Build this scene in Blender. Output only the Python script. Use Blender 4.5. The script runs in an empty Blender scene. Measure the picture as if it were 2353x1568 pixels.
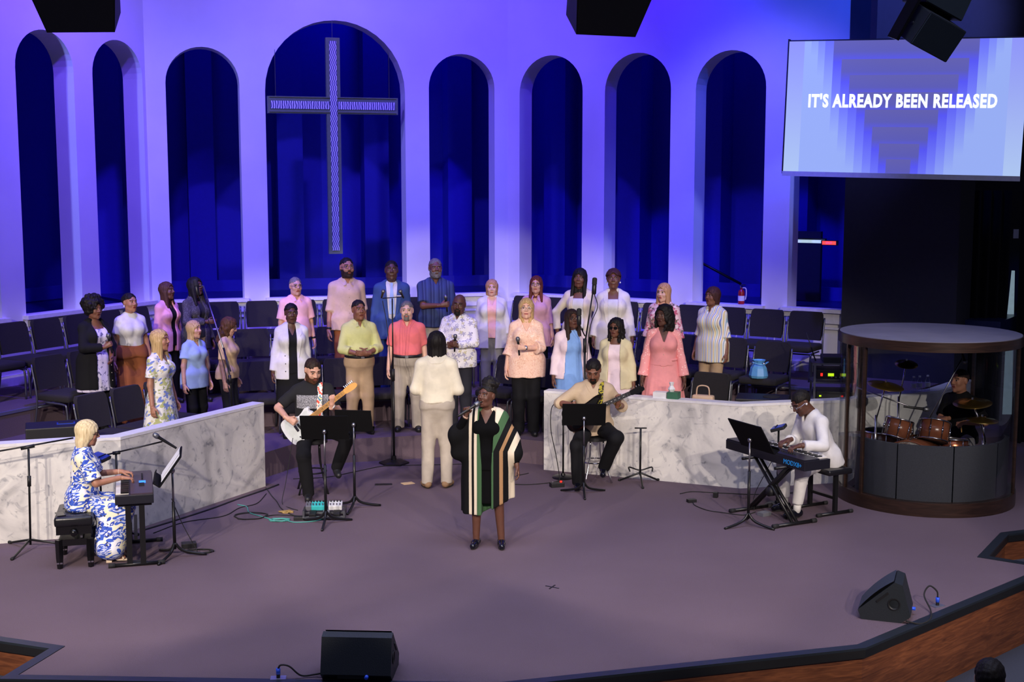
import bpy, bmesh, math, random
import numpy as np
from mathutils import Vector, Matrix, Euler

scene = bpy.context.scene
COL = scene.collection
PI = math.pi
random.seed(7)

# ------------------------------------------------------------------ camera
cam_data = bpy.data.cameras.new('camera')
cam_data.sensor_width = 36.0
cam_data.lens = 36.0 * 3000.0 / 2353.0
cam_data.clip_end = 200
cam = bpy.data.objects.new('camera', cam_data)
COL.objects.link(cam)
cam.location = (0, 0, 3.5)
cam.rotation_euler = (PI / 2 - math.atan(364 / 3000.0), 0, 0)
scene.camera = cam

# ------------------------------------------------------------------ world and exposure
world = bpy.data.worlds.new('world')
scene.world = world
world.use_nodes = True
world.node_tree.nodes['Background'].inputs[0].default_value = (0.50, 0.50, 0.85, 1)
world.node_tree.nodes['Background'].inputs[1].default_value = 0.09
vs = scene.view_settings
vs.view_transform = 'Standard'
vs.look = 'None'
vs.exposure = 0.1
vs.gamma = 1.0
vs.use_curve_mapping = False

# ------------------------------------------------------------------ stage lamps and added fills (all hang outside the picture)
def spot(loc, target, power, color, size_deg, blend=0.2, radius=0.08):
    l = bpy.data.lights.new('spot_lamp', 'SPOT')
    l.energy = power; l.color = color
    l.spot_size = math.radians(size_deg); l.spot_blend = blend
    l.shadow_soft_size = radius
    o = bpy.data.objects.new('spot_lamp', l)
    COL.objects.link(o)
    o.location = loc
    o.rotation_euler = (Vector(target) - Vector(loc)).to_track_quat('-Z', 'Y').to_euler()
    return o
def area(loc, target, power, color, sx, sy):
    l = bpy.data.lights.new('fill_lamp', 'AREA')
    l.energy = power; l.color = color; l.shape = 'RECTANGLE'; l.size = sx; l.size_y = sy
    o = bpy.data.objects.new('fill_lamp', l)
    COL.objects.link(o); o.location = loc
    o.rotation_euler = (Vector(target) - Vector(loc)).to_track_quat('-Z', 'Y').to_euler()
    return o
WARM = (1.0, 0.86, 0.76)
for x, tx, ty, pw, sz in ((-6.0, -4.4, 12.8, 3300, 28.5), (-3.0, -2.4, 13.8, 2350, 27), (1.0, 0.2, 13.8, 2350, 27),
                      (4.6, 2.6, 13.2, 2700, 28), (7.0, 1.2, 15.0, 2300, 24.5), (-7.0, -2.0, 15.0, 2300, 24.5)):
    spot((x, 0.2, 6.6), (tx, ty, 0.30), pw, WARM, sz, 0.18 if sz < 25 else 0.3, 0.09)
# violet and blue washes on the three wall faces
for x, y, z, t, pw, c, sz in (
        (-3.8, 15.4, 9.0, (-3.8, 19.6, 3.2), 2150, (0.185, 0.130, 1.0), 80),
        (-1.2, 16.0, 9.0, (-1.4, 20.2, 3.2), 2150, (0.185, 0.130, 1.0), 80),
        (-3.8, 14.2, 8.6, (-6.3, 16.4, 3.0), 2150, (0.125, 0.050, 1.0), 84),
        (0.6, 15.6, 8.8, (1.2, 19.8, 4.2), 1250, (0.045, 0.004, 1.0), 72),
        (1.9, 14.6, 8.2, (3.4, 18.4, 2.4), 1550, (0.13, 0.11, 1.0), 52),
        (-8.2, 11.2, 7.2, (-4.6, 18.6, 3.2), 1500, (0.24, 0.28, 1.0), 40),
        (7.6, 13.6, 7.2, (1.6, 19.4, 3.0), 1100, (0.20, 0.24, 1.0), 38),
        (3.6, 14.0, 8.4, (4.3, 17.8, 5.4), 800, (0.0, 0.06, 1.0), 56)):
    spot((x, y, z), t, pw, c, sz, 0.7, 0.15)
# unseen blue spots added in the passage to brighten its far wall
for x, y, pw in ((-6.9, 18.6, 40), (-4.9, 20.6, 120), (-2.2, 21.7, 260), (-0.8, 22.1, 80), (1.6, 21.6, 40), (3.4, 20.5, 120), (5.0, 19.4, 110)):
    spot((x, y, 8.2), (x * 1.0, y + .5, 1.7), pw, (0.004, 0.006, 1.0), 120, 0.8, 0.2)
# unseen fill panel added above the stage to lift the ambient light
ha = area((0, 10.5, 9.6), (0, 11.5, 0), 420, (0.62, 0.66, 1.0), 13, 6)
ha.data.spread = math.radians(95)

# ------------------------------------------------------------------ materials
MATS = {}
def _new(name):
    m = bpy.data.materials.new(name); m.use_nodes = True
    nt = m.node_tree; b = nt.nodes['Principled BSDF']
    return m, nt, b
def lin(c):
    return tuple(((v / 255) / 12.92 if v / 255 <= 0.04045 else (((v / 255) + 0.055) / 1.055) ** 2.4) for v in c) + (1,)
def node(nt, t, **kw):
    n = nt.nodes.new(t)
    for k, v in kw.items(): setattr(n, k, v)
    return n
def mat(name, rgb, rough=0.6, metal=0.0, var=0.06, scale=18.0, bump=0.0, emit=0.0, spec=0.5, sheen=0.0, stretch=(1, 1, 1)):
    """plain surface with a little procedural colour variation"""
    if name in MATS: return MATS[name]
    m, nt, b = _new(name)
    col = lin(rgb)
    tc = node(nt, 'ShaderNodeTexCoord'); mp = node(nt, 'ShaderNodeMapping'); mp.inputs['Scale'].default_value = stretch
    nz = node(nt, 'ShaderNodeTexNoise'); nz.inputs['Scale'].default_value = scale; nz.inputs['Detail'].default_value = 3
    nt.links.new(tc.outputs['Object'], mp.inputs['Vector']); nt.links.new(mp.outputs[0], nz.inputs['Vector'])
    rp = node(nt, 'ShaderNodeValToRGB')
    rp.color_ramp.elements[0].position = 0.3; rp.color_ramp.elements[1].position = 0.7
    rp.color_ramp.elements[0].color = tuple(max(0, c * (1 - var)) for c in col[:3]) + (1,)
    rp.color_ramp.elements[1].color = tuple(min(1, c * (1 + var)) for c in col[:3]) + (1,)
    nt.links.new(nz.outputs['Fac'], rp.inputs[0]); nt.links.new(rp.outputs[0], b.inputs['Base Color'])
    b.inputs['Roughness'].default_value = rough; b.inputs['Metallic'].default_value = metal
    b.inputs['Specular IOR Level'].default_value = spec
    if sheen: b.inputs['Sheen Weight'].default_value = sheen
    if bump:
        bp = node(nt, 'ShaderNodeBump'); bp.inputs['Strength'].default_value = bump; bp.inputs['Distance'].default_value = 0.01
        nt.links.new(nz.outputs['Fac'], bp.inputs['Height']); nt.links.new(bp.outputs[0], b.inputs['Normal'])
    if emit:
        nt.links.new(rp.outputs[0], b.inputs['Emission Color']); b.inputs['Emission Strength'].default_value = emit
    MATS[name] = m
    return m
def ramp(nt, fac, stops, interp='LINEAR'):
    r = node(nt, 'ShaderNodeValToRGB'); cr = r.color_ramp; cr.interpolation = interp
    while len(cr.elements) < len(stops): cr.elements.new(0.5)
    for e, (p, c) in zip(cr.elements, stops): e.position = p; e.color = lin(c)
    nt.links.new(fac, r.inputs[0]); return r.outputs[0]
def mixc(nt, fac, a, b):
    m = node(nt, 'ShaderNodeMix', data_type='RGBA')
    for s, v in ((0, fac), (6, a), (7, b)):
        if hasattr(v, 'links'): nt.links.new(v, m.inputs[s])
        else: m.inputs[s].default_value = v
    return m.outputs[2]
def coords(nt, scale=(1, 1, 1), rot=(0, 0, 0)):
    tc = node(nt, 'ShaderNodeTexCoord'); mp = node(nt, 'ShaderNodeMapping')
    mp.inputs['Scale'].default_value = scale; mp.inputs['Rotation'].default_value = rot
    nt.links.new(tc.outputs['Object'], mp.inputs['Vector']); return mp.outputs[0]
def noise(nt, vec, scale, detail=3, dist=0.0):
    n = node(nt, 'ShaderNodeTexNoise'); n.inputs['Scale'].default_value = scale; n.inputs['Detail'].default_value = detail
    n.inputs['Distortion'].default_value = dist
    nt.links.new(vec, n.inputs['Vector']); return n.outputs['Fac']
def bumpn(nt, b, h, strength, dist=0.01):
    bp = node(nt, 'ShaderNodeBump'); bp.inputs['Strength'].default_value = strength; bp.inputs['Distance'].default_value = dist
    nt.links.new(h, bp.inputs['Height']); nt.links.new(bp.outputs[0], b.inputs['Normal'])

def m_carpet():
    m, nt, b = _new('carpet'); v = coords(nt)
    big = noise(nt, v, 0.7, 4); fine = noise(nt, v, 220, 2)
    c = mixc(nt, 0.35, ramp(nt, big, [(0.3, (99, 84, 92)), (0.7, (111, 95, 104))]), ramp(nt, fine, [(0.3, (84, 70, 77)), (0.7, (124, 107, 116))]))
    nt.links.new(c, b.inputs['Base Color']); b.inputs['Roughness'].default_value = 0.95; b.inputs['Specular IOR Level'].default_value = 0.1
    bumpn(nt, b, fine, 0.5, 0.004); return m
def m_marble():
    m, nt, b = _new('marble'); v = coords(nt, (1, 1, 1), (0.3, 0.5, 0.2))
    a = noise(nt, v, 1.5, 6, 1.8); d = noise(nt, v, 5.5, 6, 2.4); e = noise(nt, v, 14, 4, 1.0)
    c1 = ramp(nt, a, [(0.34, (132, 132, 138)), (0.45, (216, 214, 212)), (0.56, (242, 240, 234)), (0.70, (176, 176, 182))])
    c2 = ramp(nt, d, [(0.30, (140, 142, 148)), (0.42, (234, 231, 226)), (0.8, (242, 239, 232))])
    c3 = ramp(nt, e, [(0.27, (90, 92, 98)), (0.33, (238, 236, 230)), (1, (240, 238, 232))])
    mm = node(nt, 'ShaderNodeMix', data_type='RGBA', blend_type='MULTIPLY'); mm.inputs[0].default_value = 0.5
    nt.links.new(mixc(nt, 0.5, c1, c2), mm.inputs[6]); nt.links.new(c3, mm.inputs[7])
    nt.links.new(mm.outputs[2], b.inputs['Base Color']); b.inputs['Roughness'].default_value = 0.35; return m
def m_wood(name, c0, c1, axis=(1, 1, 14), rough=0.45):
    m, nt, b = _new(name); v = coords(nt, axis)
    n = noise(nt, v, 3.0, 6, 1.2)
    nt.links.new(ramp(nt, n, [(0.25, c0), (0.5, tuple((a + q) // 2 for a, q in zip(c0, c1))), (0.75, c1)]), b.inputs['Base Color'])
    b.inputs['Roughness'].default_value = rough; bumpn(nt, b, n, 0.15, 0.004); return m
def m_glass(name, tint=(0.93, 0.95, 1.0), ior=1.45, rough=0.01):
    m, nt, b = _new(name); nt.nodes.remove(b); out = nt.nodes['Material Output']
    tr = node(nt, 'ShaderNodeBsdfTransparent'); tr.inputs[0].default_value = (*tint, 1)
    gl = node(nt, 'ShaderNodeBsdfGlossy'); gl.inputs['Roughness'].default_value = rough
    fr = node(nt, 'ShaderNodeFresnel'); fr.inputs[0].default_value = ior
    mx = node(nt, 'ShaderNodeMixShader')
    fm = node(nt, 'ShaderNodeMath', operation='MULTIPLY'); nt.links.new(fr.outputs[0], fm.inputs[0]); fm.inputs[1].default_value = 0.4
    nt.links.new(fm.outputs[0], mx.inputs[0]); nt.links.new(tr.outputs[0], mx.inputs[1]); nt.links.new(gl.outputs[0], mx.inputs[2])
    nt.links.new(mx.outputs[0], out.inputs[0]); return m
def m_plaster():
    m, nt, b = _new('plaster'); v = coords(nt)
    n = noise(nt, v, 60, 3)
    nt.links.new(ramp(nt, noise(nt, v, 1.3, 3), [(0.3, (222, 220, 222)), (0.7, (232, 230, 230))]), b.inputs['Base Color'])
    b.inputs['Roughness'].default_value = 0.85; bumpn(nt, b, n, 0.12, 0.004); return m
MATS['carpet'] = m_carpet(); MATS['marble'] = m_marble(); MATS['plaster'] = m_plaster()
MATS['wood'] = m_wood('wood', (84, 46, 28), (146, 88, 54), (1.2, 1.2, 12))
MATS['rimwood'] = m_wood('rimwood', (36, 25, 20), (62, 43, 35), (1, 1, 9), 0.3)
MATS['acrylic'] = m_glass('acrylic', (0.95, 0.96, 0.97), 1.22)
MATS['paneglass'] = m_glass('paneglass', (0.95, 0.97, 0.97), 1.45)
mat('black', (22, 22, 24), 0.5); mat('black_gloss', (14, 14, 16), 0.22); mat('blackmetal', (26, 26, 28), 0.35, 0.3)
mat('chrome', (205, 205, 210), 0.18, 1.0); mat('steel', (150, 150, 155), 0.35, 1.0); mat('white', (232, 232, 232), 0.6)
mat('trim_paint', (226, 224, 226), 0.6); mat('nosing', (34, 40, 48), 0.4); mat('rubber', (28, 28, 29), 0.8)

# ------------------------------------------------------------------ mesh builder and object helpers
class MB:
    """collects shapes; build() links them as one mesh object"""
    def __init__(s): s.v = []; s.f = []; s.mi = []; s.cur = 0
    def _add(s, vs, fs):
        o = len(s.v); s.v += [tuple(v) for v in vs]; s.f += [tuple(i + o for i in f) for f in fs]; s.mi += [s.cur] * len(fs); return s
    def box(s, c, size, rz=0.0, M=None, bev=0.0):
        x, y, z = (q / 2 for q in size)
        if bev:
            bm = bmesh.new(); bmesh.ops.create_cube(bm, size=1.0)
            for v in bm.verts: v.co = Vector((v.co.x * size[0], v.co.y * size[1], v.co.z * size[2]))
            bmesh.ops.bevel(bm, geom=bm.edges[:], offset=bev, segments=2, profile=0.6, affect='EDGES')
            bm.verts.index_update(); vs = [v.co.copy() for v in bm.verts]; fs = [[v.index for v in f.verts] for f in bm.faces]; bm.free()
        else:
            vs = [Vector((a * x, b * y, d * z)) for a in (-1, 1) for b in (-1, 1) for d in (-1, 1)]
            fs = [(0, 1, 3, 2), (4, 6, 7, 5), (0, 4, 5, 1), (2, 3, 7, 6), (0, 2, 6, 4), (1, 5, 7, 3)]
        R = M if M is not None else Matrix.Rotation(rz, 3, 'Z')
        return s._add([R @ v + Vector(c) for v in vs], fs)
    def tube(s, pts, r, n=8, closed=False, cap=True):
        pts = [Vector(p) for p in pts]; rs = r if isinstance(r, (list, tuple)) else [r] * len(pts)
        vs = []; k = len(pts); up = Vector((0.123, 0.2, 0.97)).normalized(); prevu = None
        for i, p in enumerate(pts):
            if closed: d = pts[(i + 1) % k] - pts[i - 1]
            else: d = pts[min(i + 1, k - 1)] - pts[max(i - 1, 0)]
            d = d.normalized() if d.length > 1e-9 else Vector((0, 0, 1))
            if prevu is None:
                ref = up if abs(d.dot(up)) < 0.95 else Vector((1, 0, 0)); u = d.cross(ref).normalized()
            else:
                u = (prevu - d * prevu.dot(d)); u = u.normalized() if u.length > 1e-6 else d.cross(up).normalized()
            prevu = u; w = d.cross(u)
            for j in range(n):
                a = 2 * PI * j / n; vs.append(p + (u * math.cos(a) + w * math.sin(a)) * rs[i])
        fs = []
        for i in range(k if closed else k - 1):
            for j in range(n):
                a = i * n + j; b = i * n + (j + 1) % n; i2 = (i + 1) % k
                fs.append((a, b, i2 * n + (j + 1) % n, i2 * n + j))
        if cap and not closed: fs += [tuple(range(n))[::-1], tuple((k - 1) * n + j for j in range(n))]
        return s._add(vs, fs)
    def cyl(s, p0, p1, r0, r1=None, n=16): return s.tube([p0, p1], [r0, r0 if r1 is None else r1], n)
    def lathe(s, prof, n=24, c=(0, 0, 0), M=None):
        vs = []; fs = []
        for r, z in prof:
            for j in range(n):
                a = 2 * PI * j / n; v = Vector((r * math.cos(a), r * math.sin(a), z)); vs.append((M @ v if M else v) + Vector(c))
        for i in range(len(prof) - 1):
            for j in range(n): fs.append((i * n + j, i * n + (j + 1) % n, (i + 1) * n + (j + 1) % n, (i + 1) * n + j))
        if prof[0][0] > 1e-5: fs.append(tuple(range(n))[::-1])
        if prof[-1][0] > 1e-5: fs.append(tuple((len(prof) - 1) * n + j for j in range(n)))
        return s._add(vs, fs)
    def prism(s, poly, z0, z1):
        n = len(poly); vs = [(x, y, z0) for x, y in poly] + [(x, y, z1) for x, y in poly]
        fs = [tuple(range(n))[::-1], tuple(range(n, 2 * n))] + [(i, (i + 1) % n, n + (i + 1) % n, n + i) for i in range(n)]
        return s._add(vs, fs)
    def extrude(s, poly, O, X, Y, N, t):
        """polygon in the X,Y plane at O given thickness t along N"""
        O, X, Y, N = Vector(O), Vector(X), Vector(Y), Vector(N); n = len(poly)
        vs = [O + X * a + Y * b for a, b in poly] + [O + X * a + Y * b + N * t for a, b in poly]
        fs = [tuple(range(n)), tuple(range(n, 2 * n))[::-1]] + [(i, n + i, n + (i + 1) % n, (i + 1) % n) for i in range(n)]
        return s._add(vs, fs)
    def sphere(s, c, r, n=12, m=8):
        rr = r if isinstance(r, (tuple, list)) else (r, r, r); vs = []; fs = []
        for i in range(m + 1):
            t = PI * i / m
            for j in range(n):
                a = 2 * PI * j / n
                vs.append((c[0] + rr[0] * math.sin(t) * math.cos(a), c[1] + rr[1] * math.sin(t) * math.sin(a), c[2] + rr[2] * math.cos(t)))
        for i in range(m):
            for j in range(n): fs.append((i * n + j, (i + 1) * n + j, (i + 1) * n + (j + 1) % n, i * n + (j + 1) % n))
        return s._add(vs, fs)
    def grid(s, rows):
        k = len(rows[0]); vs = [p for r in rows for p in r]
        return s._add(vs, [(i * k + j, i * k + j + 1, (i + 1) * k + j + 1, (i + 1) * k + j) for i in range(len(rows) - 1) for j in range(k - 1)])
    def mesh(s, name, ms):
        me = bpy.data.meshes.new(name); me.from_pydata(s.v, [], s.f)
        for m in ms: me.materials.append(m)
        if len(ms) > 1: me.polygons.foreach_set('material_index', s.mi)
        bm = bmesh.new(); bm.from_mesh(me); bmesh.ops.recalc_face_normals(bm, faces=bm.faces[:]); bm.to_mesh(me); bm.free()
        return me
    def build(s, name, m, parent=None, smooth=False, loc=None, rot=None, kind=None):
        ms = [MATS[q] if isinstance(q, str) else q for q in (m if isinstance(m, (list, tuple)) else [m])]
        return link(name, s.mesh(name, ms), parent, smooth, loc, rot, kind)
def link(name, me, parent=None, smooth=False, loc=None, rot=None, kind=None):
    o = bpy.data.objects.new(name, me); COL.objects.link(o)
    if smooth:
        me.polygons.foreach_set('use_smooth', [True] * len(me.polygons))
        if smooth == 'auto': me.set_sharp_from_angle(angle=math.radians(40))
    if parent: o.parent = parent
    if loc is not None: o.location = loc
    if rot is not None: o.rotation_euler = rot
    if kind: o['kind'] = kind
    return o
def tag(o, label, cat, group=None):
    o['label'] = label; o['category'] = cat
    if group: o['group'] = group
    return o
def thing(name, label, cat, loc=(0, 0, 0), rz=0.0, group=None):
    o = bpy.data.objects.new(name, None); COL.objects.link(o); o.empty_display_size = 0.1
    o.location = loc; o.rotation_euler = (0, 0, rz)
    return tag(o, label, cat, group)
def dup(root, loc, rz, label=None):
    r = root.copy(); COL.objects.link(r); r.location = loc; r.rotation_euler = (0, 0, rz)
    if label: r['label'] = label
    for ch in list(root.children):
        c = ch.copy(); COL.objects.link(c); c.parent = r
        for g in list(ch.children):
            d = g.copy(); COL.objects.link(d); d.parent = c
    return r
def curve_pts(pts, n=8):
    """Catmull-Rom through points"""
    P = [Vector(p) for p in pts]; P = [P[0] * 2 - P[1]] + P + [P[-1] * 2 - P[-2]]; out = []
    for i in range(1, len(P) - 2):
        for k in range(n):
            t = k / n; a, b, c, d = P[i - 1:i + 3]
            out.append(0.5 * ((2 * b) + (c - a) * t + (2 * a - 5 * b + 4 * c - d) * t * t + (3 * b - a - 3 * c + d) * t ** 3))
    return out + [P[-2]]
# ================================================================== the setting
CL = Vector((-5.28, 19.11)); CR = Vector((-0.06, 20.60)); SEC = 5.43
ANG_C = math.atan2(CR.y - CL.y, CR.x - CL.x); TURN = math.radians(48.6)
def dirv(a): return Vector((math.cos(a), math.sin(a)))
DC, DR, DL = dirv(ANG_C), dirv(ANG_C - TURN), dirv(ANG_C + TURN)
LL = CL - DL * SEC; RR = CR + DR * SEC
def nrm(d): return Vector((d.y, -d.x))
SECT = {'C': (CL, DC, nrm(DC), ANG_C), 'R': (CR, DR, nrm(DR), ANG_C - TURN), 'L': (LL, DL, nrm(DL), ANG_C + TURN)}
def wp(sec, u, D):
    o, d, n, a = SECT[sec]; q = o + d * u + n * D; return q.x, q.y
def struct(o): o['kind'] = 'structure'; return o

# stage outline with the two stair openings cut into its front edge
STAGE = [(-12, 14.6), (-5.75, 9.85), (-5.0, 10.08), (-3.95, 9.71), (-3.46, 9.53), (-3.60, 8.93), (-0.10, 8.78), (2.66, 9.55), (4.95, 11.61), (4.45, 11.96), (4.95, 12.76), (6.0, 13.17),
         (6.35, 12.87), (12, 17.9), (12, 24), (-12, 24)]
b = MB().prism(STAGE, -0.06, 0.0); floor = struct(b.build('floor', 'carpet'))
def edge_band(poly, i0, i1, off, z0, z1, th):
    """strip following the outline between vertices i0..i1; outline runs counter-clockwise so outside is to the right"""
    P = [Vector(p) for p in poly[i0:i1 + 1]]
    def offs(k, d):
        ns = []
        if k > 0: e = (P[k] - P[k - 1]).normalized(); ns.append(Vector((e.y, -e.x)))
        if k < len(P) - 1: e = (P[k + 1] - P[k]).normalized(); ns.append(Vector((e.y, -e.x)))
        m = sum(ns, Vector((0, 0))).normalized(); return P[k] + m * (d / max(0.4, m.dot(ns[0])))
    outer = [offs(k, off + th) for k in range(len(P))]; inner = [offs(k, off) for k in range(len(P))]
    mb = MB()
    for k in range(len(P) - 1):
        q = [inner[k], outer[k], outer[k + 1], inner[k + 1]]
        mb.prism([tuple(v) for v in q], z0, z1)
    return mb
t = edge_band(STAGE, 0, 13, -0.055, -0.012, 0.006, 0.085).build('trim_1', 'nosing'); struct(t)
t = edge_band(STAGE, 0, 13, 0.0, -0.075, -0.012, 0.03).build('trim_2', 'black'); struct(t)
fascia = struct(edge_band(STAGE, 0, 13, -0.02, -0.62, -0.06, 0.02).build('wall_front', 'wood'))
mat('aisle_carpet', (62, 66, 78), 0.95, var=0.12, scale=90)
struct(MB().prism([(-14, -3), (14, -3), (14, 19), (-14, 19)], -0.72, -0.60).build('floor', 'aisle_carpet'))
for poly, nm in (([(4.47, 11.97), (4.96, 12.74), (6.1, 13.2), (5.6, 12.1), (5.0, 11.6)], 'stair_tread'), ([(-3.48, 9.5), (-3.95, 9.68), (-5.0, 10.05), (-5.1, 9.4), (-3.64, 8.95)], 'stair_tread')):
    MB().prism(poly, -0.6, -0.27).build(nm, 'aisle_carpet', floor)

# tiers of the choir loft
def offset_poly(D, uL, uR):
    """front line of a tier: parallel to the three wall faces at distance D"""
    def inter(s1, s2):
        o1, d1, n1, _ = SECT[s1]; o2, d2, n2, _ = SECT[s2]; a = o1 + n1 * D; c = o2 + n2 * D
        den = d1.x * d2.y - d1.y * d2.x; k = ((c.x - a.x) * d2.y - (c.y - a.y) * d2.x) / den
        q = a + d1 * k; return (q.x, q.y)
    return [wp('L', uL, D), inter('L', 'C'), inter('C', 'R'), wp('R', uR, D)]
BACK = [wp('R', 7.2, -3.2), wp('R', 0, -3.2), wp('C', 0, -3.2), wp('L', -1.5, -3.2)]
T1 = [(-8.9, 11.45), (-5.05, 12.72), (-4.06, 13.04)] + offset_poly(3.75, -1.5, 2.7)[1:3] + [(1.5, 15.42), (2.62, 14.92), (3.9, 15.22), (5.05, 15.9), (6.2, 16.3)]
T2 = offset_poly(2.6, -1.5, 6.6); T3 = offset_poly(1.45, -1.5, 6.6)
for k, P in enumerate((T1, T2, T3)):
    struct(MB().prism(P + BACK, 0.3 * k - (0.0 if k else 0.0), 0.3 * (k + 1)).build('floor', 'carpet'))
mat('edge_strip', (96, 96, 120), 0.35)
for k, P in enumerate((T2, T3)):
    mb = MB()
    for a, c in zip(P[:-1], P[1:]):
        a = Vector(a); c = Vector(c); e = (c - a).normalized(); n = Vector((e.y, -e.x))
        mb.prism([tuple(a - n * 0.03), tuple(a + n * 0.012), tuple(c + n * 0.012), tuple(c - n * 0.03)], 0.3 * (k + 2) - 0.03, 0.3 * (k + 2) + 0.004)
    struct(mb.build('trim_%d' % (k + 3), 'edge_strip'))

# wall faces pierced by arches
SILL = 1.76; TOPW = 9.0; WT = 0.36; NA = 20
def arch_wall(name, sec, u0, u1, arches):
    o, d, n, a = SECT[sec]
    mb = MB()
    def P(u, z, back): q = o + d * u - n * (WT if back else 0); return (q.x, q.y, z)
    cuts = sorted(arches); prev = u0
    def quad2(pts): mb._add([P(u, z, False) for u, z in pts] + [P(u, z, True) for u, z in pts], [tuple(range(len(pts))), tuple(range(len(pts), 2 * len(pts)))[::-1]])
    for (a0, a1, top) in cuts:
        quad2([(prev, 0), (a0, 0), (a0, TOPW), (prev, TOPW)])
        r = (a1 - a0) / 2; cx = (a0 + a1) / 2; zc = top - r
        arc = [(cx - r * math.cos(PI * k / NA), zc + r * math.sin(PI * k / NA)) for k in range(NA + 1)]
        quad2([(a0, 0), (a1, 0), (a1, SILL), (a0, SILL)])
        for k in range(NA):
            quad2([arc[k], arc[k + 1], (arc[k + 1][0], TOPW), (arc[k][0], TOPW)])
        loop = [(a0, SILL)] + arc + [(a1, SILL)]
        for k in range(len(loop)):
            p, q = loop[k], loop[(k + 1) % len(loop)]
            mb._add([P(*p, False), P(*q, False), P(*q, True), P(*p, True)], [(0, 1, 2, 3)])
        prev = a1
    quad2([(prev, 0), (u1, 0), (u1, TOPW), (prev, TOPW)])
    w = struct(mb.build(name, 'plaster'))
    # sill board, apron, baseboard and panel frames under each opening
    for k, (a0, a1, top) in enumerate(cuts):
        s = MB()
        ang = SECT[sec][3]
        q = o + d * ((a0 + a1) / 2) + n * 0.02; s.box((q.x, q.y, SILL + 0.0), (a1 - a0 + 0.12, 0.16, 0.05), ang)
        q = o + d * ((a0 + a1) / 2) + n * 0.02; s.box((q.x, q.y, SILL - 0.10), (a1 - a0 + 0.06, 0.06, 0.15), ang)
        q = o + d * ((a0 + a1) / 2) + n * 0.015; s.box((q.x, q.y, SILL - 0.24), (a1 - a0, 0.04, 0.03), ang)
        s.build('window_sill', 'trim_paint', w)
    bmb = MB(); q = o + d * ((u0 + u1) / 2) + n * 0.015; bmb.box((q.x, q.y, 0.97), (u1 - u0, 0.03, 0.14), SECT[sec][3])
    struct(bmb.build('baseboard_' + {'C': 'back', 'R': 'right', 'L': 'left'}[sec], 'trim_paint'))
    return w
arch_wall('wall_back', 'C', 0, SEC, [(0.28, 1.33, 5.46), (1.70, 3.80, 5.90), (4.17, 5.21, 5.46)])
arch_wall('wall_right', 'R', 0, 6.2, [(0.21, 1.33, 5.42), (1.71, 2.79, 5.38), (3.18, 4.24, 5.34), (4.62, 5.42, 5.34)])
arch_wall('wall_left', 'L', -1.6, SEC, [(-0.2, 0.85, 5.46), (1.55, 2.60, 5.46), (3.00, 4.02, 5.48), (4.37, 5.37, 5.48)])

# passage behind the arches: raised floor, far wall with piers
mat('passage_bluelit', (30, 30, 150), 0.7, var=0.05); mat('passage_floor', (30, 40, 90), 0.3)  # blue of the wash light is put into the far wall's base colour
pb = [wp('L', -1.6, -0.36), wp('L', SEC + 0.16, -0.36), wp('C', -0.0, -0.38), wp('C', SEC, -0.36), wp('R', 0.0, -0.36), wp('R', 7.0, -0.36), wp('R', 7.0, -3.2), wp('R', 1.2, -3.0), wp('C', SEC - 1.0, -2.6), wp('C', 1.0, -2.6), wp('L', SEC - 1, -3.0), wp('L', -1.6, -3.0)]
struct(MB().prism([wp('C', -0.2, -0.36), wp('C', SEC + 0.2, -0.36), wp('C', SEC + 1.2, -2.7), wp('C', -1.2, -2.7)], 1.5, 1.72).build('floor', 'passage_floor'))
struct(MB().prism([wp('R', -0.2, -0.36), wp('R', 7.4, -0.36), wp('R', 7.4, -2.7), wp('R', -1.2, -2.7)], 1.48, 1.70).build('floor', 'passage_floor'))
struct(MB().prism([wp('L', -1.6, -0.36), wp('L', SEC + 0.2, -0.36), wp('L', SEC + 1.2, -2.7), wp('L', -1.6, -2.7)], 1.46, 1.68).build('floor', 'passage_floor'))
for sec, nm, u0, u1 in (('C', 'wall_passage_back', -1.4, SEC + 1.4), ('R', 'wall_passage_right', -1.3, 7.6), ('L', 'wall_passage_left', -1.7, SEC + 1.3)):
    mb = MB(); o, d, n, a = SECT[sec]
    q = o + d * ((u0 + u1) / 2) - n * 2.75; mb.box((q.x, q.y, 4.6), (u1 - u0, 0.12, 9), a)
    w = struct(mb.build(nm, 'passage_bluelit'))
    for k in range(int((u1 - u0) / 1.45)):
        u = u0 + 0.8 + 1.45 * k; q = o + d * u - n * 2.5
        MB().box((q.x, q.y, 4.6), (0.42, 0.5, 9), a).build('pier', 'passage_bluelit', w)
    # low dado rail and skirting seen at the foot of the far wall
    q = o + d * ((u0 + u1) / 2) - n * 2.2
    MB().box((q.x, q.y, 1.80), (u1 - u0, 0.05, 0.20), a).build('skirting', 'passage_bluelit', w)

# dark side of the hall beside the drum booth
mat('dark_paint', (50, 50, 60), 0.9); mat('curtain', (14, 14, 18), 0.95, stretch=(14, 14, 0.3), var=0.4, scale=2.0)
struct(MB().prism([wp('R', 5.44, -0.6), wp('R', 5.44, 0.13), wp('R', 6.95, 0.13), wp('R', 6.95, -0.6)], 0.0, 9.0).build('wall_side', 'dark_paint'))
struct(MB().prism([(5.2, 18.5), (12, 18.5), (12, 18.7), (5.2, 18.7)], 0.0, 9.0).build('wall_side', 'dark_paint'))
struct(MB().prism([(-12, 12), (-12, 25), (12, 25), (12, 12)], 9.0, 9.1).build('ceiling', 'dark_paint'))
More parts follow.
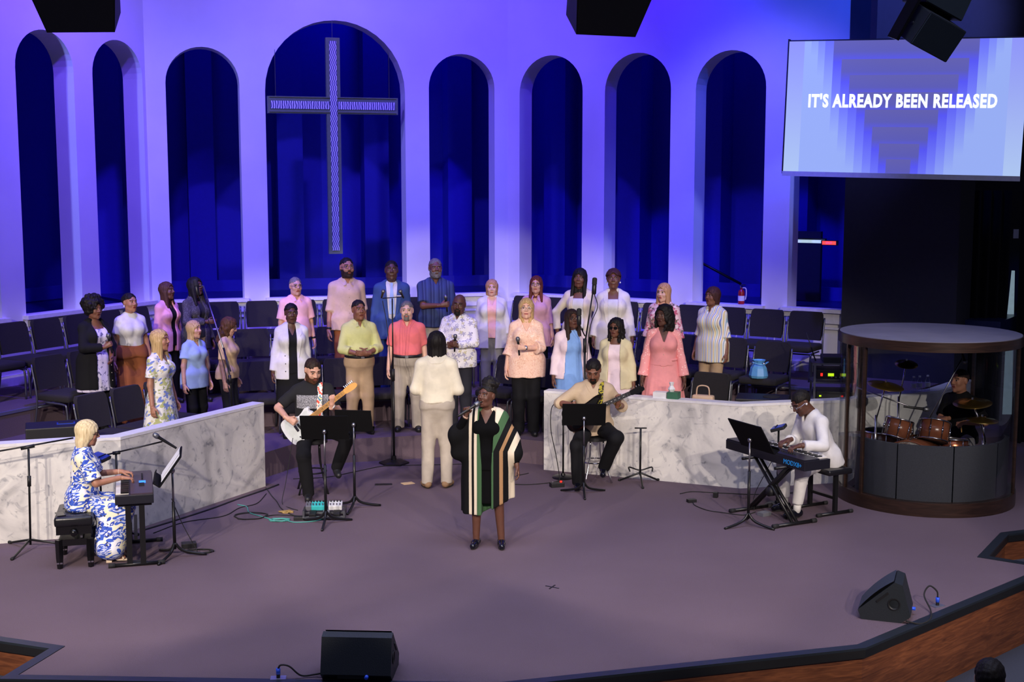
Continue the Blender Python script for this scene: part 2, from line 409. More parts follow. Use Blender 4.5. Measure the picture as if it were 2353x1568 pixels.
# ================================================================== figures
# Distance fields on a grid, turned into one continuous surface (surface nets).
f32 = np.float32
class Field:
    def __init__(s, lo, hi, h):
        s.h = h; s.lo = np.array(lo, f32)
        s.ax = [np.arange(lo[i], hi[i] + h, h, dtype=f32) for i in range(3)]
        s.D = np.full([len(a) for a in s.ax], 0.3, f32)
    def _sl(s, lo, hi):
        sl = []
        for i in range(3):
            a = max(0, int((lo[i] - s.lo[i]) / s.h) - 1); b = min(len(s.ax[i]), int((hi[i] - s.lo[i]) / s.h) + 3)
            sl.append(slice(a, max(a, b)))
        X = s.ax[0][sl[0]][:, None, None]; Y = s.ax[1][sl[1]][None, :, None]; Z = s.ax[2][sl[2]][None, None, :]
        return tuple(sl), X, Y, Z
    def put(s, fn, lo, hi, k=0.0, mode='add', m=0.06):
        lo = [v - m for v in lo]; hi = [v + m for v in hi]
        sl, X, Y, Z = s._sl(lo, hi)
        if 0 in s.D[sl].shape: return s
        d = fn(X, Y, Z); c = s.D[sl]
        if mode == 'add':
            if k > 0:
                hh = np.clip(0.5 + 0.5 * (c - d) / k, 0, 1); s.D[sl] = c * (1 - hh) + d * hh - k * hh * (1 - hh)
            else: s.D[sl] = np.minimum(c, d)
        elif mode == 'cut':
            if k > 0:
                e = -d; hh = np.clip(0.5 - 0.5 * (c - e) / k, 0, 1); s.D[sl] = c * (1 - hh) + e * hh + k * hh * (1 - hh)
            else: s.D[sl] = np.maximum(c, -d)
        return s
    def cone(s, a, b, ra, rb, k=0.0, mode='add', cap=False):
        a = np.array(a, f32); b = np.array(b, f32); ba = b - a; L2 = max(float(ba @ ba), 1e-9); r = max(ra, rb)
        def fn(X, Y, Z):
            px, py, pz = X - a[0], Y - a[1], Z - a[2]
            t = np.clip((px * ba[0] + py * ba[1] + pz * ba[2]) / L2, 0, 1)
            d = np.sqrt((px - ba[0] * t) ** 2 + (py - ba[1] * t) ** 2 + (pz - ba[2] * t) ** 2) - (ra + (rb - ra) * t)
            if cap: d = np.maximum(d, (px * ba[0] + py * ba[1] + pz * ba[2] - L2) / math.sqrt(L2))
            return d
        return s.put(fn, np.minimum(a, b) - r, np.maximum(a, b) + r, k, mode)
    def ell(s, c, r, k=0.0, mode='add'):
        c = np.array(c, f32); r = np.array(r, f32)
        def fn(X, Y, Z):
            q0 = np.sqrt(((X - c[0]) / r[0]) ** 2 + ((Y - c[1]) / r[1]) ** 2 + ((Z - c[2]) / r[2]) ** 2)
            q1 = np.sqrt(((X - c[0]) / r[0] ** 2) ** 2 + ((Y - c[1]) / r[1] ** 2) ** 2 + ((Z - c[2]) / r[2] ** 2) ** 2)
            return q0 * (q0 - 1) / np.maximum(q1, 1e-6)
        return s.put(fn, c - r, c + r, k, mode)
    def tubeprof(s, tab, M, o, z0, z1, off=0.0, k=0.0, wave=None, mode='add'):
        """elliptic column with widths from a table (z, a, b, yc) in the frame M,o"""
        t = np.array(tab, f32); zz = np.linspace(t[0, 0], t[-1, 0], 60); pr = [np.interp(zz, t[:, 0], t[:, i]) for i in (1, 2, 3)]
        ker = np.ones(7) / 7; pr = [np.convolve(np.pad(q, 3, 'edge'), ker, 'valid') for q in pr]
        Mi = np.array(M, f32).T; oo = np.array(o, f32); rmax = float(max(t[:, 1].max(), t[:, 2].max() + abs(t[:, 3]).max())) + off + 0.02
        ends = [oo + np.array(M, f32) @ np.array([0, 0, z], f32) for z in (z0, z1)]
        def fn(X, Y, Z):
            dx, dy, dz = X - oo[0], Y - oo[1], Z - oo[2]
            x = Mi[0, 0] * dx + Mi[0, 1] * dy + Mi[0, 2] * dz; y = Mi[1, 0] * dx + Mi[1, 1] * dy + Mi[1, 2] * dz; z = Mi[2, 0] * dx + Mi[2, 1] * dy + Mi[2, 2] * dz
            a = np.interp(z, zz, pr[0]).astype(f32) + off; b = np.interp(z, zz, pr[1]).astype(f32) + off; y = y - np.interp(z, zz, pr[2]).astype(f32)
            if wave:
                n, amp, zt, zb, ph = wave; tt = np.clip((zt - z) / max(zt - zb, 1e-3), 0, 1); an = np.arctan2(y, x)
                w = 1 + amp * tt * (np.sin(n * an + ph) + 0.5 * np.sin((n * 2 + 1) * an + 2 * ph)); a = a * w; b = b * w
            q = np.sqrt((x / a) ** 2 + (y / b) ** 2)
            d = (q - 1) * np.minimum(a, b)
            return np.maximum(d, np.maximum(z - z1, z0 - z))
        return s.put(fn, np.minimum(*ends) - rmax, np.maximum(*ends) + rmax, k, mode)
    def wrinkle(s, amp, freq, seed, zs=0.5):
        rg = np.random.RandomState(seed); X = s.ax[0][:, None, None]; Y = s.ax[1][None, :, None]; Z = s.ax[2][None, None, :]
        w = 0
        for i in range(5):
            k = rg.normal(size=3) * freq; w = w + np.sin(k[0] * X + k[1] * Y + k[2] * zs * Z + rg.uniform(0, 6.3))
        s.D += (amp * 0.45 * w).astype(f32); return s
    def mesh(s):
        D = s.D.copy(); D[0] = D[-1] = 0.3; D[:, 0] = D[:, -1] = 0.3; D[:, :, 0] = D[:, :, -1] = 0.3
        S = D < 0; nx, ny, nz = [n - 1 for n in D.shape]
        c = [S[i:i + nx, j:j + ny, k:k + nz] for i in (0, 1) for j in (0, 1) for k in (0, 1)]
        tot = sum(q.astype(np.int8) for q in c); act = (tot > 0) & (tot < 8)
        I, J, K = np.nonzero(act); n = len(I)
        idx = np.full(act.shape, -1, np.int32); idx[I, J, K] = np.arange(n)
        P = np.zeros((n, 3), np.float64); C = np.zeros(n)
        cor = [(i, j, k) for i in (0, 1) for j in (0, 1) for k in (0, 1)]
        for a in range(8):
            for q in (4, 2, 1):
                if a & q: continue
                A, B = cor[a], cor[a | q]
                da = D[I + A[0], J + A[1], K + A[2]]; db = D[I + B[0], J + B[1], K + B[2]]
                m = (da < 0) != (db < 0); t = np.where(m, da / np.where(m, da - db, 1), 0)
                for ax in range(3): P[:, ax] += np.where(m, A[ax] + (B[ax] - A[ax]) * t, 0)
                C += m
        P /= C[:, None]; V = (P + np.stack([I, J, K], 1)) * s.h + s.lo
        F = []
        for ax in range(3):
            sl0 = [slice(None)] * 3; sl1 = [slice(None)] * 3; sl0[ax] = slice(0, -1); sl1[ax] = slice(1, None)
            m = S[tuple(sl0)] != S[tuple(sl1)]; flip = S[tuple(sl0)][m]
            q = np.stack(np.nonzero(m), 1); o1 = (ax + 1) % 3; o2 = (ax + 2) % 3
            def cell(d1, d2):
                w = q.copy(); w[:, o1] -= d1; w[:, o2] -= d2; return idx[w[:, 0], w[:, 1], w[:, 2]]
            f = np.stack([cell(1, 1), cell(0, 1), cell(0, 0), cell(1, 0)], 1)
            f[~flip] = f[~flip][:, ::-1]; F.append(f)
        return V, np.concatenate(F)
def np_mesh(name, V, F, mats, mi=None):
    me = bpy.data.meshes.new(name); me.vertices.add(len(V)); me.vertices.foreach_set('co', np.ascontiguousarray(V, f32).ravel())
    n = len(F); me.loops.add(4 * n); me.loops.foreach_set('vertex_index', np.ascontiguousarray(F, np.int32).ravel())
    me.polygons.add(n); me.polygons.foreach_set('loop_start', np.arange(0, 4 * n, 4, dtype=np.int32))
    me.polygons.foreach_set('use_smooth', np.ones(n, bool))
    for m in mats: me.materials.append(MATS[m] if isinstance(m, str) else m)
    if mi is not None: me.polygons.foreach_set('material_index', np.ascontiguousarray(mi, np.int32))
    me.update(calc_edges=True); me.validate(); return me

# ------------------------------------------------------------------ head, hand and hair templates (metres, head 0.235 high, facing -y)
def head_field(fem, h, mouth=0):
    F = Field((-.10, -.15, -.17), (.10, .13, .14), h)
    F.ell((0, .014, .034), (.073, .092, .083)).ell((0, -.022, -.02), (.060, .070, .085), .03).ell((0, -.03, -.068), (.046 if fem else .052, .052, .042), .03)
    F.cone((0, -.07, -.098), (0, -.066, -.09), .017 if fem else .021, .02, .02)
    for sx in (-1, 1):
        F.ell((sx * .038, -.062, -.022), (.024, .022, .024), .02)
        F.cone((sx * .012, -.083, .034), (sx * .042, -.072, .034), .010, .009, .012)
        F.ell((sx * .031, -.098, .013), (.018, .016, .011), .012, 'cut')
        F.ell((sx * .031, -.074, .012), (.0145, .0145, .0125), .003)
        F.ell((sx * .074, .014, .002), (.009, .020, .032), .008)
        F.cone((sx * .046, .0, -.062), (sx * .03, -.05, -.088), .018, .016, .02)
    F.cone((0, -.088, .022), (0, -.107, -.016), .007, .0125 if not fem else .0105, .008)
    for sx in (-1, 1): F.ell((sx * .0125, -.096, -.021), (.0095, .010, .008), .006)
    if mouth:
        F.cone((-.018, -.088, -.046), (.018, -.088, -.046), .0075, .0075, .006); F.cone((-.014, -.086, -.073), (.014, -.086, -.073), .008, .008, .006)
        F.ell((0, -.094, -.059), (.019, .018, .010), .003, 'cut')
    else:
        F.cone((-.019, -.087, -.050), (.019, -.087, -.050), .0065, .0065, .006); F.cone((-.015, -.086, -.060), (.015, -.086, -.060), .0075, .0075, .006)
    F.cone((0, .012, -.05), (0, .030, -.16), .050 if fem else .056, .050 if fem else .060, .03)
    return F
HEADS = {}
for fem in (0, 1):
    for mouth in (0, 1):
        V, Fc = head_field(fem, .0048, mouth).mesh(); c = V[Fc].mean(1); x, y, z = np.abs(c[:, 0]), c[:, 1], c[:, 2]
        mi = np.zeros(len(Fc), int)
        ey = ((x - .031) / .0125) ** 2 + ((z - .012) / .0052) ** 2; mi[(ey < 1) & (y < -.07)] = 1
        mi[(((x - .031) / .006) ** 2 + ((z - .012) / .0068) ** 2 < 1) & (y < -.07)] = 2
        mi[(np.abs(z - .0205) < .0026) & (x > .016) & (x < .047) & (y < -.065)] = 2
        mi[(np.abs(z - .0385 + 9 * (x - .028) ** 2) < (.0030 if fem else .0042)) & (x > .012) & (x < .05) & (y < -.065)] = 4
        zl = -.055 if not mouth else -.059
        mi[(x < .024) & (np.abs(z - zl) < (.0125 if not mouth else .0195) * np.sqrt(np.clip(1 - (x / .027) ** 2, 0, 1))) & (y < -.078)] = 3
        if mouth:
            mi[(x < .017) & (np.abs(z + .060) < .009) & (y < -.06) & (y > -.0915)] = 2; mi[(x < .016) & (z > -.0575) & (z < -.0515) & (y < -.06)] = 1
        elif True:
            mi[(x < .019) & (np.abs(z + .0555) < .0016) & (y < -.07)] = 2
        HEADS[fem, mouth] = (V, Fc, mi)
def hand_mesh(curls, thumb, spread=0.0):
    F = Field((-.06, -.07, -.13), (.19, .09, .06), .0042)
    F.cone((-.05, 0, 0), (.0, 0, 0), .026, .024).cone((.01, .018, 0), (.08, .026, -.002), .016, .014, .02).cone((.01, -.014, 0), (.078, -.026, -.002), .016, .013, .02).cone((.01, 0, .001), (.08, 0, .001), .017, .014, .02)
    for i, (by, L) in enumerate(zip((.029, .0095, -.0105, -.029), (.074, .082, .076, .060))):
        p = np.array([.084, by, .0]); an = 0.0; ys = spread * (1.2 - i * .8); rr = .0095 if i < 3 else .0082
        for j, fr in enumerate((.44, .31, .25)):
            an += math.radians(curls[j] * (1 + .06 * i)); q = p + L * fr * np.array([math.cos(an) * math.cos(ys), math.sin(ys), -math.sin(an)])
            F.cone(p, q, rr - .0006 * j, rr - .0006 * (j + 1), .004 if j else .006); p = q
    p = np.array([.022, .030, -.004])
    for d, L, r in zip(thumb, (.034, .030, .026), (.013, .0105, .0095)):
        d = np.array(d) / np.linalg.norm(d); q = p + d * L; F.cone(p, q, r, r - .0012, .008); p = q
    return F.mesh()
HANDS = {
    'relaxed': hand_mesh((18, 28, 22), ((.75, .6, -.3), (.9, .35, -.35), (.95, .15, -.3))),
    'flat': hand_mesh((6, 10, 8), ((.7, .7, -.1), (.85, .5, -.1), (.95, .3, 0)), .06),
    'keys': hand_mesh((18, 38, 26), ((.65, .7, -.3), (.85, .45, -.25), (.95, .2, -.2)), .08),
    'grip': hand_mesh((62, 82, 52), ((.55, .5, -.65), (.65, -.1, -.75), (.45, -.55, -.65))),
    'fist': hand_mesh((78, 92, 60), ((.6, .45, -.6), (.55, -.3, -.75), (.3, -.8, -.4)))}

HAIRS = {}
def hair_mesh(style, L=0.0, vol=1.0, bangs=0.0, seed=1):
    """hair in head space: cap over the skull, falling length, face window cut free"""
    key = (style, L, vol, bangs, seed)
    if key in HAIRS: return HAIRS[key]
    h = .0068; R = .20 if style in ('afro', 'curly', 'puff') else .15
    F = Field((-R, -R, -max(L, .14) - .06), (R, R + .03, .25 if style in ('afro', 'puff', 'bun') else .18), h)
    t = {'buzz': .004, 'short': .010, 'afro': .02, 'long': .014, 'bob': .016, 'curly': .02, 'bun': .008, 'puff': .010, 'ring': .005}[style] * vol
    F.ell((0, .016, .036), (.073 + t, .092 + t, .083 + t))
    yb = .012
    if style in ('long', 'bob', 'curly'):
        w = .082 * vol if style != 'curly' else .105 * vol
        tab = [(-L, w * .95, .055, .05 if L > .22 else yb + .02), (-L * .55, w * 1.06, .075, .03), (-.03, w * 1.02, .092, yb), (.05, w * .95, .094, yb), (.08, .05, .06, yb)]
        F.tubeprof(tab, np.eye(3), (0, 0, 0), -L, .08, 0, .03)
        if L > .24:
            for sx in (-1, 1): F.cone((sx * .068, -.01, -.02), (sx * .082, -.055, -L * .93), .026 * vol, .020 * vol, .03)
    if style == 'afro':
        F.ell((0, .035, .055), (.135 * vol, .125 * vol, .125 * vol), .02)
        rg = np.random.RandomState(seed)
        for i in range(70):
            d = rg.normal(size=3); d /= np.linalg.norm(d)
            F.ell(np.array([0, .035, .055]) + d * .122 * vol, (.026, .026, .026), .012)
    if style == 'curly':
        rg = np.random.RandomState(seed)
        for i in range(90):
            a = rg.uniform(0, 2 * PI); z = rg.uniform(-L, .10); w = .095 * vol * (1 - max(0, z) * 3)
            F.ell((w * math.cos(a), .02 + w * math.sin(a), z), (.022, .022, .026), .01)
    if style == 'bun': F.ell((0, .095, .045), (.05, .045, .05), .02)
    if style == 'puff':
        rg = np.random.RandomState(seed); F.ell((0, .035, .125), (.075, .085, .058), .02)
        for i in range(40):
            d = rg.normal(size=3); d /= np.linalg.norm(d); F.ell(np.array([0, .04, .125]) + d * np.array([.07, .075, .052]), (.022, .02, .02), .012)
    # free the face, the neck front and, for short cuts, the ears and nape
    zt = .075 - bangs
    def face(X, Y, Z):
        e = (np.sqrt((X / .061) ** 2 + ((Z + .04) / (zt + .04)) ** 2) - 1) * .06
        return np.maximum(e, Y + .0 * X - (.005 if style not in ('long', 'bob', 'curly') else -.018))
    F.put(face, (-.07, -.2, -.16), (.07, .02, .1), .006, 'cut')
    F.put(lambda X, Y, Z: np.maximum(np.maximum(np.abs(X) - .052, Z + .07), Y + .03) + 0 * X * Y * Z, (-.06, -.2, -L - .1), (.06, -.02, -.06), .006, 'cut')
    if style in ('buzz', 'short', 'bun', 'puff', 'ring'):
        cutz = -.075
        F.put(lambda X, Y, Z: np.maximum(Z - (-.055 + .0 * X), -1 + 0 * Y + 0 * X) + 0 * X * Y, (-R, -R, -.3), (R, R, cutz + .06), 0, 'cut')
        F.put(lambda X, Y, Z: np.maximum(Z - .028 + .35 * np.clip(Y - .03, -.05, .2), Y - .035) + 0 * X, (-R, -R, -.2), (R, .05, .06), .008, 'cut')
    if style == 'ring':
        F.ell((0, -.02, .12), (.055, .09, .05), .01, 'cut')
    F.wrinkle(.0026 if style in ('long', 'bob') else .0022, 105, seed, .12 if style in ('long', 'bob') else 1.0)
    HAIRS[key] = F.mesh(); return HAIRS[key]
def beard_mesh():
    F = head_field(0, .005); F.D -= .0042
    F.put(lambda X, Y, Z: -np.maximum(Z + .028 + .35 * np.clip(np.abs(X) - .03, 0, 1) * -1, Y - .005) + 0 * X, (-.1, -.15, -.17), (.1, .13, .14), 0, 'cut', .2)
    F.put(lambda X, Y, Z: (Z + .118) + 0 * X + 0 * Y, (-.1, -.15, -.17), (.1, .13, .14), 0, 'cut', .2)
    F.ell((0, -.1, -.056), (.021, .03, .010), .003, 'cut'); F.cone((0, -.1, .03), (0, -.11, -.026), .02, .02, 0, 'cut')
    for sx in (-1, 1): F.ell((sx * .036, -.08, -.024), (.024, .04, .02), .01, 'cut')
    return F.mesh()
BEARD = beard_mesh()
def goatee_mesh():
    V, Fc = BEARD; c = V[Fc].mean(1); keep = (np.abs(c[:, 0]) < .034) & (c[:, 1] < -.045); return V, Fc[keep]

# ------------------------------------------------------------------ skins, hair and cloth
def m_skin(name, rgb):
    if name in MATS: return name
    m, nt, b = _new(name); v = coords(nt)
    nt.links.new(ramp(nt, noise(nt, v, 26, 3), [(0.3, tuple(int(q * .94) for q in rgb)), (0.7, rgb)]), b.inputs['Base Color'])
    b.inputs['Roughness'].default_value = 0.5; b.inputs['Subsurface Weight'].default_value = 0.08; b.inputs['Subsurface Radius'].default_value = (.01, .004, .002)
    MATS[name] = m; return name
SKINS = {'deep': (92, 58, 45), 'dark': (112, 72, 55), 'brown': (128, 84, 64), 'tan': (176, 124, 98), 'light': (214, 164, 140), 'fair': (228, 182, 160)}
for k, v in SKINS.items(): m_skin('skin_' + k, v); mat('lip_' + k, (int(v[0] * .86), int(v[1] * .60), int(v[2] * .62)), 0.4)
mat('eye_white', (150, 142, 138), 0.4); mat('iris', (22, 15, 13), 0.25)
def m_hair(name, c0, c1):
    m, nt, b = _new(name); v = coords(nt, (70, 70, 3)); n = noise(nt, v, 1.6, 4, .4)
    nt.links.new(ramp(nt, n, [(0.3, c0), (0.7, c1)]), b.inputs['Base Color']); b.inputs['Roughness'].default_value = 0.62; b.inputs['Specular IOR Level'].default_value = 0.25
    bumpn(nt, b, n, 0.5, .006); MATS[name] = m; return name
m_hair('hair_black', (12, 10, 10), (30, 25, 24)); m_hair('hair_brown', (52, 32, 24), (104, 68, 46)); m_hair('hair_blond', (150, 116, 72), (224, 192, 138))
m_hair('hair_platinum', (188, 164, 120), (244, 226, 184)); m_hair('hair_auburn', (64, 26, 22), (120, 58, 40)); m_hair('hair_plum', (40, 22, 24), (84, 48, 46)); m_hair('hair_grey', (78, 74, 74), (136, 131, 128)); m_hair('hair_darkbrown', (28, 19, 16), (58, 40, 32)); m_hair('hair_strawberry', (160, 112, 76), (214, 168, 122))
def cloth(name, rgb, rough=0.85, weave=240, var=0.05):
    if name in MATS: return name
    m, nt, b = _new(name); v = coords(nt)
    n = noise(nt, v, weave, 2); f = noise(nt, v, 9, 4, .5)
    nt.links.new(ramp(nt, f, [(0.3, tuple(max(0, int(q * (1 - var))) for q in rgb)), (0.7, tuple(min(255, int(q * (1 + var * .5))) for q in rgb))]), b.inputs['Base Color'])
    b.inputs['Roughness'].default_value = rough; b.inputs['Specular IOR Level'].default_value = 0.2
    ad = node(nt, 'ShaderNodeMath', operation='MULTIPLY_ADD'); nt.links.new(n, ad.inputs[0]); ad.inputs[1].default_value = .25; nt.links.new(f, ad.inputs[2])
    bumpn(nt, b, ad.outputs[0], 0.35, .012); MATS[name] = m; return name
def cloth_spots(name, base, layers, rough=0.85):
    """printed fabric: each layer (colour, scale, threshold, distortion, seed)"""
    m, nt, b = _new(name); c = lin(base)
    rgbn = node(nt, 'ShaderNodeRGB'); rgbn.outputs[0].default_value = c; cur = rgbn.outputs[0]
    for colr, sc, th, dist, sd in layers:
        v = coords(nt, (1, 1, 1), (sd, sd * 2.1, sd * .7)); n = noise(nt, v, sc, 3, dist)
        cur = mixc(nt, ramp(nt, n, [(th, (0, 0, 0)), (min(th + .02, 1), (255, 255, 255))]), cur, lin(colr))
    nt.links.new(cur, b.inputs['Base Color']); b.inputs['Roughness'].default_value = rough; b.inputs['Specular IOR Level'].default_value = .2; MATS[name] = m; return name
def cloth_flowers(name, base, layers):
    """print of five-petalled flowers and leaves from cell distances: (colour, scale, radius, petals, seed)"""
    m, nt, b = _new(name); rgbn = node(nt, 'ShaderNodeRGB'); rgbn.outputs[0].default_value = lin(base); cur = rgbn.outputs[0]
    for colr, sc, rad, pet, sd in layers:
        v = coords(nt, (sc, sc, sc), (sd, sd * 1.7, sd * .6)); vo = node(nt, 'ShaderNodeTexVoronoi'); vo.inputs['Scale'].default_value = 1.0; nt.links.new(v, vo.inputs['Vector'])
        sub = node(nt, 'ShaderNodeVectorMath', operation='SUBTRACT'); nt.links.new(v, sub.inputs[0]); nt.links.new(vo.outputs['Position'], sub.inputs[1])
        sep = node(nt, 'ShaderNodeSeparateXYZ'); nt.links.new(sub.outputs[0], sep.inputs[0])
        at = node(nt, 'ShaderNodeMath', operation='ARCTAN2'); nt.links.new(sep.outputs['Z'], at.inputs[0]); nt.links.new(sep.outputs['X'], at.inputs[1])
        ml = node(nt, 'ShaderNodeMath', operation='MULTIPLY'); nt.links.new(at.outputs[0], ml.inputs[0]); ml.inputs[1].default_value = pet
        sn = node(nt, 'ShaderNodeMath', operation='SINE'); nt.links.new(ml.outputs[0], sn.inputs[0])
        ma = node(nt, 'ShaderNodeMath', operation='MULTIPLY_ADD'); nt.links.new(sn.outputs[0], ma.inputs[0]); ma.inputs[1].default_value = -rad * .35; nt.links.new(vo.outputs['Distance'], ma.inputs[2])
        lt = node(nt, 'ShaderNodeMath', operation='LESS_THAN'); nt.links.new(ma.outputs[0], lt.inputs[0]); lt.inputs[1].default_value = rad
        cur = mixc(nt, lt.outputs[0], cur, lin(colr))
    nt.links.new(cur, b.inputs['Base Color']); b.inputs['Roughness'].default_value = .8; b.inputs['Specular IOR Level'].default_value = .2; MATS[name] = m; return name
def cloth_stripes(name, stops, scale, axis=0, rough=.85, off=0.0):
    m, nt, b = _new(name); tc = node(nt, 'ShaderNodeTexCoord'); sep = node(nt, 'ShaderNodeSeparateXYZ'); nt.links.new(tc.outputs['Object'], sep.inputs[0])
    mu = node(nt, 'ShaderNodeMath', operation='MULTIPLY_ADD'); nt.links.new(sep.outputs[axis], mu.inputs[0]); mu.inputs[1].default_value = scale; mu.inputs[2].default_value = off
    fr = node(nt, 'ShaderNodeMath', operation='FRACT'); nt.links.new(mu.outputs[0], fr.inputs[0])
    nt.links.new(ramp(nt, fr.outputs[0], stops, 'CONSTANT'), b.inputs['Base Color']); b.inputs['Roughness'].default_value = rough; b.inputs['Specular IOR Level'].default_value = .2; MATS[name] = m; return name

# ------------------------------------------------------------------ the figure
PROF = {  # torso from the pelvis up: z, half width, half depth, depth offset (height 1.75)
    0: [(-.12, .145, .10, .01), (0, .168, .115, .01), (.13, .152, .104, 0), (.28, .166, .112, 0), (.39, .172, .118, .0), (.45, .155, .104, .01), (.505, .09, .075, .015), (.56, .058, .058, .02)],
    1: [(-.12, .155, .11, .015), (0, .176, .122, .015), (.15, .134, .096, .0), (.28, .142, .098, 0), (.38, .146, .104, .0), (.445, .130, .092, .012), (.50, .075, .066, .018), (.56, .050, .052, .022)]}
def ik(a, t, l1, l2, pole):
    a, t, pole = Vector(a), Vector(t), Vector(pole); d = t - a; L = min(d.length, (l1 + l2) * .995); d.normalize(); t = a + d * L
    x = (l1 * l1 - l2 * l2 + L * L) / (2 * L); hh = math.sqrt(max(0, l1 * l1 - x * x)); p = pole - d * pole.dot(d); p = p.normalized() if p.length > 1e-6 else Vector((0, 1, 0))
    return a + d * x + p * hh, t
def basis(f, palm):
    x = Vector(f).normalized(); z = -Vector(palm); z = z - x * z.dot(x); z.normalize(); y = z.cross(x); return np.array([x, y, z]).T
class Fig:
    """pose of one figure in its own frame: facing -y, its left side at +x; lengths for a height of 1.75, scaled by s"""
    def __init__(g, root, height=1.7, fem=0, skin='tan', wide=1.0, belly=0.0, pelvis=(0, 0, .95), lean=0.0, roll=0.0, twist=0.0,
                 armL=None, armR=None, legL=None, legR=None, head=(0, 0, 0), mouth=0, bust=1.0, seed=1, neck=0.0):
        wide = 1 + (wide - 1) * .75 - .03; g.root = root; g.s = s = height / 1.75; g.fem = fem; g.skin = skin; g.w = wide; g.belly = belly; g.seed = seed; g.bust = bust
        g.po = Vector(pelvis); g.M = (Matrix.Rotation(twist, 3, 'Z') @ Matrix.Rotation(roll, 3, 'Y') @ Matrix.Rotation(lean, 3, 'X'))
        g.Mn = np.array(g.M); sw = (.140 if fem else .164) * (.6 + .4 * wide)
        g.tp = lambda x, y, z: g.po + g.M @ Vector((x, y, z))
        g.prof = [(z, a * wide, b * wide + (belly * .35 if z < .3 else 0), c - (belly * .5 if z < .3 else 0)) for z, a, b, c in PROF[fem]]
        dl = {'p': (.255 * (.7 + .3 * wide), -.04, .83), 'hand': 'relaxed', 'pole': (.4, 1, 0)}
        g.arm = {}
        for sx, spec in ((1, armL), (-1, armR)):
            d = dict(dl); d.update(spec or {}); sh = g.tp(sx * sw, .012, .444); p = d['p']
            tgt = Vector((sx * p[0], p[1], p[2])) if not d.get('abs') else Vector(p)
            po = Vector((sx * d['pole'][0], d['pole'][1], d['pole'][2])); el, wr = ik(sh, tgt, .285, .255, po)
            f = Vector(d['f']) if 'f' in d else (wr - el)
            if 'f' in d and not d.get('abs'): f.x *= sx
            pl = Vector(d.get('palm', (-1, 0, 0)));
            if not d.get('abs'): pl.x *= sx
            g.arm[sx] = (sh, el, wr, f, pl, d['hand'])
        g.leg = {}
        for sx, spec in ((1, legL), (-1, legR)):
            d = {'p': (.095, .01, .075), 'pole': (.1, -1, 0), 'toe': (.15, -1, 0)}; d.update(spec or {})
            hp = g.po + Matrix.Rotation(twist, 3, 'Z') @ Vector((sx * .088 * (.5 + .5 * wide), .01, -.02)); t = Vector((sx * d['p'][0], d['p'][1], d['p'][2])) if not d.get('abs') else Vector(d['p'])
            kn, an = ik(hp, t, .43, .425, (sx * d['pole'][0], d['pole'][1], d['pole'][2])); g.leg[sx] = (hp, kn, an, Vector((sx * d['toe'][0], d['toe'][1], d['toe'][2])).normalized())
        yaw, pitch, rl = head; g.HM = Matrix.Rotation(yaw, 3, 'Z') @ Matrix.Rotation(rl, 3, 'Y') @ Matrix.Rotation(pitch, 3, 'X')
        nb = g.tp(0, .022, .545); g.hc = nb + Vector((0, -.022, 0)) + g.M @ Vector((0, -.01 - neck, .06)) * .0 + (g.M @ Vector((0, -.006 - neck, .085))) + g.HM @ Vector((0, -.006, .05)); g.nb = nb
        g.hs = 1.10 if not fem else 1.06
        g.body()
    def _bb(g, m=.12):
        P = [g.hc] + [q for a in g.arm.values() for q in a[:3]] + [q for l in g.leg.values() for q in l[:3]] + [g.po]
        return [min(p[i] for p in P) - m - (.05 if i < 2 else .06) for i in range(3)], [max(p[i] for p in P) + m + .05 for i in range(3)]
    def _child(g, name, V, F, mats, mi=None):
        return link(name, np_mesh(name, V * g.s, F, mats, mi), g.root)
    def _torso(g, F, off=0.0, k=.02, z0=-.12, z1=.55, prof=None, wave=None):
        F.tubeprof(prof or g.prof, g.Mn, g.po, z0, z1, off, 0, wave)
        if g.fem and z1 > .3:
            for sx in (-1, 1): F.ell(g.tp(sx * .066 * g.w, -.072 * g.w, .335), [q * g.bust * g.w + off for q in (.064, .062, .066)], .05)
        if g.belly: F.ell(g.tp(0, -.05 - g.belly * .6, .10), ((.14 + g.belly * .4) * g.w + off, .10 + g.belly * .5 + off, .14 + off), .05)
    def _arms(g, F, off, t, flare=0.0, puff=0.0, k=.035):
        """sleeves or arms: t up to 1 = upper arm, up to 2 = forearm"""
        for sx in (-1, 1):
            sh, el, wr = g.arm[sx][:3]; w = .7 + .3 * g.w; r0, r1, r2 = (.052 if not g.fem else .045) * w, (.041 if not g.fem else .036) * w, .028
            F.cone(g.tp(sx * .045, .02, .508), sh, .040 * w + off * .8, .046 * w + off * .8, .035)
            ao = off; off = off * .72
            e1 = sh.lerp(el, min(1, t)); rr = r0 + (r1 - r0) * min(1, t)
            F.cone(sh, e1, r0 + off + puff * .5, rr + off + (puff if t <= 1 else puff * .6) + (flare if t <= 1 else 0), k, cap=(t <= 1))
            if t > 1: F.cone(el, el.lerp(wr, t - 1), r1 + off + puff * .6, r1 + (r2 - r1) * (t - 1) + off + flare + puff, .02, cap=(t < 2))
            off = ao
    def body(g):
        lo, hi = g._bb(); F = Field(lo, hi, .0125)
        g._torso(F, z0=-.05); g._arms(F, 0, 2.0)
        F.cone(g.nb, g.hc - g.HM @ Vector((0, -.012, .06)), .052, .05, .03)
        for sx in (-1, 1):
            hp, kn, an, toe = g.leg[sx]; q = .75 + .25 * g.w
            F.cone(hp, kn, .085 * q, .056 * q, .03).cone(kn, an, .054 * q, .036, .02).cone(kn.lerp(an, .12) + (Vector((0, .018, 0))), kn.lerp(an, .5) + Vector((0, .012, 0)), .044, .034, .02)
            F.cone(an + Vector((0, 0, -.035)) - toe * .03, an + toe * .12 + Vector((0, 0, -.05)), .028, .022, .02)
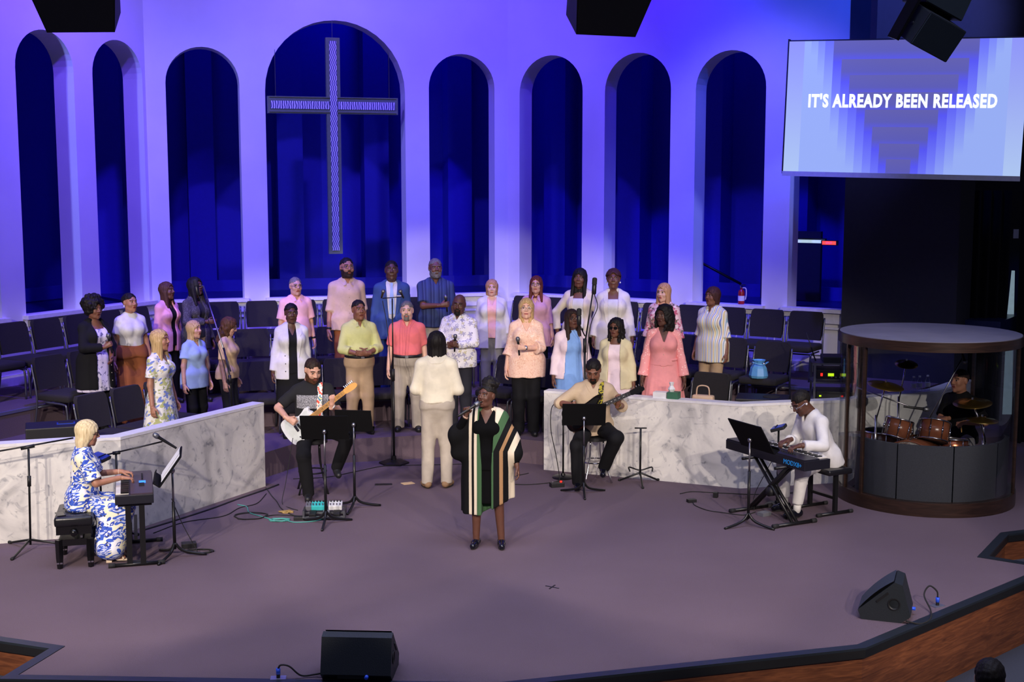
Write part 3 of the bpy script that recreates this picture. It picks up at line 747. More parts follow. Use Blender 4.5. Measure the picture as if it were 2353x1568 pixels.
        V, Q = F.mesh(); mi = np.zeros(len(Q), int); Vs = [V]; Qs = [Q]; ms = [mi]; n = len(V)
        hv, hf, hm = HEADS[g.fem, getattr(g, 'mouth', 0)]; HMn = np.array(g.HM)
        Vs.append((hv * g.hs) @ HMn.T + np.array(g.hc)); Qs.append(hf + n); ms.append(hm); n += len(hv)
        for sx in (-1, 1):
            sh, el, wr, f, pl, nm = g.arm[sx]; v, q = HANDS[nm]; v = v * (.98 if not g.fem else .90)
            if sx > 0: v = v * np.array([1, -1, 1]); q = q[:, ::-1]
            B = basis(f, pl); Vs.append((v + np.array([.012, 0, 0])) @ B.T + np.array(wr)); Qs.append(q + n); ms.append(np.zeros(len(q), int)); n += len(v)
        g._child('body', np.concatenate(Vs), np.concatenate(Qs), ['skin_' + g.skin, 'eye_white', 'iris', 'lip_' + g.skin, g.browmat], np.concatenate(ms))
    browmat = 'hair_black'; mouth = 0
    # -- things worn
    def hair(g, style, m, L=0.0, vol=1.0, bangs=0.0, seed=1):
        V, Q = hair_mesh(style, L, vol, bangs, seed); return g._child('hair', (V * g.hs) @ np.array(g.HM).T + np.array(g.hc), Q, [m])
    def beard(g, m, goatee=False):
        V, Q = goatee_mesh() if goatee else BEARD; return g._child('beard', (V * g.hs) @ np.array(g.HM).T + np.array(g.hc), Q, [m])
    def top(g, name, m, off=.012, hem=-.02, sleeve=.55, flare=.003, puff=0.0, loose=.5, v=None, vw=.5, openw=None, opentop=.45, wave=None, wr=.003, mats=None, mfun=None, z1=.545, hemw=0.0, square=None, cutarm=False, h=.0115, noarms=False):
        """shirt, blouse, jacket, cardigan or dress: hem in pelvis heights; v = depth of a V neck; openw = half width of an open front"""
        lo, hi = g._bb(); lo[2] = min(lo[2], g.po[2] + hem - .05) if False else lo[2]; F = Field(lo, hi, h)
        ac = max(a for z, a, b, c in g.prof if z > .2); bc = max(b for z, a, b, c in g.prof if z > .2)
        prof = []
        for z, a, b_, c in [(hem - .02, None, None, None)] + sorted([p for p in g.prof if p[0] > hem] + ([(.07,) + tuple(float(np.interp(.07, [p[0] for p in g.prof], [p[i] for p in g.prof])) for i in (1, 2, 3))] if hem < .06 else [])):
            if a is None:
                a, b_, c = [float(np.interp(max(hem, -.05), [p[0] for p in g.prof], [p[i] for p in g.prof])) for i in (1, 2, 3)]; a += hemw; b_ += hemw * .8
                if hem < -.12: pass
            if z < .10 and hem < .03: a = max(a, .088 * (.5 + .5 * g.w) + .122 * (.75 + .25 * g.w)); b_ = max(b_, .136 * g.w)
            if z < .32: k = loose; a = a + max(0, ac * .97 - a) * k; b_ = b_ + max(0, bc - b_) * k
            prof.append((z, a, b_, c))
        g._torso(F, off, z0=hem, z1=z1, prof=prof, wave=wave)
        Mt, ot = g.Mn.T.astype(f32), np.array(g.po, f32)
        F.put(lambda X, Y, Z: Mt[2, 0] * (X - ot[0]) + Mt[2, 1] * (Y - ot[1]) + Mt[2, 2] * (Z - ot[2]) - hem, lo, hi, 0, 'cut', 0)
        if not noarms: g._arms(F, off, sleeve, flare, puff)
        if wr: F.wrinkle(wr, 26, g.seed, .45)
        M, o = g.Mn.T.astype(f32), np.array(g.po, f32)
        def loc(X, Y, Z):
            dx, dy, dz = X - o[0], Y - o[1], Z - o[2]; return [M[i, 0] * dx + M[i, 1] * dy + M[i, 2] * dz for i in range(3)]
        if v is not None:
            def vf(X, Y, Z):
                x, y, z = loc(X, Y, Z); return np.maximum(np.maximum(np.abs(x) - (z - (.53 - v)) * vw, y + .02), z - .62)
            F.put(vf, lo, hi, 0, 'cut', 0)
        if square is not None:
            def sq(X, Y, Z):
                x, y, z = loc(X, Y, Z); return np.maximum(np.maximum(np.abs(x) - square[0], (.53 - square[1]) - z), np.maximum(y + .02, z - .62))
            F.put(sq, lo, hi, 0, 'cut', 0)
        if openw is not None:
            w0, w1 = openw
            def op(X, Y, Z):
                x, y, z = loc(X, Y, Z); t = np.clip((z - hem) / (opentop - hem), 0, 1.3); return np.maximum(np.abs(x) - (w0 + (w1 - w0) * t), y + .03)
            F.put(op, lo, hi, 0, 'cut', 0)
        V, Q = F.mesh(); mi = None
        if mfun is not None:
            c = (V[Q].mean(1) - np.array(g.po)) @ g.Mn; mi = mfun(c)
        from mathutils.bvhtree import BVHTree
        g.bvh = BVHTree.FromPolygons((V * 1.0).tolist(), Q.tolist()); g.lastopen = (hem, openw, opentop)
        return g._child(name, V, Q, mats or [m], mi)
    def skirt(g, name, m, top=.16, hem=-.5, flare=.1, wave=(7, .04, .05, -.4, 0), off=.014, a0=None, h=.0115, depth=.75):
        lo = list(g._bb()[0]); hi = list(g._bb()[1]); lo[0] -= flare; lo[1] -= flare; hi[0] += flare; hi[1] += flare; F = Field(lo, hi, h)
        pz = [p[0] for p in g.prof]; at = lambda z, i: float(np.interp(z, pz, [p[i] for p in g.prof]))
        aa, bb = at(0, 1), at(0, 2)
        prof = [(hem, aa + flare, bb + flare * depth, at(0, 3)), (-.1, aa + flare * .22, bb + flare * .2, at(0, 3)), (0, aa, bb, at(0, 3)), (top, at(top, 1), at(top, 2), at(top, 3))]
        F.tubeprof(prof, np.array(Matrix.Rotation(0, 3, 'Z')), g.po, hem, top, off, 0, wave)
        V, Q = F.mesh()
        from mathutils.bvhtree import BVHTree
        g.bvt = BVHTree.FromPolygons(V.tolist(), Q.tolist()); return g._child(name, V, Q, [m])
    def trousers(g, m, name='trousers', off=.014, knee=.072, hemr=.062, top=.12, wr=.003, length=1.0):
        lo, hi = g._bb(); F = Field(lo, hi, .0115); q = .75 + .25 * g.w
        F.tubeprof(g.prof, g.Mn, g.po, -.02, top, off, 0).ell(g.po + Vector((0, .012, -.05)), (.12 * g.w, .108 * g.w, .075), .03)
        if g.belly and top > .11: F.ell(g.tp(0, -.02 - g.belly * .5, .0), ((.11 + g.belly * .3) * g.w + off, .08 + g.belly * .4 + off, .09), .05)
        elif g.belly: F.ell(g.tp(0, -.055 - g.belly * .6, .08), ((.14 + g.belly * .4) * g.w + off, .108 + g.belly * .5 + off, .16 + off), .05)
        Mt, ot = g.Mn.T.astype(f32), np.array(g.po, f32)
        F.put(lambda X, Y, Z: top - (Mt[2, 0] * (X - ot[0]) + Mt[2, 1] * (Y - ot[1]) + Mt[2, 2] * (Z - ot[2])), lo, hi, 0, 'cut', 0)
        for sx in (-1, 1):
            hp, kn, an, toe = g.leg[sx]
            F.cone(hp + Vector((0, 0, .02)), kn, .080 * q + off, knee * q + off * .5, .085).cone(kn, kn.lerp(an, length) + Vector((0, 0, -.03 if length > .95 else 0)), knee * q + off * .5, hemr, .02, cap=True)
        if wr: F.wrinkle(wr, 24, g.seed + 9, .6)
        V, Q = F.mesh()
        from mathutils.bvhtree import BVHTree
        g.bvt = BVHTree.FromPolygons(V.tolist(), Q.tolist()); return g._child(name, V, Q, [m])
    def shoes(g, m, heel=0.0, sole='rubber', high=.03):
        for sx in (-1, 1):
            hp, kn, an, toe = g.leg[sx]; side = Vector((toe.y, -toe.x, 0)); up = side.cross(toe) if abs(toe.z) > .01 else Vector((0, 0, 1)); up = up if up.z > 0 else -up
            B = an + Vector((0, 0, 0)) - up * .075
            F = Field([B[i] - .26 for i in range(3)], [B[i] + .26 for i in range(3)], .009)
            F.cone(B - toe * .035 + up * .045, B + toe * .045 + up * .042, .040, .041, .01).cone(B + toe * .05 + up * .036, B + toe * .135 + up * .03, .040, .033, .02).cone(B - toe * .02 + up * .05, B - toe * .015 + up * (.06 + high), .038, .036, .02)
            F.put(lambda X, Y, Z: ((X - B.x) * up.x + (Y - B.y) * up.y + (Z - B.z) * up.z) - .004, [B[i] - .3 for i in range(3)], [B[i] + .3 for i in range(3)], 0, 'cut')
            V, Q = F.mesh(); sh = g._child('shoe', V, Q, [m])
            mb = MB(); pts = []
            for k in range(16):
                a = 2 * PI * k / 16; ca, sa = math.cos(a), math.sin(a); L = .108 if ca > 0 else .09; pts.append(B + toe * (.052 + L * ca) + side * (.041 - (.004 if ca > 0 else .008)) * sa * 1.0)
            n = 16; mb._add([(p + up * .0) * g.s for p in pts] + [(p + up * .016) * g.s for p in pts], [tuple(range(n))[::-1], tuple(range(n, 2 * n))] + [(i, (i + 1) % n, n + (i + 1) % n, n + i) for i in range(n)])
            mb.build('sole', sole, sh)
    def front(g, x, z, off=.006):
        """point on the front of the garment made last, torso frame x,z"""
        o = g.tp(x, -.6, z); d = g.M @ Vector((0, 1, 0)); h = g.bvh.ray_cast(o, d)
        return ((h[0] if h[0] is not None else g.tp(x, -.12, z)) - d * off) * g.s
    def lapels(g, m, z0=.12, w=.055):
        hem, ow, ot = g.lastopen
        for sx in (-1, 1):
            rows = []
            for k in range(13):
                t = k / 12; z = z0 + (.485 - z0) * t; tt = min(1.3, max(0, (z - hem) / (ot - hem))); xi = ow[0] + (ow[1] - ow[0]) * tt + .016
                wd = w * (t ** .6) * (1 if t < .72 else (1.0 if t > .78 else .45)) + .004; wd = min(wd, .12 - xi) if xi + wd > .12 else wd
                rows.append([g.front(sx * xi, z, .006), g.front(sx * (xi + wd), z, .012)])
            MB().grid(rows).build('lapel', m, g.root, True)
    def headpt(g, x, y, z): return (g.hc + g.HM @ (Vector((x, y, z)) * g.hs)) * g.s
    def glasses(g, m='black', dark=False):
        mb = MB(); 
        for sx in (-1, 1):
            pts = [g.headpt(sx * .031 + .023 * math.cos(a), -.097 - .004 * math.cos(a) * sx, .009 + .017 * math.sin(a)) for a in [2 * PI * k / 14 for k in range(14)]]
            mb.tube(pts, .0022, 5, True); mb.tube([g.headpt(sx * .054, -.096, .012), g.headpt(sx * .076, -.05, .012), g.headpt(sx * .078, .015, .010)], .0022, 5)
        mb.tube([g.headpt(-.009, -.1, .012), g.headpt(.009, -.1, .012)], .0022, 5)
        o = mb.build('glasses', m, g.root)
        if dark:
            mb = MB()
            for sx in (-1, 1):
                pts = [g.headpt(sx * .031 + .026 * math.cos(a), -.098, .008 + .020 * math.sin(a)) for a in [2 * PI * k / 14 for k in range(14)]]; pts2 = [g.headpt(sx * .031 + .026 * math.cos(a), -.094, .008 + .020 * math.sin(a)) for a in [2 * PI * k / 14 for k in range(14)]]
                mb._add(pts + pts2, [tuple(range(14)), tuple(range(14, 28))[::-1]] + [(i, (i + 1) % 14, 14 + (i + 1) % 14, 14 + i) for i in range(14)])
            mb.build('lens', 'black_gloss', o)
        return o
    def earrings(g, m='white', r=.008):
        for sx in (-1, 1):
            p = g.headpt(sx * .083, .008, -.036); MB().sphere(p, r, 8, 6).build('earring', m, g.root, True)
    def collar(g, m, r=.074, gap=.30, w=.040):
        """folded shirt collar with two points, its outer edge resting on the garment made last"""
        n = 25; rows = [[], [], [], []]
        for k in range(n):
            a = -PI / 2 + gap + (2 * PI - 2 * gap) * k / (n - 1); e = abs(k / (n - 1) - .5) * 2; tip = max(0, (e - .80) / .20); ca, sa = math.cos(a), math.sin(a)
            zc = .560 - .030 * e
            rows[0].append(g.tp(r * ca, .016 + r * sa, zc - .045) * g.s); rows[1].append(g.tp((r - .006) * ca, .014 + (r - .006) * sa, zc) * g.s); rows[2].append(g.tp((r + .004) * ca, .014 + (r + .004) * sa, zc + .003) * g.s)
            R = r + w + .012 * tip; x, y = R * ca, .014 + R * sa - .020 * tip
            o = g.tp(x, y, .75); h = g.bvh.ray_cast(o, g.M @ Vector((0, 0, -1)), .33); z = (g.M.transposed() @ (h[0] - g.po)).z + .010 if h[0] is not None else zc - .05
            rows[3].append(g.tp(x, y, min(max(z, zc - .085), zc - .012)) * g.s)
        mb = MB(); mb.grid(rows); return mb.build('collar', m, g.root, True)
    def band(g, name, m, z, off, h, t=.006):
        """belt around the trousers made last"""
        rows = [[], [], [], []]
        for k in range(37):
            q = 2 * PI * k / 36; d = g.M @ Vector((math.cos(q), math.sin(q), 0)); o = g.tp(0, 0, z) + d * .5; hh = g.bvt.ray_cast(o, -d, .5); R = (hh[0] - g.tp(0, 0, z)).length if hh[0] is not None else .17
            for i, (dz, dr) in enumerate(((-h / 2, -.004), (-h / 2, t), (h / 2, t), (h / 2, -.004))): rows[i].append((g.tp(0, 0, z + dz) + d * (R + dr)) * g.s)
        mb = MB(); mb.grid(rows); o = mb.build(name, m, g.root, True)
        if name == 'belt':
            p = (rows[1][27] + rows[2][27]) / 2; MB().box(p, (.045 * g.s, .012, h * g.s * .95)).build('buckle', 'steel', o)
        return o
    def buttons(g, m, zs, x=0.0, off=.02, r=.007):
        for z in zs:
            p = g.front(x, z, .002); MB().sphere(p, (r, r * .6, r), 8, 5).build('button', m, g.root)
    def ring(g, name, m, side, r=.034, w=.012, t=.0):
        sh, el, wr = g.arm[side][:3]; d = (wr - el).normalized(); p = el.lerp(wr, .96); mb = MB(); mb.tube([(p - d * w) * g.s, (p + d * w) * g.s], r * g.s, 14); return mb.build(name, m, g.root, True)
    def tie(g, m):
        mb = MB(); mb.grid([[g.tp(-w, y, z) * g.s, g.tp(w, y, z) * g.s] for z, w, y in ((.53, .012, -.09), (.505, .020, -.105), (.49, .013, -.112), (.30, .030, -.145), (.12, .036, -.135))]); return mb.build('tie', m, g.root)
def hand_point(g, side, along=.05, out=.03):
    """world-frame offset (in the figure frame) of the middle of a closed hand"""
    sh, el, wr, f, pl, nm = g.arm[side]; B = basis(f, pl); v = np.array([.012 + along, 0, -out]); return Vector(B @ v) * g.s + wr * g.s, Vector(B[:, 1]), Vector(B[:, 0]), Vector(B[:, 2])
def person(label, x, y, z, face, group=None, **kw):
    """face: heading in degrees, 0 = towards the hall, positive turns the figure to its left (picture right)"""
    r = thing('person', label, 'person', (x, y, z), math.radians(face), group)
    mt = kw.pop('mouth', 0); bm_ = kw.pop('brow', 'hair_black')
    class G(Fig): pass
    G.mouth = mt; G.browmat = bm_
    g = G(r, **kw); return g
def world_of(g, p):
    r = g.root; return Matrix.Translation(r.location) @ Euler(r.rotation_euler).to_matrix().to_4x4() @ Vector(p)
# ------------------------------------------------------------------ hand-held microphones
mat('mic_body', (24, 24, 26), 0.4); mat('mic_grille', (120, 122, 128), 0.4, 0.8, var=.3, scale=400)
def make_mic(label, p, axis, group=None, L=.17):
    """p = grip middle, axis points to the grille"""
    r = thing('microphone', label, 'microphone', p, 0, group)
    a = Vector(axis).normalized(); q = a.to_track_quat('Z', 'Y').to_matrix()
    mb = MB().lathe([(0.0, -L * .62), (.011, -L * .62), (.0125, -L * .4), (.016, L * .40), (.021, L * .46)], 14, M=q); mb.build('handle', 'mic_body', r, True)
    mb = MB().lathe([(.021, L * .46), (.026, L * .52), (.0265, L * .62), (.021, L * .74), (.0, L * .79)], 14, M=q); mb.build('grille', 'mic_grille', r, True)
    return r
def held_mic(g, side, label, tilt=(0, 0, 0)):
    p, y, x, z = hand_point(g, side, .062, .030); ax = y if side < 0 else -y
    R = Euler(g.root.rotation_euler).to_matrix(); return make_mic(label, world_of(g, p), R @ (ax + Vector(tilt)), 'microphones held by singers')
def loc_in(x, y, z, face, height, P):
    s = height / 1.75; v = Matrix.Rotation(-math.radians(face), 3, 'Z') @ (Vector(P) - Vector((x, y, z))); return v / s

# ------------------------------------------------------------------ fabrics
for n, c in dict(c_white=(218, 216, 216), c_black=(22, 22, 25), c_charcoal=(44, 44, 52), c_khaki=(178, 152, 122), c_stone=(176, 166, 152), c_cream=(224, 216, 194), c_salmon=(232, 118, 118), c_yellow=(196, 198, 130),
                 c_tan=(206, 176, 156), c_pinkshirt=(244, 190, 180), c_suit=(58, 80, 132), c_paleblue=(164, 190, 232), c_skyblue=(132, 172, 232), c_rust=(150, 88, 52), c_pinkblazer=(238, 168, 178), c_lilac=(226, 200, 214),
                 c_ivory=(230, 218, 196), c_pinkdress=(238, 156, 156), c_sand=(222, 190, 146), c_mauve=(206, 158, 178), c_offwhite=(226, 220, 214), c_bass=(196, 174, 146), c_palepink=(236, 214, 222), c_creamcard=(214, 204, 166), c_grey=(150, 148, 150), c_socks=(228, 226, 224), c_brownshoe=(140, 112, 84), c_beigeheel=(224, 204, 176)).items(): cloth(n, c)
cloth_spots('c_peach', (244, 206, 184), [((232, 184, 160), 34, .56, 1.5, .3), ((252, 228, 212), 20, .62, 2, .8)])

cloth_flowers('c_floralshirt', (228, 226, 230), [((170, 168, 196), 13, .36, 5, .3), ((196, 190, 160), 14, .28, 4, 1.1), ((120, 118, 140), 19, .14, 3, 2.0)])
cloth_flowers('c_floraldress', (232, 230, 222), [((186, 190, 130), 10, .38, 3, .5), ((120, 138, 206), 10, .36, 5, 1.3), ((150, 160, 100), 14, .18, 3, .9), ((206, 196, 160), 15, .2, 4, 2.2)])
cloth_flowers('c_floralblouse', (226, 186, 180), [((196, 96, 116), 12, .42, 5, .4), ((112, 104, 88), 14, .34, 3, 1.4), ((240, 214, 206), 15, .30, 4, 2.0)])
cloth_flowers('c_bluefloral', (240, 236, 206), [((240, 240, 246), 6.5, .46, 4, 2.5), ((66, 98, 200), 8, .50, 6, .4), ((206, 214, 240), 8, .30, 6, .4), ((66, 98, 200), 8, .16, 6, .4), ((52, 78, 180), 13, .34, 3, 1.2), ((232, 232, 240), 13, .17, 3, 1.2), ((60, 62, 84), 19, .17, 4, .9)])
cloth_flowers('c_dots', (238, 160, 160), [((252, 214, 208), 34, .26, 0, .3)])
cloth_spots('c_tweed', (66, 62, 70), [((88, 84, 92), 60, .55, 0, .4)])
cloth_stripes('c_plaid', [(0, (58, 70, 112)), (.22, (46, 54, 92)), (.45, (74, 86, 126)), (.55, (50, 60, 100)), (.8, (64, 78, 122))], 9)
cloth_stripes('c_striped', [(0, (226, 222, 200)), (.14, (120, 140, 200)), (.24, (230, 228, 214)), (.40, (222, 200, 128)), (.52, (228, 226, 214)), (.66, (150, 182, 190)), (.76, (236, 232, 220)), (.9, (190, 170, 130))], 13)
mat('c_knitblack', (9, 9, 11), .95, spec=.1); mat('gold', (212, 170, 80), .3, 1.0); mat('patent', (14, 15, 24), .12)
cloth_spots('c_lace', (70, 68, 70), [((176, 174, 176), 70, .48, 1, .2)]); cloth_spots('c_greyprint', (222, 214, 236), [((120, 116, 150), 26, .58, .6, .9)])

DOWN = dict(p=(.245, -.03, .83))
MICR = dict(p=(.05, -.26, 1.16), hand='grip', f=(-.55, -.65, .45), palm=(-.8, .55, 0), pole=(1, .3, -.7))
MICL = dict(MICR)
CHOIR = 'choir singers standing on the risers'
# --- group on the left
g = person('woman with rounded afro in long black cardigan over lavender printed dress, holding a microphone', -4.82, 14.97, .6, 55, CHOIR, height=1.56, fem=1, skin='brown', wide=1.28, seed=11, armR=MICR, armL=dict(p=(.02, -.30, 1.02), hand='relaxed', pole=(1, .3, -.6)), head=(0, .05, 0))
g.top('dress', 'c_greyprint', hem=-.38, sleeve=.5, off=.014, loose=.7, square=(.085, .10), hemw=.05, wave=(9, .03, -.1, -.4, 0)); g.trousers('c_black'); g.top('cardigan', 'c_black', hem=-.34, sleeve=1.9, off=.034, loose=.6, openw=(.10, .085), hemw=.05); g.hair('afro', 'hair_black', vol=1.0); g.shoes('black'); g.buttons('c_stone', (-.05, -.15, -.25), .13, .05)
held_mic(g, -1, 'handheld microphone held by the woman in the black cardigan', (0, -.4, .4))
g = person('woman in white tee and rust brown wide trousers with hair tied back', -4.56, 15.51, .6, 38, CHOIR, height=1.585, fem=1, skin='tan', wide=1.12, seed=12, head=(.25, -.05, 0), bust=1.1)
g.top('tee', 'c_white', hem=.10, sleeve=.62, off=.016, loose=.5, flare=.012); g.trousers('c_rust', off=.03, knee=.10, hemr=.11, top=.12); g.hair('bun', 'hair_black'); g.earrings('white', .011); g.shoes('black')
g = person('woman in pale pink blazer with long braids falling over her chest', -4.52, 17.04, .6, 62, CHOIR, height=1.60, fem=1, skin='dark', wide=1.0, seed=13, head=(.15, -.08, 0))
g.top('top', 'c_black', hem=-.1, sleeve=.4, off=.008, v=.10); g.trousers('c_black'); g.top('blazer', 'c_pinkblazer', hem=-.18, sleeve=1.93, off=.026, openw=(.04, .05)); g.lapels('c_pinkblazer'); g.hair('long', 'hair_brown', L=.40, vol=.95); g.shoes('black')
g = person('woman in dark grey tweed blazer behind the tall boom microphone', -4.17, 17.14, .6, 55, CHOIR, height=1.655, fem=1, skin='deep', wide=1.02, seed=14, head=(.1, -.12, 0), armR=dict(p=(.06, -.27, 1.16), hand='relaxed', pole=(1, .4, -.6)))
g.top('top', 'c_charcoal', hem=-.02, sleeve=.4, off=.008, v=.10); g.trousers('c_khaki'); g.top('blazer', 'c_tweed', hem=-.2, sleeve=1.93, off=.026, openw=(.05, .05)); g.lapels('c_tweed'); g.hair('long', 'hair_black', L=.26, vol=1.05); g.shoes('black')
g = person('blonde woman in white dress printed with blue flowers and green leaves', -3.86, 14.19, .3, 72, CHOIR, height=1.595, fem=1, skin='tan', wide=1.1, seed=15, head=(.1, -.02, 0))
g.top('dress', 'c_floraldress', hem=.1, sleeve=.72, off=.016, v=.14, flare=.012, puff=.008); g.skirt('skirt', 'c_floraldress', top=.16, hem=-.66, flare=.10); g.hair('long', 'hair_blond', L=.36, vol=1.0); g.shoes('c_beigeheel')
g = person('woman in light blue flutter sleeve blouse with straight blonde hair', -3.93, 16.02, .3, 58, CHOIR, height=1.50, fem=1, skin='light', wide=1.1, seed=16, head=(.1, -.05, 0))
g.top('blouse', 'c_paleblue', hem=-.16, sleeve=.62, off=.018, loose=.7, v=.10, flare=.022); g.trousers('c_black'); g.hair('long', 'hair_blond', L=.23, vol=1.0, bangs=.02); g.shoes('black')
g = person('woman in beige blouse looking down with long wavy brown hair', -3.53, 16.07, .3, 82, CHOIR, height=1.54, fem=1, skin='light', wide=1.05, seed=17, head=(.1, .38, 0))
g.top('blouse', 'c_sand', hem=-.05, sleeve=.8, off=.018, loose=.6, flare=.008); g.trousers('c_charcoal'); g.hair('curly', 'hair_brown', L=.24, vol=.82, seed=4); g.shoes('black'); g.glasses('blackmetal')
# --- middle
g = person('woman in white double breasted blazer over black V neck dress', -2.77, 16.29, .3, 16, CHOIR, height=1.69, fem=1, skin='deep', wide=1.12, seed=18, head=(.05, .05, 0), armL=dict(p=(.22, .05, .86)))
g.top('dress', 'c_black', hem=-.10, sleeve=.4, off=.010, v=.14, vw=.42); g.skirt('skirt', 'c_black', hem=-.62, flare=.02, wave=None); g.top('blazer', 'c_white', hem=-.17, sleeve=1.92, off=.028, loose=.45, openw=(.055, .05), wr=.002); g.lapels('c_white'); g.buttons('black', (.14, .04, -.06), -.10, .035); g.hair('short', 'hair_black', vol=.9); g.shoes('black')
g = person('older man with glasses in pale pink short sleeved shirt', -2.91, 17.5, .6, 28, CHOIR, height=1.63, skin='light', wide=1.06, seed=19, belly=.02, brow='hair_grey')
g.top('shirt', 'c_pinkshirt', hem=-.06, sleeve=.85, off=.022, loose=.8, v=.06, flare=.02); g.collar('c_pinkshirt'); g.trousers('c_stone'); g.hair('buzz', 'hair_grey'); g.glasses(); g.ring('watch', 'black', 1); g.shoes('black')
g = person('tall bearded man with glasses in tan button shirt with rolled sleeves', -2.24, 17.69, .6, 18, CHOIR, height=1.88, skin='tan', wide=1.0, seed=20, head=(.1, -.08, 0), armL=dict(p=(.235, .02, .84)))
g.top('shirt', 'c_tan', hem=-.10, sleeve=1.1, off=.022, loose=.75, v=.05, flare=.006); g.collar('c_tan'); g.trousers('c_rust'); g.buttons('c_khaki', (.42, .32, .22, .12, .02), 0, .03, .005); g.hair('buzz', 'hair_black'); g.beard('hair_darkbrown'); g.glasses(); g.ring('watch', 'black', -1); g.shoes('black')
g = person('man in yellow green shirt and khaki trousers with clasped hands', -1.95, 16.52, .3, 20, CHOIR, height=1.71, skin='brown', wide=1.02, seed=21, head=(.1, -.04, 0), belly=.01, armR=dict(p=(.05, -.22, 1.08), hand='relaxed', f=(-1, -.25, .05), palm=(0, 1, .2), pole=(1, .45, -.5)), armL=dict(p=(.055, -.25, 1.09), hand='relaxed', f=(-1, -.2, .05), palm=(0, 1, .2), pole=(1, .45, -.5)), legL=dict(p=(.11, 0, .075)), legR=dict(p=(.11, .02, .075)))
g.top('shirt', 'c_yellow', hem=.10, sleeve=1.45, off=.022, loose=.45, v=.07, flare=.010); g.collar('c_yellow'); g.trousers('c_khaki', hemr=.068, knee=.074, top=.105); g.band('belt', 'black', .085, .03, .036); g.hair('short', 'hair_black', vol=.6); g.shoes('black')
g = person('man in blue suit with white shirt and pale tie', -1.65, 17.86, .6, 5, CHOIR, height=1.83, skin='deep', wide=1.0, seed=22, head=(.05, -.1, 0), armL=dict(p=(.22, -.02, .85)))
g.top('shirt', 'c_white', hem=.05, sleeve=.4, off=.010); g.collar('c_white', .066, .3, .02); g.tie('c_paleblue'); g.top('jacket', 'c_suit', hem=-.22, sleeve=1.93, off=.028, loose=.45, openw=(.02, .07), wr=.002); g.lapels('c_suit'); g.trousers('c_suit'); g.hair('short', 'hair_black', vol=.5); g.shoes('black')
MB().box(g.tp(.10, -.155, .36) * g.s, (.07, .01, .014)).build('pocket_square', 'c_white', g.root)
g = person('grey haired man with goatee in salmon short sleeved shirt and stone trousers', -1.35, 16.70, .3, 2, CHOIR, height=1.68, skin='fair', wide=1.1, seed=23, belly=.025, brow='hair_grey', head=(-.02, 0, 0), legL=dict(p=(.13, .0, .075)), legR=dict(p=(.12, .02, .075)), armL=dict(p=(.25, .03, .85)))
g.top('shirt', 'c_salmon', hem=.10, sleeve=.82, off=.024, loose=.6, v=.06, flare=.014); g.collar('c_salmon'); g.trousers('c_stone', hemr=.070, knee=.074, top=.105); g.band('belt', 'black', .085, .03, .036); g.hair('short', 'hair_grey', vol=.5); g.beard('hair_grey', True); g.shoes('black')
g = person('grey bearded man in dark blue striped shirt holding a microphone', -1.06, 18.03, .6, 8, CHOIR, height=1.85, skin='dark', wide=1.12, seed=24, belly=.02, head=(.1, -.05, 0), brow='hair_grey', armR=dict(p=(-.04, -.28, 1.17), hand='grip', f=(-.9, -.3, .15), palm=(0, .9, 0), pole=(1, .2, -.8)))
g.top('shirt', 'c_plaid', hem=-.08, sleeve=.85, off=.024, loose=.75, v=.06, flare=.016); g.collar('c_plaid'); g.trousers('c_stone'); g.hair('buzz', 'hair_grey'); g.beard('hair_grey'); g.shoes('black')
held_mic(g, -1, 'handheld microphone held by the man in the dark blue shirt', (0, -.1, .6))
g = person('bald man in white leaf print shirt holding a microphone with both hands', -0.69, 16.89, .3, -18, CHOIR, height=1.75, skin='deep', wide=1.14, seed=25, belly=.02, head=(.2, .12, .12), armR=dict(p=(.03, -.27, 1.14), hand='grip', f=(-.8, -.5, .1), palm=(-.2, .9, 0), pole=(1, .3, -.6)), armL=dict(p=(.05, -.25, 1.12), hand='grip', f=(-.9, -.4, .1), palm=(-.2, .9, 0), pole=(1, .3, -.6)))
g.top('shirt', 'c_floralshirt', hem=-.13, sleeve=1.9, off=.024, loose=.7, v=.05); g.collar('c_floralshirt'); g.trousers('c_charcoal', hemr=.07); g.beard('hair_black', True); g.shoes('black')
held_mic(g, -1, 'handheld microphone held by the bald man in the leaf print shirt', (.3, -.3, .5))
g = person('woman with blonde bob in loose white blouse over pink top', -0.28, 18.13, .6, 0, CHOIR, height=1.55, fem=1, skin='fair', wide=1.3, seed=26, brow='hair_brown')
g.top('top', 'c_pinkshirt', hem=-.1, sleeve=.4, off=.012, v=.12); g.trousers('c_grey', hemr=.08); g.top('blouse', 'c_white', hem=-.26, sleeve=1.85, off=.036, loose=.9, openw=(.05, .07), flare=.012, hemw=.03); g.hair('bob', 'hair_strawberry', L=.125, vol=1.05); g.shoes('black')
g = person('blonde woman with glasses in peach textured blouse holding a microphone', 0.18, 16.40, .3, 0, CHOIR, height=1.74, fem=1, skin='fair', wide=1.16, seed=27, brow='hair_brown', head=(-.02, -.05, 0), armL=dict(p=(-.02, -.27, 1.16), hand='grip', f=(-.9, -.35, .15), palm=(-.1, .9, 0), pole=(1, .3, -.6)))
g.top('blouse', 'c_peach', hem=-.19, sleeve=1.35, off=.026, loose=.9, v=.13, flare=.028, puff=.006, wr=.004); g.trousers('c_black', hemr=.075); g.hair('long', 'hair_blond', L=.21, vol=1.08); g.glasses('steel'); g.ring('watch', 'chrome', 1); g.shoes('black', high=-.01)
held_mic(g, 1, 'handheld microphone held by the blonde woman in the peach blouse', (-.3, -.1, .6))
g = person('woman with straight auburn hair and glasses in mauve shirt', 0.33, 17.73, .6, -10, CHOIR, height=1.63, fem=1, skin='light', wide=1.1, seed=28, brow='hair_auburn', head=(.05, -.08, 0))
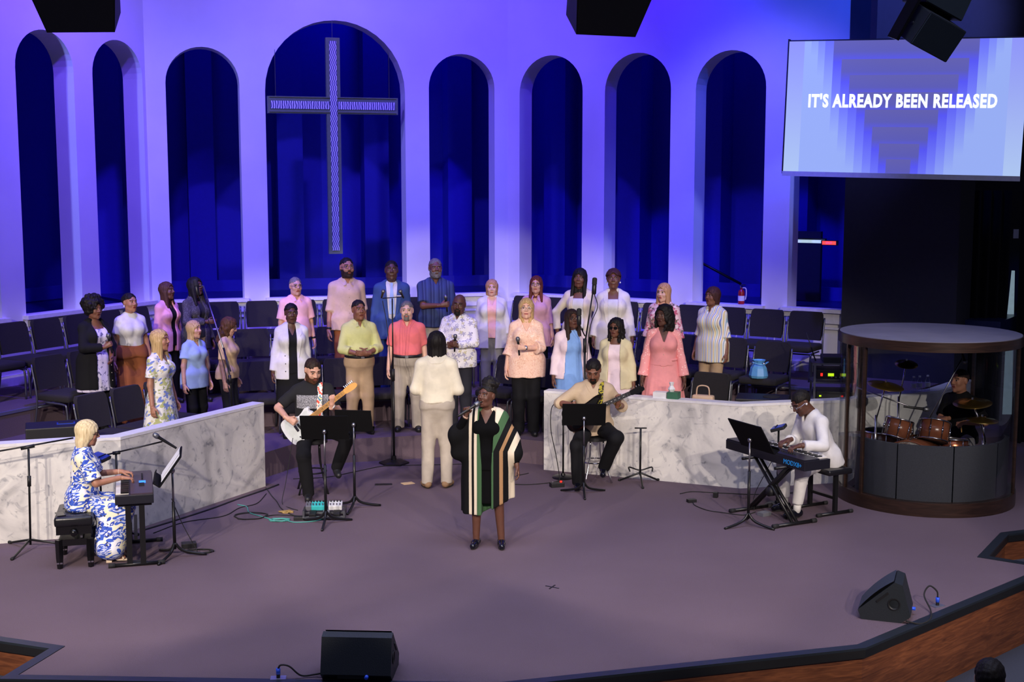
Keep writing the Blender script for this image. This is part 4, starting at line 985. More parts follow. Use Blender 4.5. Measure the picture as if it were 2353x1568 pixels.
g.top('shirt', 'c_mauve', hem=-.22, sleeve=1.25, off=.022, loose=.8, v=.12); g.collar('c_mauve'); g.trousers('c_black'); g.hair('long', 'hair_auburn', L=.28, vol=.95); g.glasses(); g.shoes('black')
g = person('woman with long black hair in open beige blazer over white top', 0.90, 17.37, .6, -12, CHOIR, height=1.755, fem=1, skin='dark', wide=1.0, seed=29, head=(.0, -.03, .05), armR=dict(p=(.30, .02, .92), pole=(1, .2, 0)), armL=dict(p=(.28, -.05, .9), pole=(1, .3, 0)))
g.top('top', 'c_white', hem=.02, sleeve=.4, off=.010, square=(.075, .11)); g.trousers('c_black'); g.top('blazer', 'c_ivory', hem=-.1, sleeve=1.9, off=.026, openw=(.075, .07)); g.lapels('c_ivory'); g.hair('long', 'hair_black', L=.27, vol=1.08, bangs=.02); g.shoes('black')
g = person('woman with short auburn curls and pearl earrings in off white blazer', 1.33, 17.09, .6, -6, CHOIR, height=1.76, fem=1, skin='dark', wide=1.12, seed=30, head=(.0, -.1, 0))
g.top('top', 'c_white', hem=-.1, sleeve=.4, off=.012, square=(.08, .10)); g.trousers('c_offwhite'); g.top('blazer', 'c_offwhite', hem=-.24, sleeve=1.93, off=.030, openw=(.05, .065), wr=.002); g.lapels('c_offwhite'); g.hair('short', 'hair_plum', vol=2.4); g.earrings('white', .011); g.shoes('black')
g = person('woman in sky blue dress and pale pink cardigan with long dark hair', 0.74, 16.05, .3, 10, CHOIR, height=1.635, fem=1, skin='dark', wide=1.14, seed=31, head=(.15, -.1, 0))
g.top('dress', 'c_skyblue', hem=.05, sleeve=.4, off=.014, loose=.3, wr=.002); g.skirt('skirt', 'c_skyblue', top=.14, hem=-.6, flare=.05); g.top('cardigan', 'c_palepink', hem=-.10, sleeve=1.9, off=.030, openw=(.13, .085), loose=.5); g.hair('long', 'hair_darkbrown', L=.32, vol=1.1); g.glasses(); g.shoes('black')
g = person('woman with dark sunglasses in cream knit cardigan over pale dress', 1.26, 15.72, .3, -14, CHOIR, height=1.56, fem=1, skin='dark', wide=1.16, seed=32, head=(-.2, .0, 0))
g.top('dress', 'c_palepink', hem=.05, sleeve=.4, off=.014, square=(.07, .07)); g.skirt('skirt', 'c_palepink', top=.16, hem=-.6, flare=.09, wave=(11, .04, .1, -.4, 0)); g.top('cardigan', 'c_creamcard', hem=-.14, sleeve=1.85, off=.032, openw=(.09, .075), loose=.6, wr=.004); g.hair('curly', 'hair_black', L=.19, vol=1.0, seed=3); g.glasses('black_gloss', True); g.shoes('black'); g.buttons('c_khaki', (.36, .31, .26), 0, .07, .006)
g = person('woman with very long strawberry blonde hair in pink floral blouse', 1.95, 16.69, .6, -28, CHOIR, height=1.61, fem=1, skin='fair', wide=1.2, seed=33, head=(-.15, .05, 0), brow='hair_brown')
g.top('blouse', 'c_floralblouse', hem=-.2, sleeve=1.5, off=.03, loose=.9, v=.10, puff=.01, flare=.02); g.trousers('c_black'); g.hair('long', 'hair_strawberry', L=.34, vol=1.05); g.shoes('black')
g = person('woman in long pink button dress with dotted sheer sleeves', 1.825, 15.58, .3, -6, CHOIR, height=1.735, fem=1, skin='deep', wide=1.12, seed=34, head=(-.6, -.02, 0))
g.top('dress', 'c_pinkdress', hem=.08, sleeve=.1, off=.018, v=.17, vw=.38, noarms=True, loose=.5)
F_ = Field(*g._bb(), .0115); g._arms(F_, .014, 1.88, .016, .012); V_, Q_ = F_.wrinkle(.003, 26, 5).mesh(); g._child('sleeves', V_, Q_, ['c_dots'])
g.skirt('skirt', 'c_pinkdress', top=.17, hem=-.66, flare=.11, wave=(10, .035, .1, -.4, 1)); g.band('sash', 'c_pinkdress', .15, .022, .03); g.buttons('c_tan', (.30, .22, .06, -.04, -.14, -.24), 0, .045, .006); g.hair('curly', 'hair_black', L=.17, vol=1.02, seed=8); g.shoes('black')
g = person('woman in colourful vertically striped shirt and khaki trousers', 2.52, 16.33, .6, -42, CHOIR, height=1.59, fem=1, skin='brown', wide=1.24, seed=35, head=(-.15, -.06, 0), armL=dict(p=(.25, -.02, .86)))
g.top('shirt', 'c_striped', hem=-.22, sleeve=1.2, off=.03, loose=.9, v=.09, flare=.016, hemw=.03); g.collar('c_striped'); g.trousers('c_khaki', hemr=.075, length=.94); g.hair('bob', 'hair_plum', L=.10, vol=1.06, bangs=.01); g.earrings('gold', .008); g.shoes('black')

# --- conductor, seen from behind
g = person('person in cream jacket and grey trousers seen from behind, facing the choir', -0.86, 14.78, 0, 178, height=1.80, fem=0, skin='tan', wide=.94, seed=40, armL=dict(p=(.16, -.22, 1.10), hand='relaxed', pole=(.45, .7, -.8), f=(-.2, -1, .3)), armR=dict(p=(.16, -.22, 1.10), hand='relaxed', pole=(.45, .7, -.8), f=(-.2, -1, .3)), legL=dict(p=(.115, .03, .075), toe=(.45, -1, 0)), legR=dict(p=(.10, .0, .075), toe=(.35, -1, 0)))
g.top('jacket', 'c_cream', hem=.03, sleeve=1.9, off=.030, loose=.75, flare=.01, wr=.004, v=.05, hemw=.0); g.collar('c_cream', .08); g.trousers('c_stone', off=.014, knee=.070, hemr=.064, top=.14); g.hair('long', 'hair_black', L=.27, vol=1.05); g.shoes('c_brownshoe', high=-.015)
# --- lead singer
g = person('woman lead singer in black dress and striped poncho singing into a microphone', -0.24, 12.34, 0, -6, height=1.585, fem=1, skin='deep', wide=1.16, seed=41, mouth=1, head=(-.55, -.10, .05), armR=dict(p=(.205, -.15, 1.435), hand='grip', f=(-.05, -.12, .98), palm=(-.55, -.8, .0), pole=(.6, .1, -1)), armL=dict(p=(.35, -.10, .84), hand='relaxed', pole=(1, .3, 0)), legL=dict(p=(.155, -.02, .075)), legR=dict(p=(.115, -.03, .075)))
SINGER = g
g.top('dress', 'c_knitblack', hem=-.1, sleeve=1.9, off=.012, v=.14, loose=.4); g.skirt('skirt', 'c_knitblack', hem=-.46, flare=.02, wave=None, off=.012); 
def m_poncho():
    m, nt, b = _new('c_poncho'); tc = node(nt, 'ShaderNodeTexCoord'); sep = node(nt, 'ShaderNodeSeparateXYZ'); nt.links.new(tc.outputs['Object'], sep.inputs[0])
    zm = node(nt, 'ShaderNodeMath', operation='MAXIMUM'); nt.links.new(sep.outputs['Z'], zm.inputs[0]); zm.inputs[1].default_value = .96
    ms = node(nt, 'ShaderNodeMath', operation='MULTIPLY_ADD'); nt.links.new(zm.outputs[0], ms.inputs[0]); ms.inputs[1].default_value = -.55; ms.inputs[2].default_value = .55 * 1.24
    mu = node(nt, 'ShaderNodeMath', operation='MULTIPLY_ADD'); nt.links.new(sep.outputs['X'], mu.inputs[0]); mu.inputs[1].default_value = 1.25; nt.links.new(ms.outputs[0], mu.inputs[2])
    gt = node(nt, 'ShaderNodeMath', operation='GREATER_THAN'); nt.links.new(sep.outputs['X'], gt.inputs[0]); gt.inputs[1].default_value = 0
    K, Cm, Gn, Bn = (16, 16, 18), (206, 194, 172), (62, 92, 62), (150, 116, 82)
    right = ramp(nt, mu.outputs[0], [(0, Cm), (.15, Gn), (.25, K), (.32, Bn), (.36, K), (.42, Cm), (.50, K), (1, K)], 'CONSTANT')
    mx = node(nt, 'ShaderNodeMath', operation='MULTIPLY_ADD'); nt.links.new(sep.outputs['X'], mx.inputs[0]); mx.inputs[1].default_value = -1 / .4; mx.inputs[2].default_value = 0
    left = ramp(nt, mx.outputs[0], [(0, Gn), (.20, Cm), (.27, K), (.33, Cm), (.40, K), (1, K)], 'CONSTANT')
    nt.links.new(mixc(nt, gt.outputs[0], left, right), b.inputs['Base Color']); b.inputs['Roughness'].default_value = .9; b.inputs['Specular IOR Level'].default_value = .15
    bumpn(nt, b, noise(nt, tc.outputs['Object'], 160, 2), .3, .006); MATS['c_poncho'] = m
m_poncho()
F_ = Field([-.62, -.36, .2], [.62, .40, 1.62], .0115)
pt = [(-.60, .275, .17, .01), (-.50, .27, .165, .01), (-.2, .27, .16, .005), (.1, .255, .155, .0), (.3, .235, .148, .0), (.40, .20, .135, .005), (.47, .15, .11, .015), (.52, .08, .08, .02)]
F_.tubeprof(pt, g.Mn, g.po, -.60, .53, .012, 0, (9, .035, .2, -.4, .6))
for sx_ in (-1, 1):
    sh_, el_, wr_ = g.arm[sx_][:3]; F_.cone(g.tp(sx_ * .05, .02, .505), sh_, .06, .078, .05); F_.cone(sh_, sh_.lerp(el_, .95), .075, .085, .05)
    if sx_ > 0: F_.cone(el_, el_.lerp(wr_, .45), .085, .10, .05)
    F_.cone(sh_.lerp(el_, .8), sh_.lerp(el_, .8) + Vector((0, .02, -.22)), .07, .085, .08)
F_.wrinkle(.005, 20, 3, .25)
F_.put(lambda X, Y, Z: np.maximum(np.abs(X - .01) - (.05 + .035 * np.clip((Z - .9) / .5, 0, 1)), Y + .03) + 0 * X * Y * Z, [-.2, -.4, .2], [.2, .0, 1.7], 0, 'cut')
F_.put(lambda X, Y, Z: Z - (.37 + .16 * np.clip(X + .05, 0, .3) / .3 + .10 * (Y > .05)) + 0 * Y, [-.7, -.5, .1], [.7, .5, .7], 0, 'cut')
V_, Q_ = F_.mesh(); g._child('poncho', V_, Q_, ['c_poncho'])
g.hair('puff', 'hair_black', vol=1.0, seed=5); g.shoes('patent', high=-.005)
p, y, x, z = hand_point(g, -1, .06, .03)
mth = g.headpt(0, -.10, -.06); axm = (mth - p).normalized()
make_mic('handheld microphone held by the lead singer in the striped poncho', world_of(g, p), Euler(g.root.rotation_euler).to_matrix() @ axm, 'microphones held by singers', .19)
g.ring('bracelet', 'c_tan', -1, .032, .006)
# ================================================================== musicians and their instruments
def frame_matrix(X, N):
    X = Vector(X).normalized(); N = Vector(N); N = (N - X * N.dot(X)).normalized(); Y = N.cross(X); return Matrix((X, Y, N)).transposed()
def local_mesh(o, M, p): o.matrix_local = Matrix.Translation(Vector(p)) @ M.to_4x4()
def smooth_poly(pts, n=6): 
    P = [Vector((*p, 0)) for p in pts]; k = len(P); out = []
    for i in range(k):
        a, b, c, d = P[i - 1], P[i], P[(i + 1) % k], P[(i + 2) % k]
        for j in range(n):
            t = j / n; v = .5 * ((2 * b) + (c - a) * t + (2 * a - 5 * b + 4 * c - d) * t * t + (3 * b - a - 3 * c + d) * t ** 3); out.append((v.x, v.y))
    return out
def make_guitar(name, label, cat, joint, tip, normal, outline, m_body, m_neck, m_board, m_guard, nstr, scale=1.0, m_edge=None):
    """joint = where neck meets body, tip = end of the headstock, normal = front of the body"""
    r = thing(name, label, cat, joint); X = (Vector(tip) - Vector(joint)); L = X.length; M = frame_matrix(X, normal)
    r.rotation_euler = M.to_euler()
    pl = smooth_poly([(a * scale, b * scale) for a, b in outline])
    MB().extrude(pl, (0, 0, -.042), (1, 0, 0), (0, 1, 0), (0, 0, 1), .042).build('body', m_body, r, 'auto')
    MB().extrude([(a * .82 - .03 * scale, b * .82) for a, b in pl], (0, 0, 0), (1, 0, 0), (0, 1, 0), (0, 0, 1), .002).build('pickguard', m_guard, r)
    hs = .17; nk = L - hs
    nb = MB(); nb._add([(-.04, -.028, .004), (nk, -.021, .004), (nk, .021, .004), (-.04, .028, .004), (-.04, -.02, -.022), (nk, -.016, -.018), (nk, .016, -.018), (-.04, .02, -.022)], [(0, 1, 2, 3), (7, 6, 5, 4), (0, 4, 5, 1), (1, 5, 6, 2), (2, 6, 7, 3), (3, 7, 4, 0)])
    neck = nb.build('neck', m_neck, r)
    MB().box((nk / 2 - .03, 0, .006), (nk + .06, .05, .005)).build('fretboard', m_board, neck)
    f = MB()
    for i in range(1, 18): f.box((nk - (nk + .20) * (1 - 2 ** (-i / 12)), 0, .0095), (.003, .046, .002))
    f.build('frets', 'steel', neck, kind='stuff')
    d = MB()
    for i in (3, 5, 7, 9, 12): d.cyl((nk - (nk + .20) * (1 - 2 ** (-(i - .5) / 12)), 0, .008), (nk - (nk + .20) * (1 - 2 ** (-(i - .5) / 12)), 0, .0095), .005, n=8)
    d.build('inlays', 'black' if m_board != 'black' else 'white', neck, kind='stuff')
    hd = MB().extrude(smooth_poly([(nk, -.022), (nk + .05, -.034), (nk + .13, -.038), (nk + .17, -.022), (nk + .165, .012), (nk + .11, .030), (nk + .03, .030), (nk, .022)], 4), (0, 0, -.014), (1, 0, 0), (0, 1, 0), (0, 0, 1), .014).build('headstock', m_neck if m_board != 'black' else 'black_gloss', r)
    for i in range(nstr): MB().cyl((nk + .03 + .022 * i * (6 / nstr), .036, -.007), (nk + .03 + .022 * i * (6 / nstr), .055, -.007), .007, n=8).build('tuning_peg', 'chrome', hd)
    br = -.24 * scale
    MB().box((br, 0, .006), (.03, .075, .012)).build('bridge', 'chrome', r)
    for q in ((-.20, .02), (-.09, .02)): MB().box((q[0] * scale, 0, .005), (.022, .07, .01)).build('pickup', 'black', r)
    for i in range(2): MB().cyl((-.22 * scale - .04 * i, -.10 * scale, .0), (-.22 * scale - .04 * i, -.10 * scale, .018), .009, n=10).build('knob', 'chrome', r)
    st = MB()
    for i in range(nstr): y = (i / (nstr - 1) - .5) * .042; st.tube([(br, y, .015), (nk, y * .8, .010)], .0009 if nstr > 4 else .0016, 4)
    st.build('strings', 'steel', r, kind='stuff'); return r, M, L
TELE = [(.02, .035), (.0, .075), (.02, .105), (-.02, .125), (-.09, .105), (-.15, .098), (-.22, .13), (-.30, .16), (-.38, .13), (-.405, .0), (-.38, -.13), (-.30, -.16), (-.22, -.14), (-.15, -.105), (-.09, -.115), (-.01, -.12), (.045, -.085), (.035, -.05), (-.03, -.038)]
BASSO = [(.0, .03), (.05, .075), (.10, .115), (.04, .135), (-.06, .115), (-.14, .105), (-.24, .15), (-.34, .165), (-.42, .11), (-.43, .0), (-.41, -.12), (-.32, -.16), (-.22, -.125), (-.14, -.10), (-.06, -.115), (.01, -.13), (.03, -.10), (-.01, -.05)]
mat('guitar_white', (226, 230, 236), .18); mat('maple', (222, 168, 96), .35, var=.12, scale=6); mat('guard_mint', (214, 222, 222), .3); mat('rosewood', (44, 28, 24), .4)
def m_burst():
    m, nt, b = _new('sunburst'); v = coords(nt); vl = node(nt, 'ShaderNodeVectorMath', operation='DISTANCE'); nt.links.new(v, vl.inputs[0]); vl.inputs[1].default_value = (-.25, 0, 0)
    nt.links.new(ramp(nt, vl.outputs['Value'], [(0.0, (196, 110, 40)), (.09, (150, 62, 22)), (.15, (30, 14, 12)), (.2, (14, 10, 12))]), b.inputs['Base Color']); b.inputs['Roughness'].default_value = .15; MATS['sunburst'] = m
m_burst()
def strap(label_mat, parent, pts, w, M0):
    """band of width w along world points, attached to the instrument"""
    inv = M0.inverted(); rows = []
    P = curve_pts(pts, 6)
    for i, p in enumerate(P):
        d = (P[min(i + 1, len(P) - 1)] - P[max(i - 1, 0)]).normalized(); rows.append(p)
    mb = MB(); q = []
    for i, p in enumerate(P):
        d = (P[min(i + 1, len(P) - 1)] - P[max(i - 1, 0)]).normalized(); sd = Vector((1, 0, 0)); sd = (sd - d * sd.dot(d)).normalized(); n = d.cross(sd) * .002
        q.append([inv @ (p - sd * w / 2), inv @ (p + sd * w / 2)])
    mb.grid(q); return mb.build('strap', label_mat, parent)

# --- electric guitar player on a stool
hx, hy = -2.25, 14.52; H_ = 1.76; FC = 10
li = lambda P: tuple(loc_in(hx, hy, 0, FC, H_, P))
g = person('seated guitarist in black tee with grey woven chest panel, playing a white guitar', hx, hy, 0, FC, height=H_, skin='light', wide=1.1, seed=50, pelvis=(0, .0, .74), lean=.12, head=(.34, .40, 0), brow='hair_darkbrown', belly=.01,
           armR=dict(p=li((-2.47, 14.14, .93)), abs=1, hand='grip', f=(.75, -.25, -.45), palm=(.1, 1, -.1), pole=(1, .5, -.3)), armL=dict(p=li((-1.98, 14.14, 1.07)), abs=1, hand='grip', f=(.15, -.3, .9), palm=(-.5, .75, .1), pole=(.6, .3, -1)),
           legR=dict(p=li((-2.26, 14.20, .08)), abs=1, pole=(.15, -1, .2), toe=(.1, -1, 0)), legL=dict(p=li((-1.98, 14.42, .33)), abs=1, pole=(.9, -1, .3), toe=(.2, -1, -.3)))
G1 = g
def m_tee():
    m, nt, b = _new('c_panel_tee'); tc = node(nt, 'ShaderNodeTexCoord'); sep = node(nt, 'ShaderNodeSeparateXYZ'); nt.links.new(tc.outputs['Object'], sep.inputs[0])
    def win(sock, c, hw):
        a = node(nt, 'ShaderNodeMath', operation='SUBTRACT'); nt.links.new(sock, a.inputs[0]); a.inputs[1].default_value = c
        q = node(nt, 'ShaderNodeMath', operation='ABSOLUTE'); nt.links.new(a.outputs[0], q.inputs[0]); l = node(nt, 'ShaderNodeMath', operation='LESS_THAN'); nt.links.new(q.outputs[0], l.inputs[0]); l.inputs[1].default_value = hw; return l.outputs[0]
    a, c = win(sep.outputs['Z'], 1.075, .075), win(sep.outputs['X'], 0, .175); f = win(sep.outputs['Y'], -.32, .30)
    k = node(nt, 'ShaderNodeMath', operation='MULTIPLY'); nt.links.new(a, k.inputs[0]); nt.links.new(c, k.inputs[1]); k2 = node(nt, 'ShaderNodeMath', operation='MULTIPLY'); nt.links.new(k.outputs[0], k2.inputs[0]); nt.links.new(f, k2.inputs[1])
    nz = noise(nt, tc.outputs['Object'], 150, 2); nt.links.new(mixc(nt, k2.outputs[0], lin((24, 24, 27)), ramp(nt, nz, [(.42, (70, 70, 76)), (.58, (176, 176, 182))])), b.inputs['Base Color']); b.inputs['Roughness'].default_value = .9; MATS['c_panel_tee'] = m
m_tee()
g.top('tee', 'c_panel_tee', hem=-.03, sleeve=.85, off=.018, loose=.6, flare=.008); g.trousers('c_black'); g.shoes('black'); g.hair('short', 'hair_darkbrown', vol=.6); g.beard('hair_brown'); g.ring('watch', 'white', 1, .034, .014)
gt, GM, GL = make_guitar('electric_guitar', 'white single cutaway electric guitar with maple neck across the seated guitarist', 'guitar', (-2.20, 14.20, .94), (-1.70, 14.06, 1.33), (.1, -1, .18), TELE, 'guitar_white', 'maple', 'maple', 'guard_mint', 6)
def m_strap(name, c):
    m, nt, b = _new(name); v = coords(nt); cur = None
    n = noise(nt, v, 22, 2, .5); nt.links.new(ramp(nt, n, c, 'CONSTANT'), b.inputs['Base Color']); b.inputs['Roughness'].default_value = .8; MATS[name] = m
m_strap('strap_bright', [(0, (220, 80, 60)), (.42, (236, 232, 220)), (.56, (64, 120, 150)), (.66, (232, 214, 150))]); m_strap('strap_camo', [(0, (26, 26, 18)), (.48, (176, 164, 40)), (.6, (30, 30, 20))])
W1 = Matrix.Translation(gt.location) @ GM.to_4x4()
strap('strap_bright', gt, [world_of(G1, G1.front(.10, .10, .02)), world_of(G1, G1.front(.075, .25, .012)), world_of(G1, G1.front(.075, .38, .012)), world_of(G1, G1.tp(.085, -.04, .535) * G1.s), world_of(G1, G1.tp(.08, .09, .48) * G1.s), world_of(G1, G1.tp(.0, .16, .3) * G1.s)], .06, W1)
# --- bass player
hx, hy = .95, 15.06; H_ = 1.76; FC = -4
li = lambda P: tuple(loc_in(hx, hy, 0, FC, H_, P))
g = person('seated bassist in tan button shirt playing a sunburst bass guitar', hx, hy, 0, FC, height=H_, skin='brown', wide=1.1, seed=51, pelvis=(0, 0, .66), lean=.10, head=(-.05, .50, 0), belly=.015,
           armR=dict(p=li((.72, 14.80, .96)), abs=1, hand='grip', f=(.3, -.25, -.9), palm=(.3, 1, 0), pole=(1, .6, -.2)), armL=dict(p=li((1.22, 14.86, .96)), abs=1, hand='grip', f=(.15, -.3, .9), palm=(-.5, .75, .1), pole=(.8, .3, -1)),
           legR=dict(p=li((.76, 14.72, .08)), abs=1, pole=(.2, -1, .2), toe=(.05, -1, 0)), legL=dict(p=li((1.06, 14.84, .24)), abs=1, pole=(.5, -1, .3), toe=(-.05, -1, -.25)))
G2 = g
g.top('shirt', 'c_bass', hem=-.07, sleeve=1.1, off=.026, loose=.8, v=.06, flare=.014); g.collar('c_bass'); g.trousers('c_black', hemr=.07, knee=.08); g.shoes('patent', high=0); g.hair('short', 'hair_black', vol=.9); g.beard('hair_black', True); g.ring('bracelet', 'gold', 1, .036, .012); g.buttons('c_tan', (.40, .32, .24), 0, .03, .005)
bs, BM, BL = make_guitar('bass_guitar', 'black and amber sunburst bass guitar held by the bassist', 'guitar', (.99, 14.80, .935), (1.50, 14.70, 1.185), (-.02, -1, .2), BASSO, 'sunburst', 'rosewood', 'black', 'black_gloss', 4, 1.0)
W2 = Matrix.Translation(bs.location) @ BM.to_4x4()
strap('strap_camo', bs, [world_of(G2, G2.front(.11, .12, .02)), world_of(G2, G2.front(.085, .25, .012)), world_of(G2, G2.front(.08, .38, .012)), world_of(G2, G2.tp(.09, -.04, .54) * G2.s), world_of(G2, G2.tp(.08, .10, .48) * G2.s), world_of(G2, G2.tp(.0, .16, .3) * G2.s)], .065, W2)
# --- pianist
hx, hy = -3.99, 11.93; H_ = 1.60; FC = 104
li = lambda P: tuple(loc_in(hx, hy, 0, FC, H_, P))
g = person('seated woman pianist with platinum bob in blue floral dress', hx, hy, 0, FC, height=H_, fem=1, skin='tan', wide=1.12, seed=52, pelvis=(0, .02, .62), lean=.08, head=(.05, .18, 0), brow='hair_brown',
           armR=dict(p=li((-3.64, 11.90, .775)), abs=1, hand='keys', f=(.05, -1, -.1), palm=(0, 0, -1), pole=(.6, .5, -.8)), armL=dict(p=li((-3.72, 12.16, .775)), abs=1, hand='keys', f=(-.05, -1, -.1), palm=(0, 0, -1), pole=(.6, .5, -.8)),
           legR=dict(p=li((-3.72, 11.80, .10)), abs=1, pole=(.1, -1, .4), toe=(0, -1, -.18)), legL=dict(p=li((-3.76, 11.98, .10)), abs=1, pole=(.1, -1, .4), toe=(0, -1, -.18)))
g.top('dress', 'c_bluefloral', hem=-.08, sleeve=.88, off=.022, loose=.7, flare=.02, puff=.01)
lo, hi = g._bb(.2); F_ = Field(lo, hi, .0115)
F_.tubeprof(g.prof, g.Mn, g.po, -.12, .14, .02)
for sx in (-1, 1):
    hp, kn, an, toe = g.leg[sx]; F_.cone(hp, kn, .115, .095, .06); F_.cone(kn, kn.lerp(an, .93), .095, .12, .07); F_.cone(hp.lerp(kn, .62), an + Vector((0, .07, .05)), .10, .11, .07); F_.cone(hp.lerp(kn, .8), an + Vector((0, -.02, .05)), .08, .10, .07)
F_.wrinkle(.005, 22, 4, .4); V_, Q_ = F_.mesh(); g._child('skirt', V_, Q_, ['c_bluefloral'])
g.hair('bob', 'hair_platinum', L=.15, vol=1.06, bangs=.015); g.glasses('black'); g.ring('bracelet', 'c_tan', 1, .03, .004)
for sx in (-1, 1):   # strappy block heel sandals
    hp, kn, an, toe = g.leg[sx]; t0 = Vector((toe.x, toe.y, 0)).normalized(); sd = Vector((t0.y, -t0.x, 0)); B = Vector((an.x, an.y, 0))
    mb = MB(); mb._add([(B + t0 * a + sd * b_ + Vector((0, 0, z))) * g.s for a, b_, z in ((-.045, -.03, .055), (.06, -.038, .02), (.165, -.03, .012), (.165, .03, .012), (.06, .038, .02), (-.045, .03, .055), (-.045, -.03, .07), (.06, -.038, .034), (.165, -.03, .024), (.165, .03, .024), (.06, .038, .034), (-.045, .03, .07))], [(0, 1, 4, 5), (1, 2, 3, 4), (11, 10, 7, 6), (10, 9, 8, 7), (0, 6, 7, 1), (1, 7, 8, 2), (2, 8, 9, 3), (3, 9, 10, 4), (4, 10, 11, 5), (5, 11, 6, 0)])
    sole_ = mb.build('sandal', 'c_beigeheel', g.root); MB().box((B - t0 * .025 + Vector((0, 0, .028))) * g.s, (.05, .05, .056), math.atan2(t0.y, t0.x)).build('heel', 'c_beigeheel', sole_)
    for a_, w_ in ((.05, .044), (.12, .04)): MB().tube([(B + t0 * a_ - sd * w_ + Vector((0, 0, .03))) * g.s, (B + t0 * (a_ - .02) + Vector((0, 0, .085 if a_ < .1 else .06))) * g.s, (B + t0 * a_ + sd * w_ + Vector((0, 0, .03))) * g.s], .009, 6).build('strap', 'c_beigeheel', sole_)
# --- keyboard player
hx, hy = 3.30, 13.73; H_ = 1.72; FC = -67
li = lambda P: tuple(loc_in(hx, hy, 0, FC, H_, P))
g = person('seated keyboardist with glasses in white shirt and white trousers bending over his keys', hx, hy, 0, FC, height=H_, skin='deep', wide=1.0, seed=53, pelvis=(0, .05, .60), lean=.42, head=(0, .62, 0), neck=.02,
           armR=dict(p=li((2.94, 13.62, .79)), abs=1, hand='keys', f=(.1, -1, -.15), palm=(0, 0, -1), pole=(.7, .5, -.8)), armL=dict(p=li((3.00, 13.32, .79)), abs=1, hand='keys', f=(-.1, -1, -.15), palm=(0, 0, -1), pole=(.7, .5, -.8)),
           legR=dict(p=li((2.93, 13.72, .08)), abs=1, pole=(.2, -1, .4), toe=(0, -1, 0)), legL=dict(p=li((2.99, 13.40, .08)), abs=1, pole=(.2, -1, .4), toe=(0, -1, 0)))
g.top('shirt', 'c_white', hem=-.10, sleeve=1.88, off=.026, loose=.7, flare=.008, v=.06); g.trousers('c_white', hemr=.058, length=.84); g.shoes('patent', high=-.015); g.hair('short', 'hair_black', vol=.9); g.glasses('steel')
for sx in (-1, 1):
    hp, kn, an, toe = g.leg[sx]; MB().tube([kn.lerp(an, .80) * g.s, (an - Vector((0, 0, .02))) * g.s], [.040, .042], 12).build('sock', 'c_socks', g.root, True)
MB().sphere(g.headpt(.078, .004, -.004), (.01, .012, .014), 8, 6).build('earpiece', 'white', g.root)
# --- drummer
hx, hy = 5.14, 14.74; H_ = 1.72; FC = -52
li = lambda P: tuple(loc_in(hx, hy, 0, FC, H_, P))
g = person('drummer in black tee seated inside the clear drum booth', hx, hy, 0, FC, height=H_, skin='tan', wide=1.0, seed=54, pelvis=(0, 0, .60), lean=.06, head=(-.15, 0, 0),
           armR=dict(p=li((4.90, 14.50, .86)), abs=1, hand='fist', f=(-.2, -1, 0), palm=(0, .1, -1), pole=(.8, .4, -.6)), armL=dict(p=li((5.06, 14.36, .84)), abs=1, hand='fist', f=(-.2, -1, 0), palm=(0, .1, -1), pole=(.8, .4, -.6)),
           legR=dict(p=li((4.74, 14.52, .10)), abs=1, pole=(.3, -1, .4), toe=(0, -1, 0)), legL=dict(p=li((5.16, 14.20, .10)), abs=1, pole=(.5, -1, .4), toe=(0, -1, 0)))
g.top('tee', 'c_black', hem=-.04, sleeve=.8, off=.02, loose=.7, flare=.012); g.trousers('c_grey'); g.shoes('black'); g.hair('buzz', 'hair_darkbrown'); DR = g
for sx, q in ((-1, (4.72, 14.40, .80)), (1, (4.95, 14.16, .80))):
    p_, y_, x_, z_ = hand_point(g, sx, .05, .03); a_ = world_of(g, p_); b_ = Vector(q); d_ = (b_ - a_).normalized()
    st = MB().tube([a_ - d_ * .06, a_ + d_ * .20, a_ + d_ * .31], [.0075, .007, .004], 8).build('drumstick', 'maple', None, True); tag(st, 'wooden drumstick in the drummer\'s hand reaching over the ' + ('rack tom' if sx < 0 else 'snare drum'), 'drumstick')
# --- listener in the hall below
g = person('listener in the hall below the stage edge, only dark hair showing', 2.90, 7.62, -.60, 160, height=1.72, skin='light', wide=1.0, seed=55, pelvis=(0, 0, .44), legL=dict(p=(.12, -.45, .08), pole=(.1, -1, .4)), legR=dict(p=(.12, -.45, .08), pole=(.1, -1, .4)), armL=dict(p=(.15, -.3, .62)), armR=dict(p=(.15, -.3, .62)))
g.top('shirt', 'c_charcoal', hem=-.04, sleeve=1.8, off=.02); g.trousers('c_black'); g.shoes('black'); g.hair('short', 'hair_black', vol=1.0)
# ================================================================== furniture and equipment
# --- marble faced parapets
def parapet(label, pts, h=.985, th=.15):
    r = thing('parapet', label, 'parapet', (pts[0][0], pts[0][1], 0)); o = Vector(pts[0])
    P = [Vector(p) for p in pts]
    def off(k, d):
        ns = []
        if k > 0: e = (P[k] - P[k - 1]).normalized(); ns.append(Vector((-e.y, e.x)))
        if k < len(P) - 1: e = (P[k + 1] - P[k]).normalized(); ns.append(Vector((-e.y, e.x)))
        m = sum(ns, Vector((0, 0))).normalized(); return P[k] + m * (d / max(.5, m.dot(ns[0]))) - o
    for k in range(len(P) - 1):
        MB().prism([tuple(off(k, 0)), tuple(off(k + 1, 0)), tuple(off(k + 1, th)), tuple(off(k, th))], 0, h - .03).build('panel', 'marble', r)
        MB().prism([tuple(off(k, -.004)), tuple(off(k + 1, -.004)), tuple(off(k + 1, th + .01)), tuple(off(k, th + .01))], h - .03, h).build('cap', 'trim_paint', r)
    return r
parapet('white marble patterned parapet behind the pianist', [(-8.6, 11.2), (-5.0, 12.41), (-3.9, 12.79), (-2.86, 14.84)])
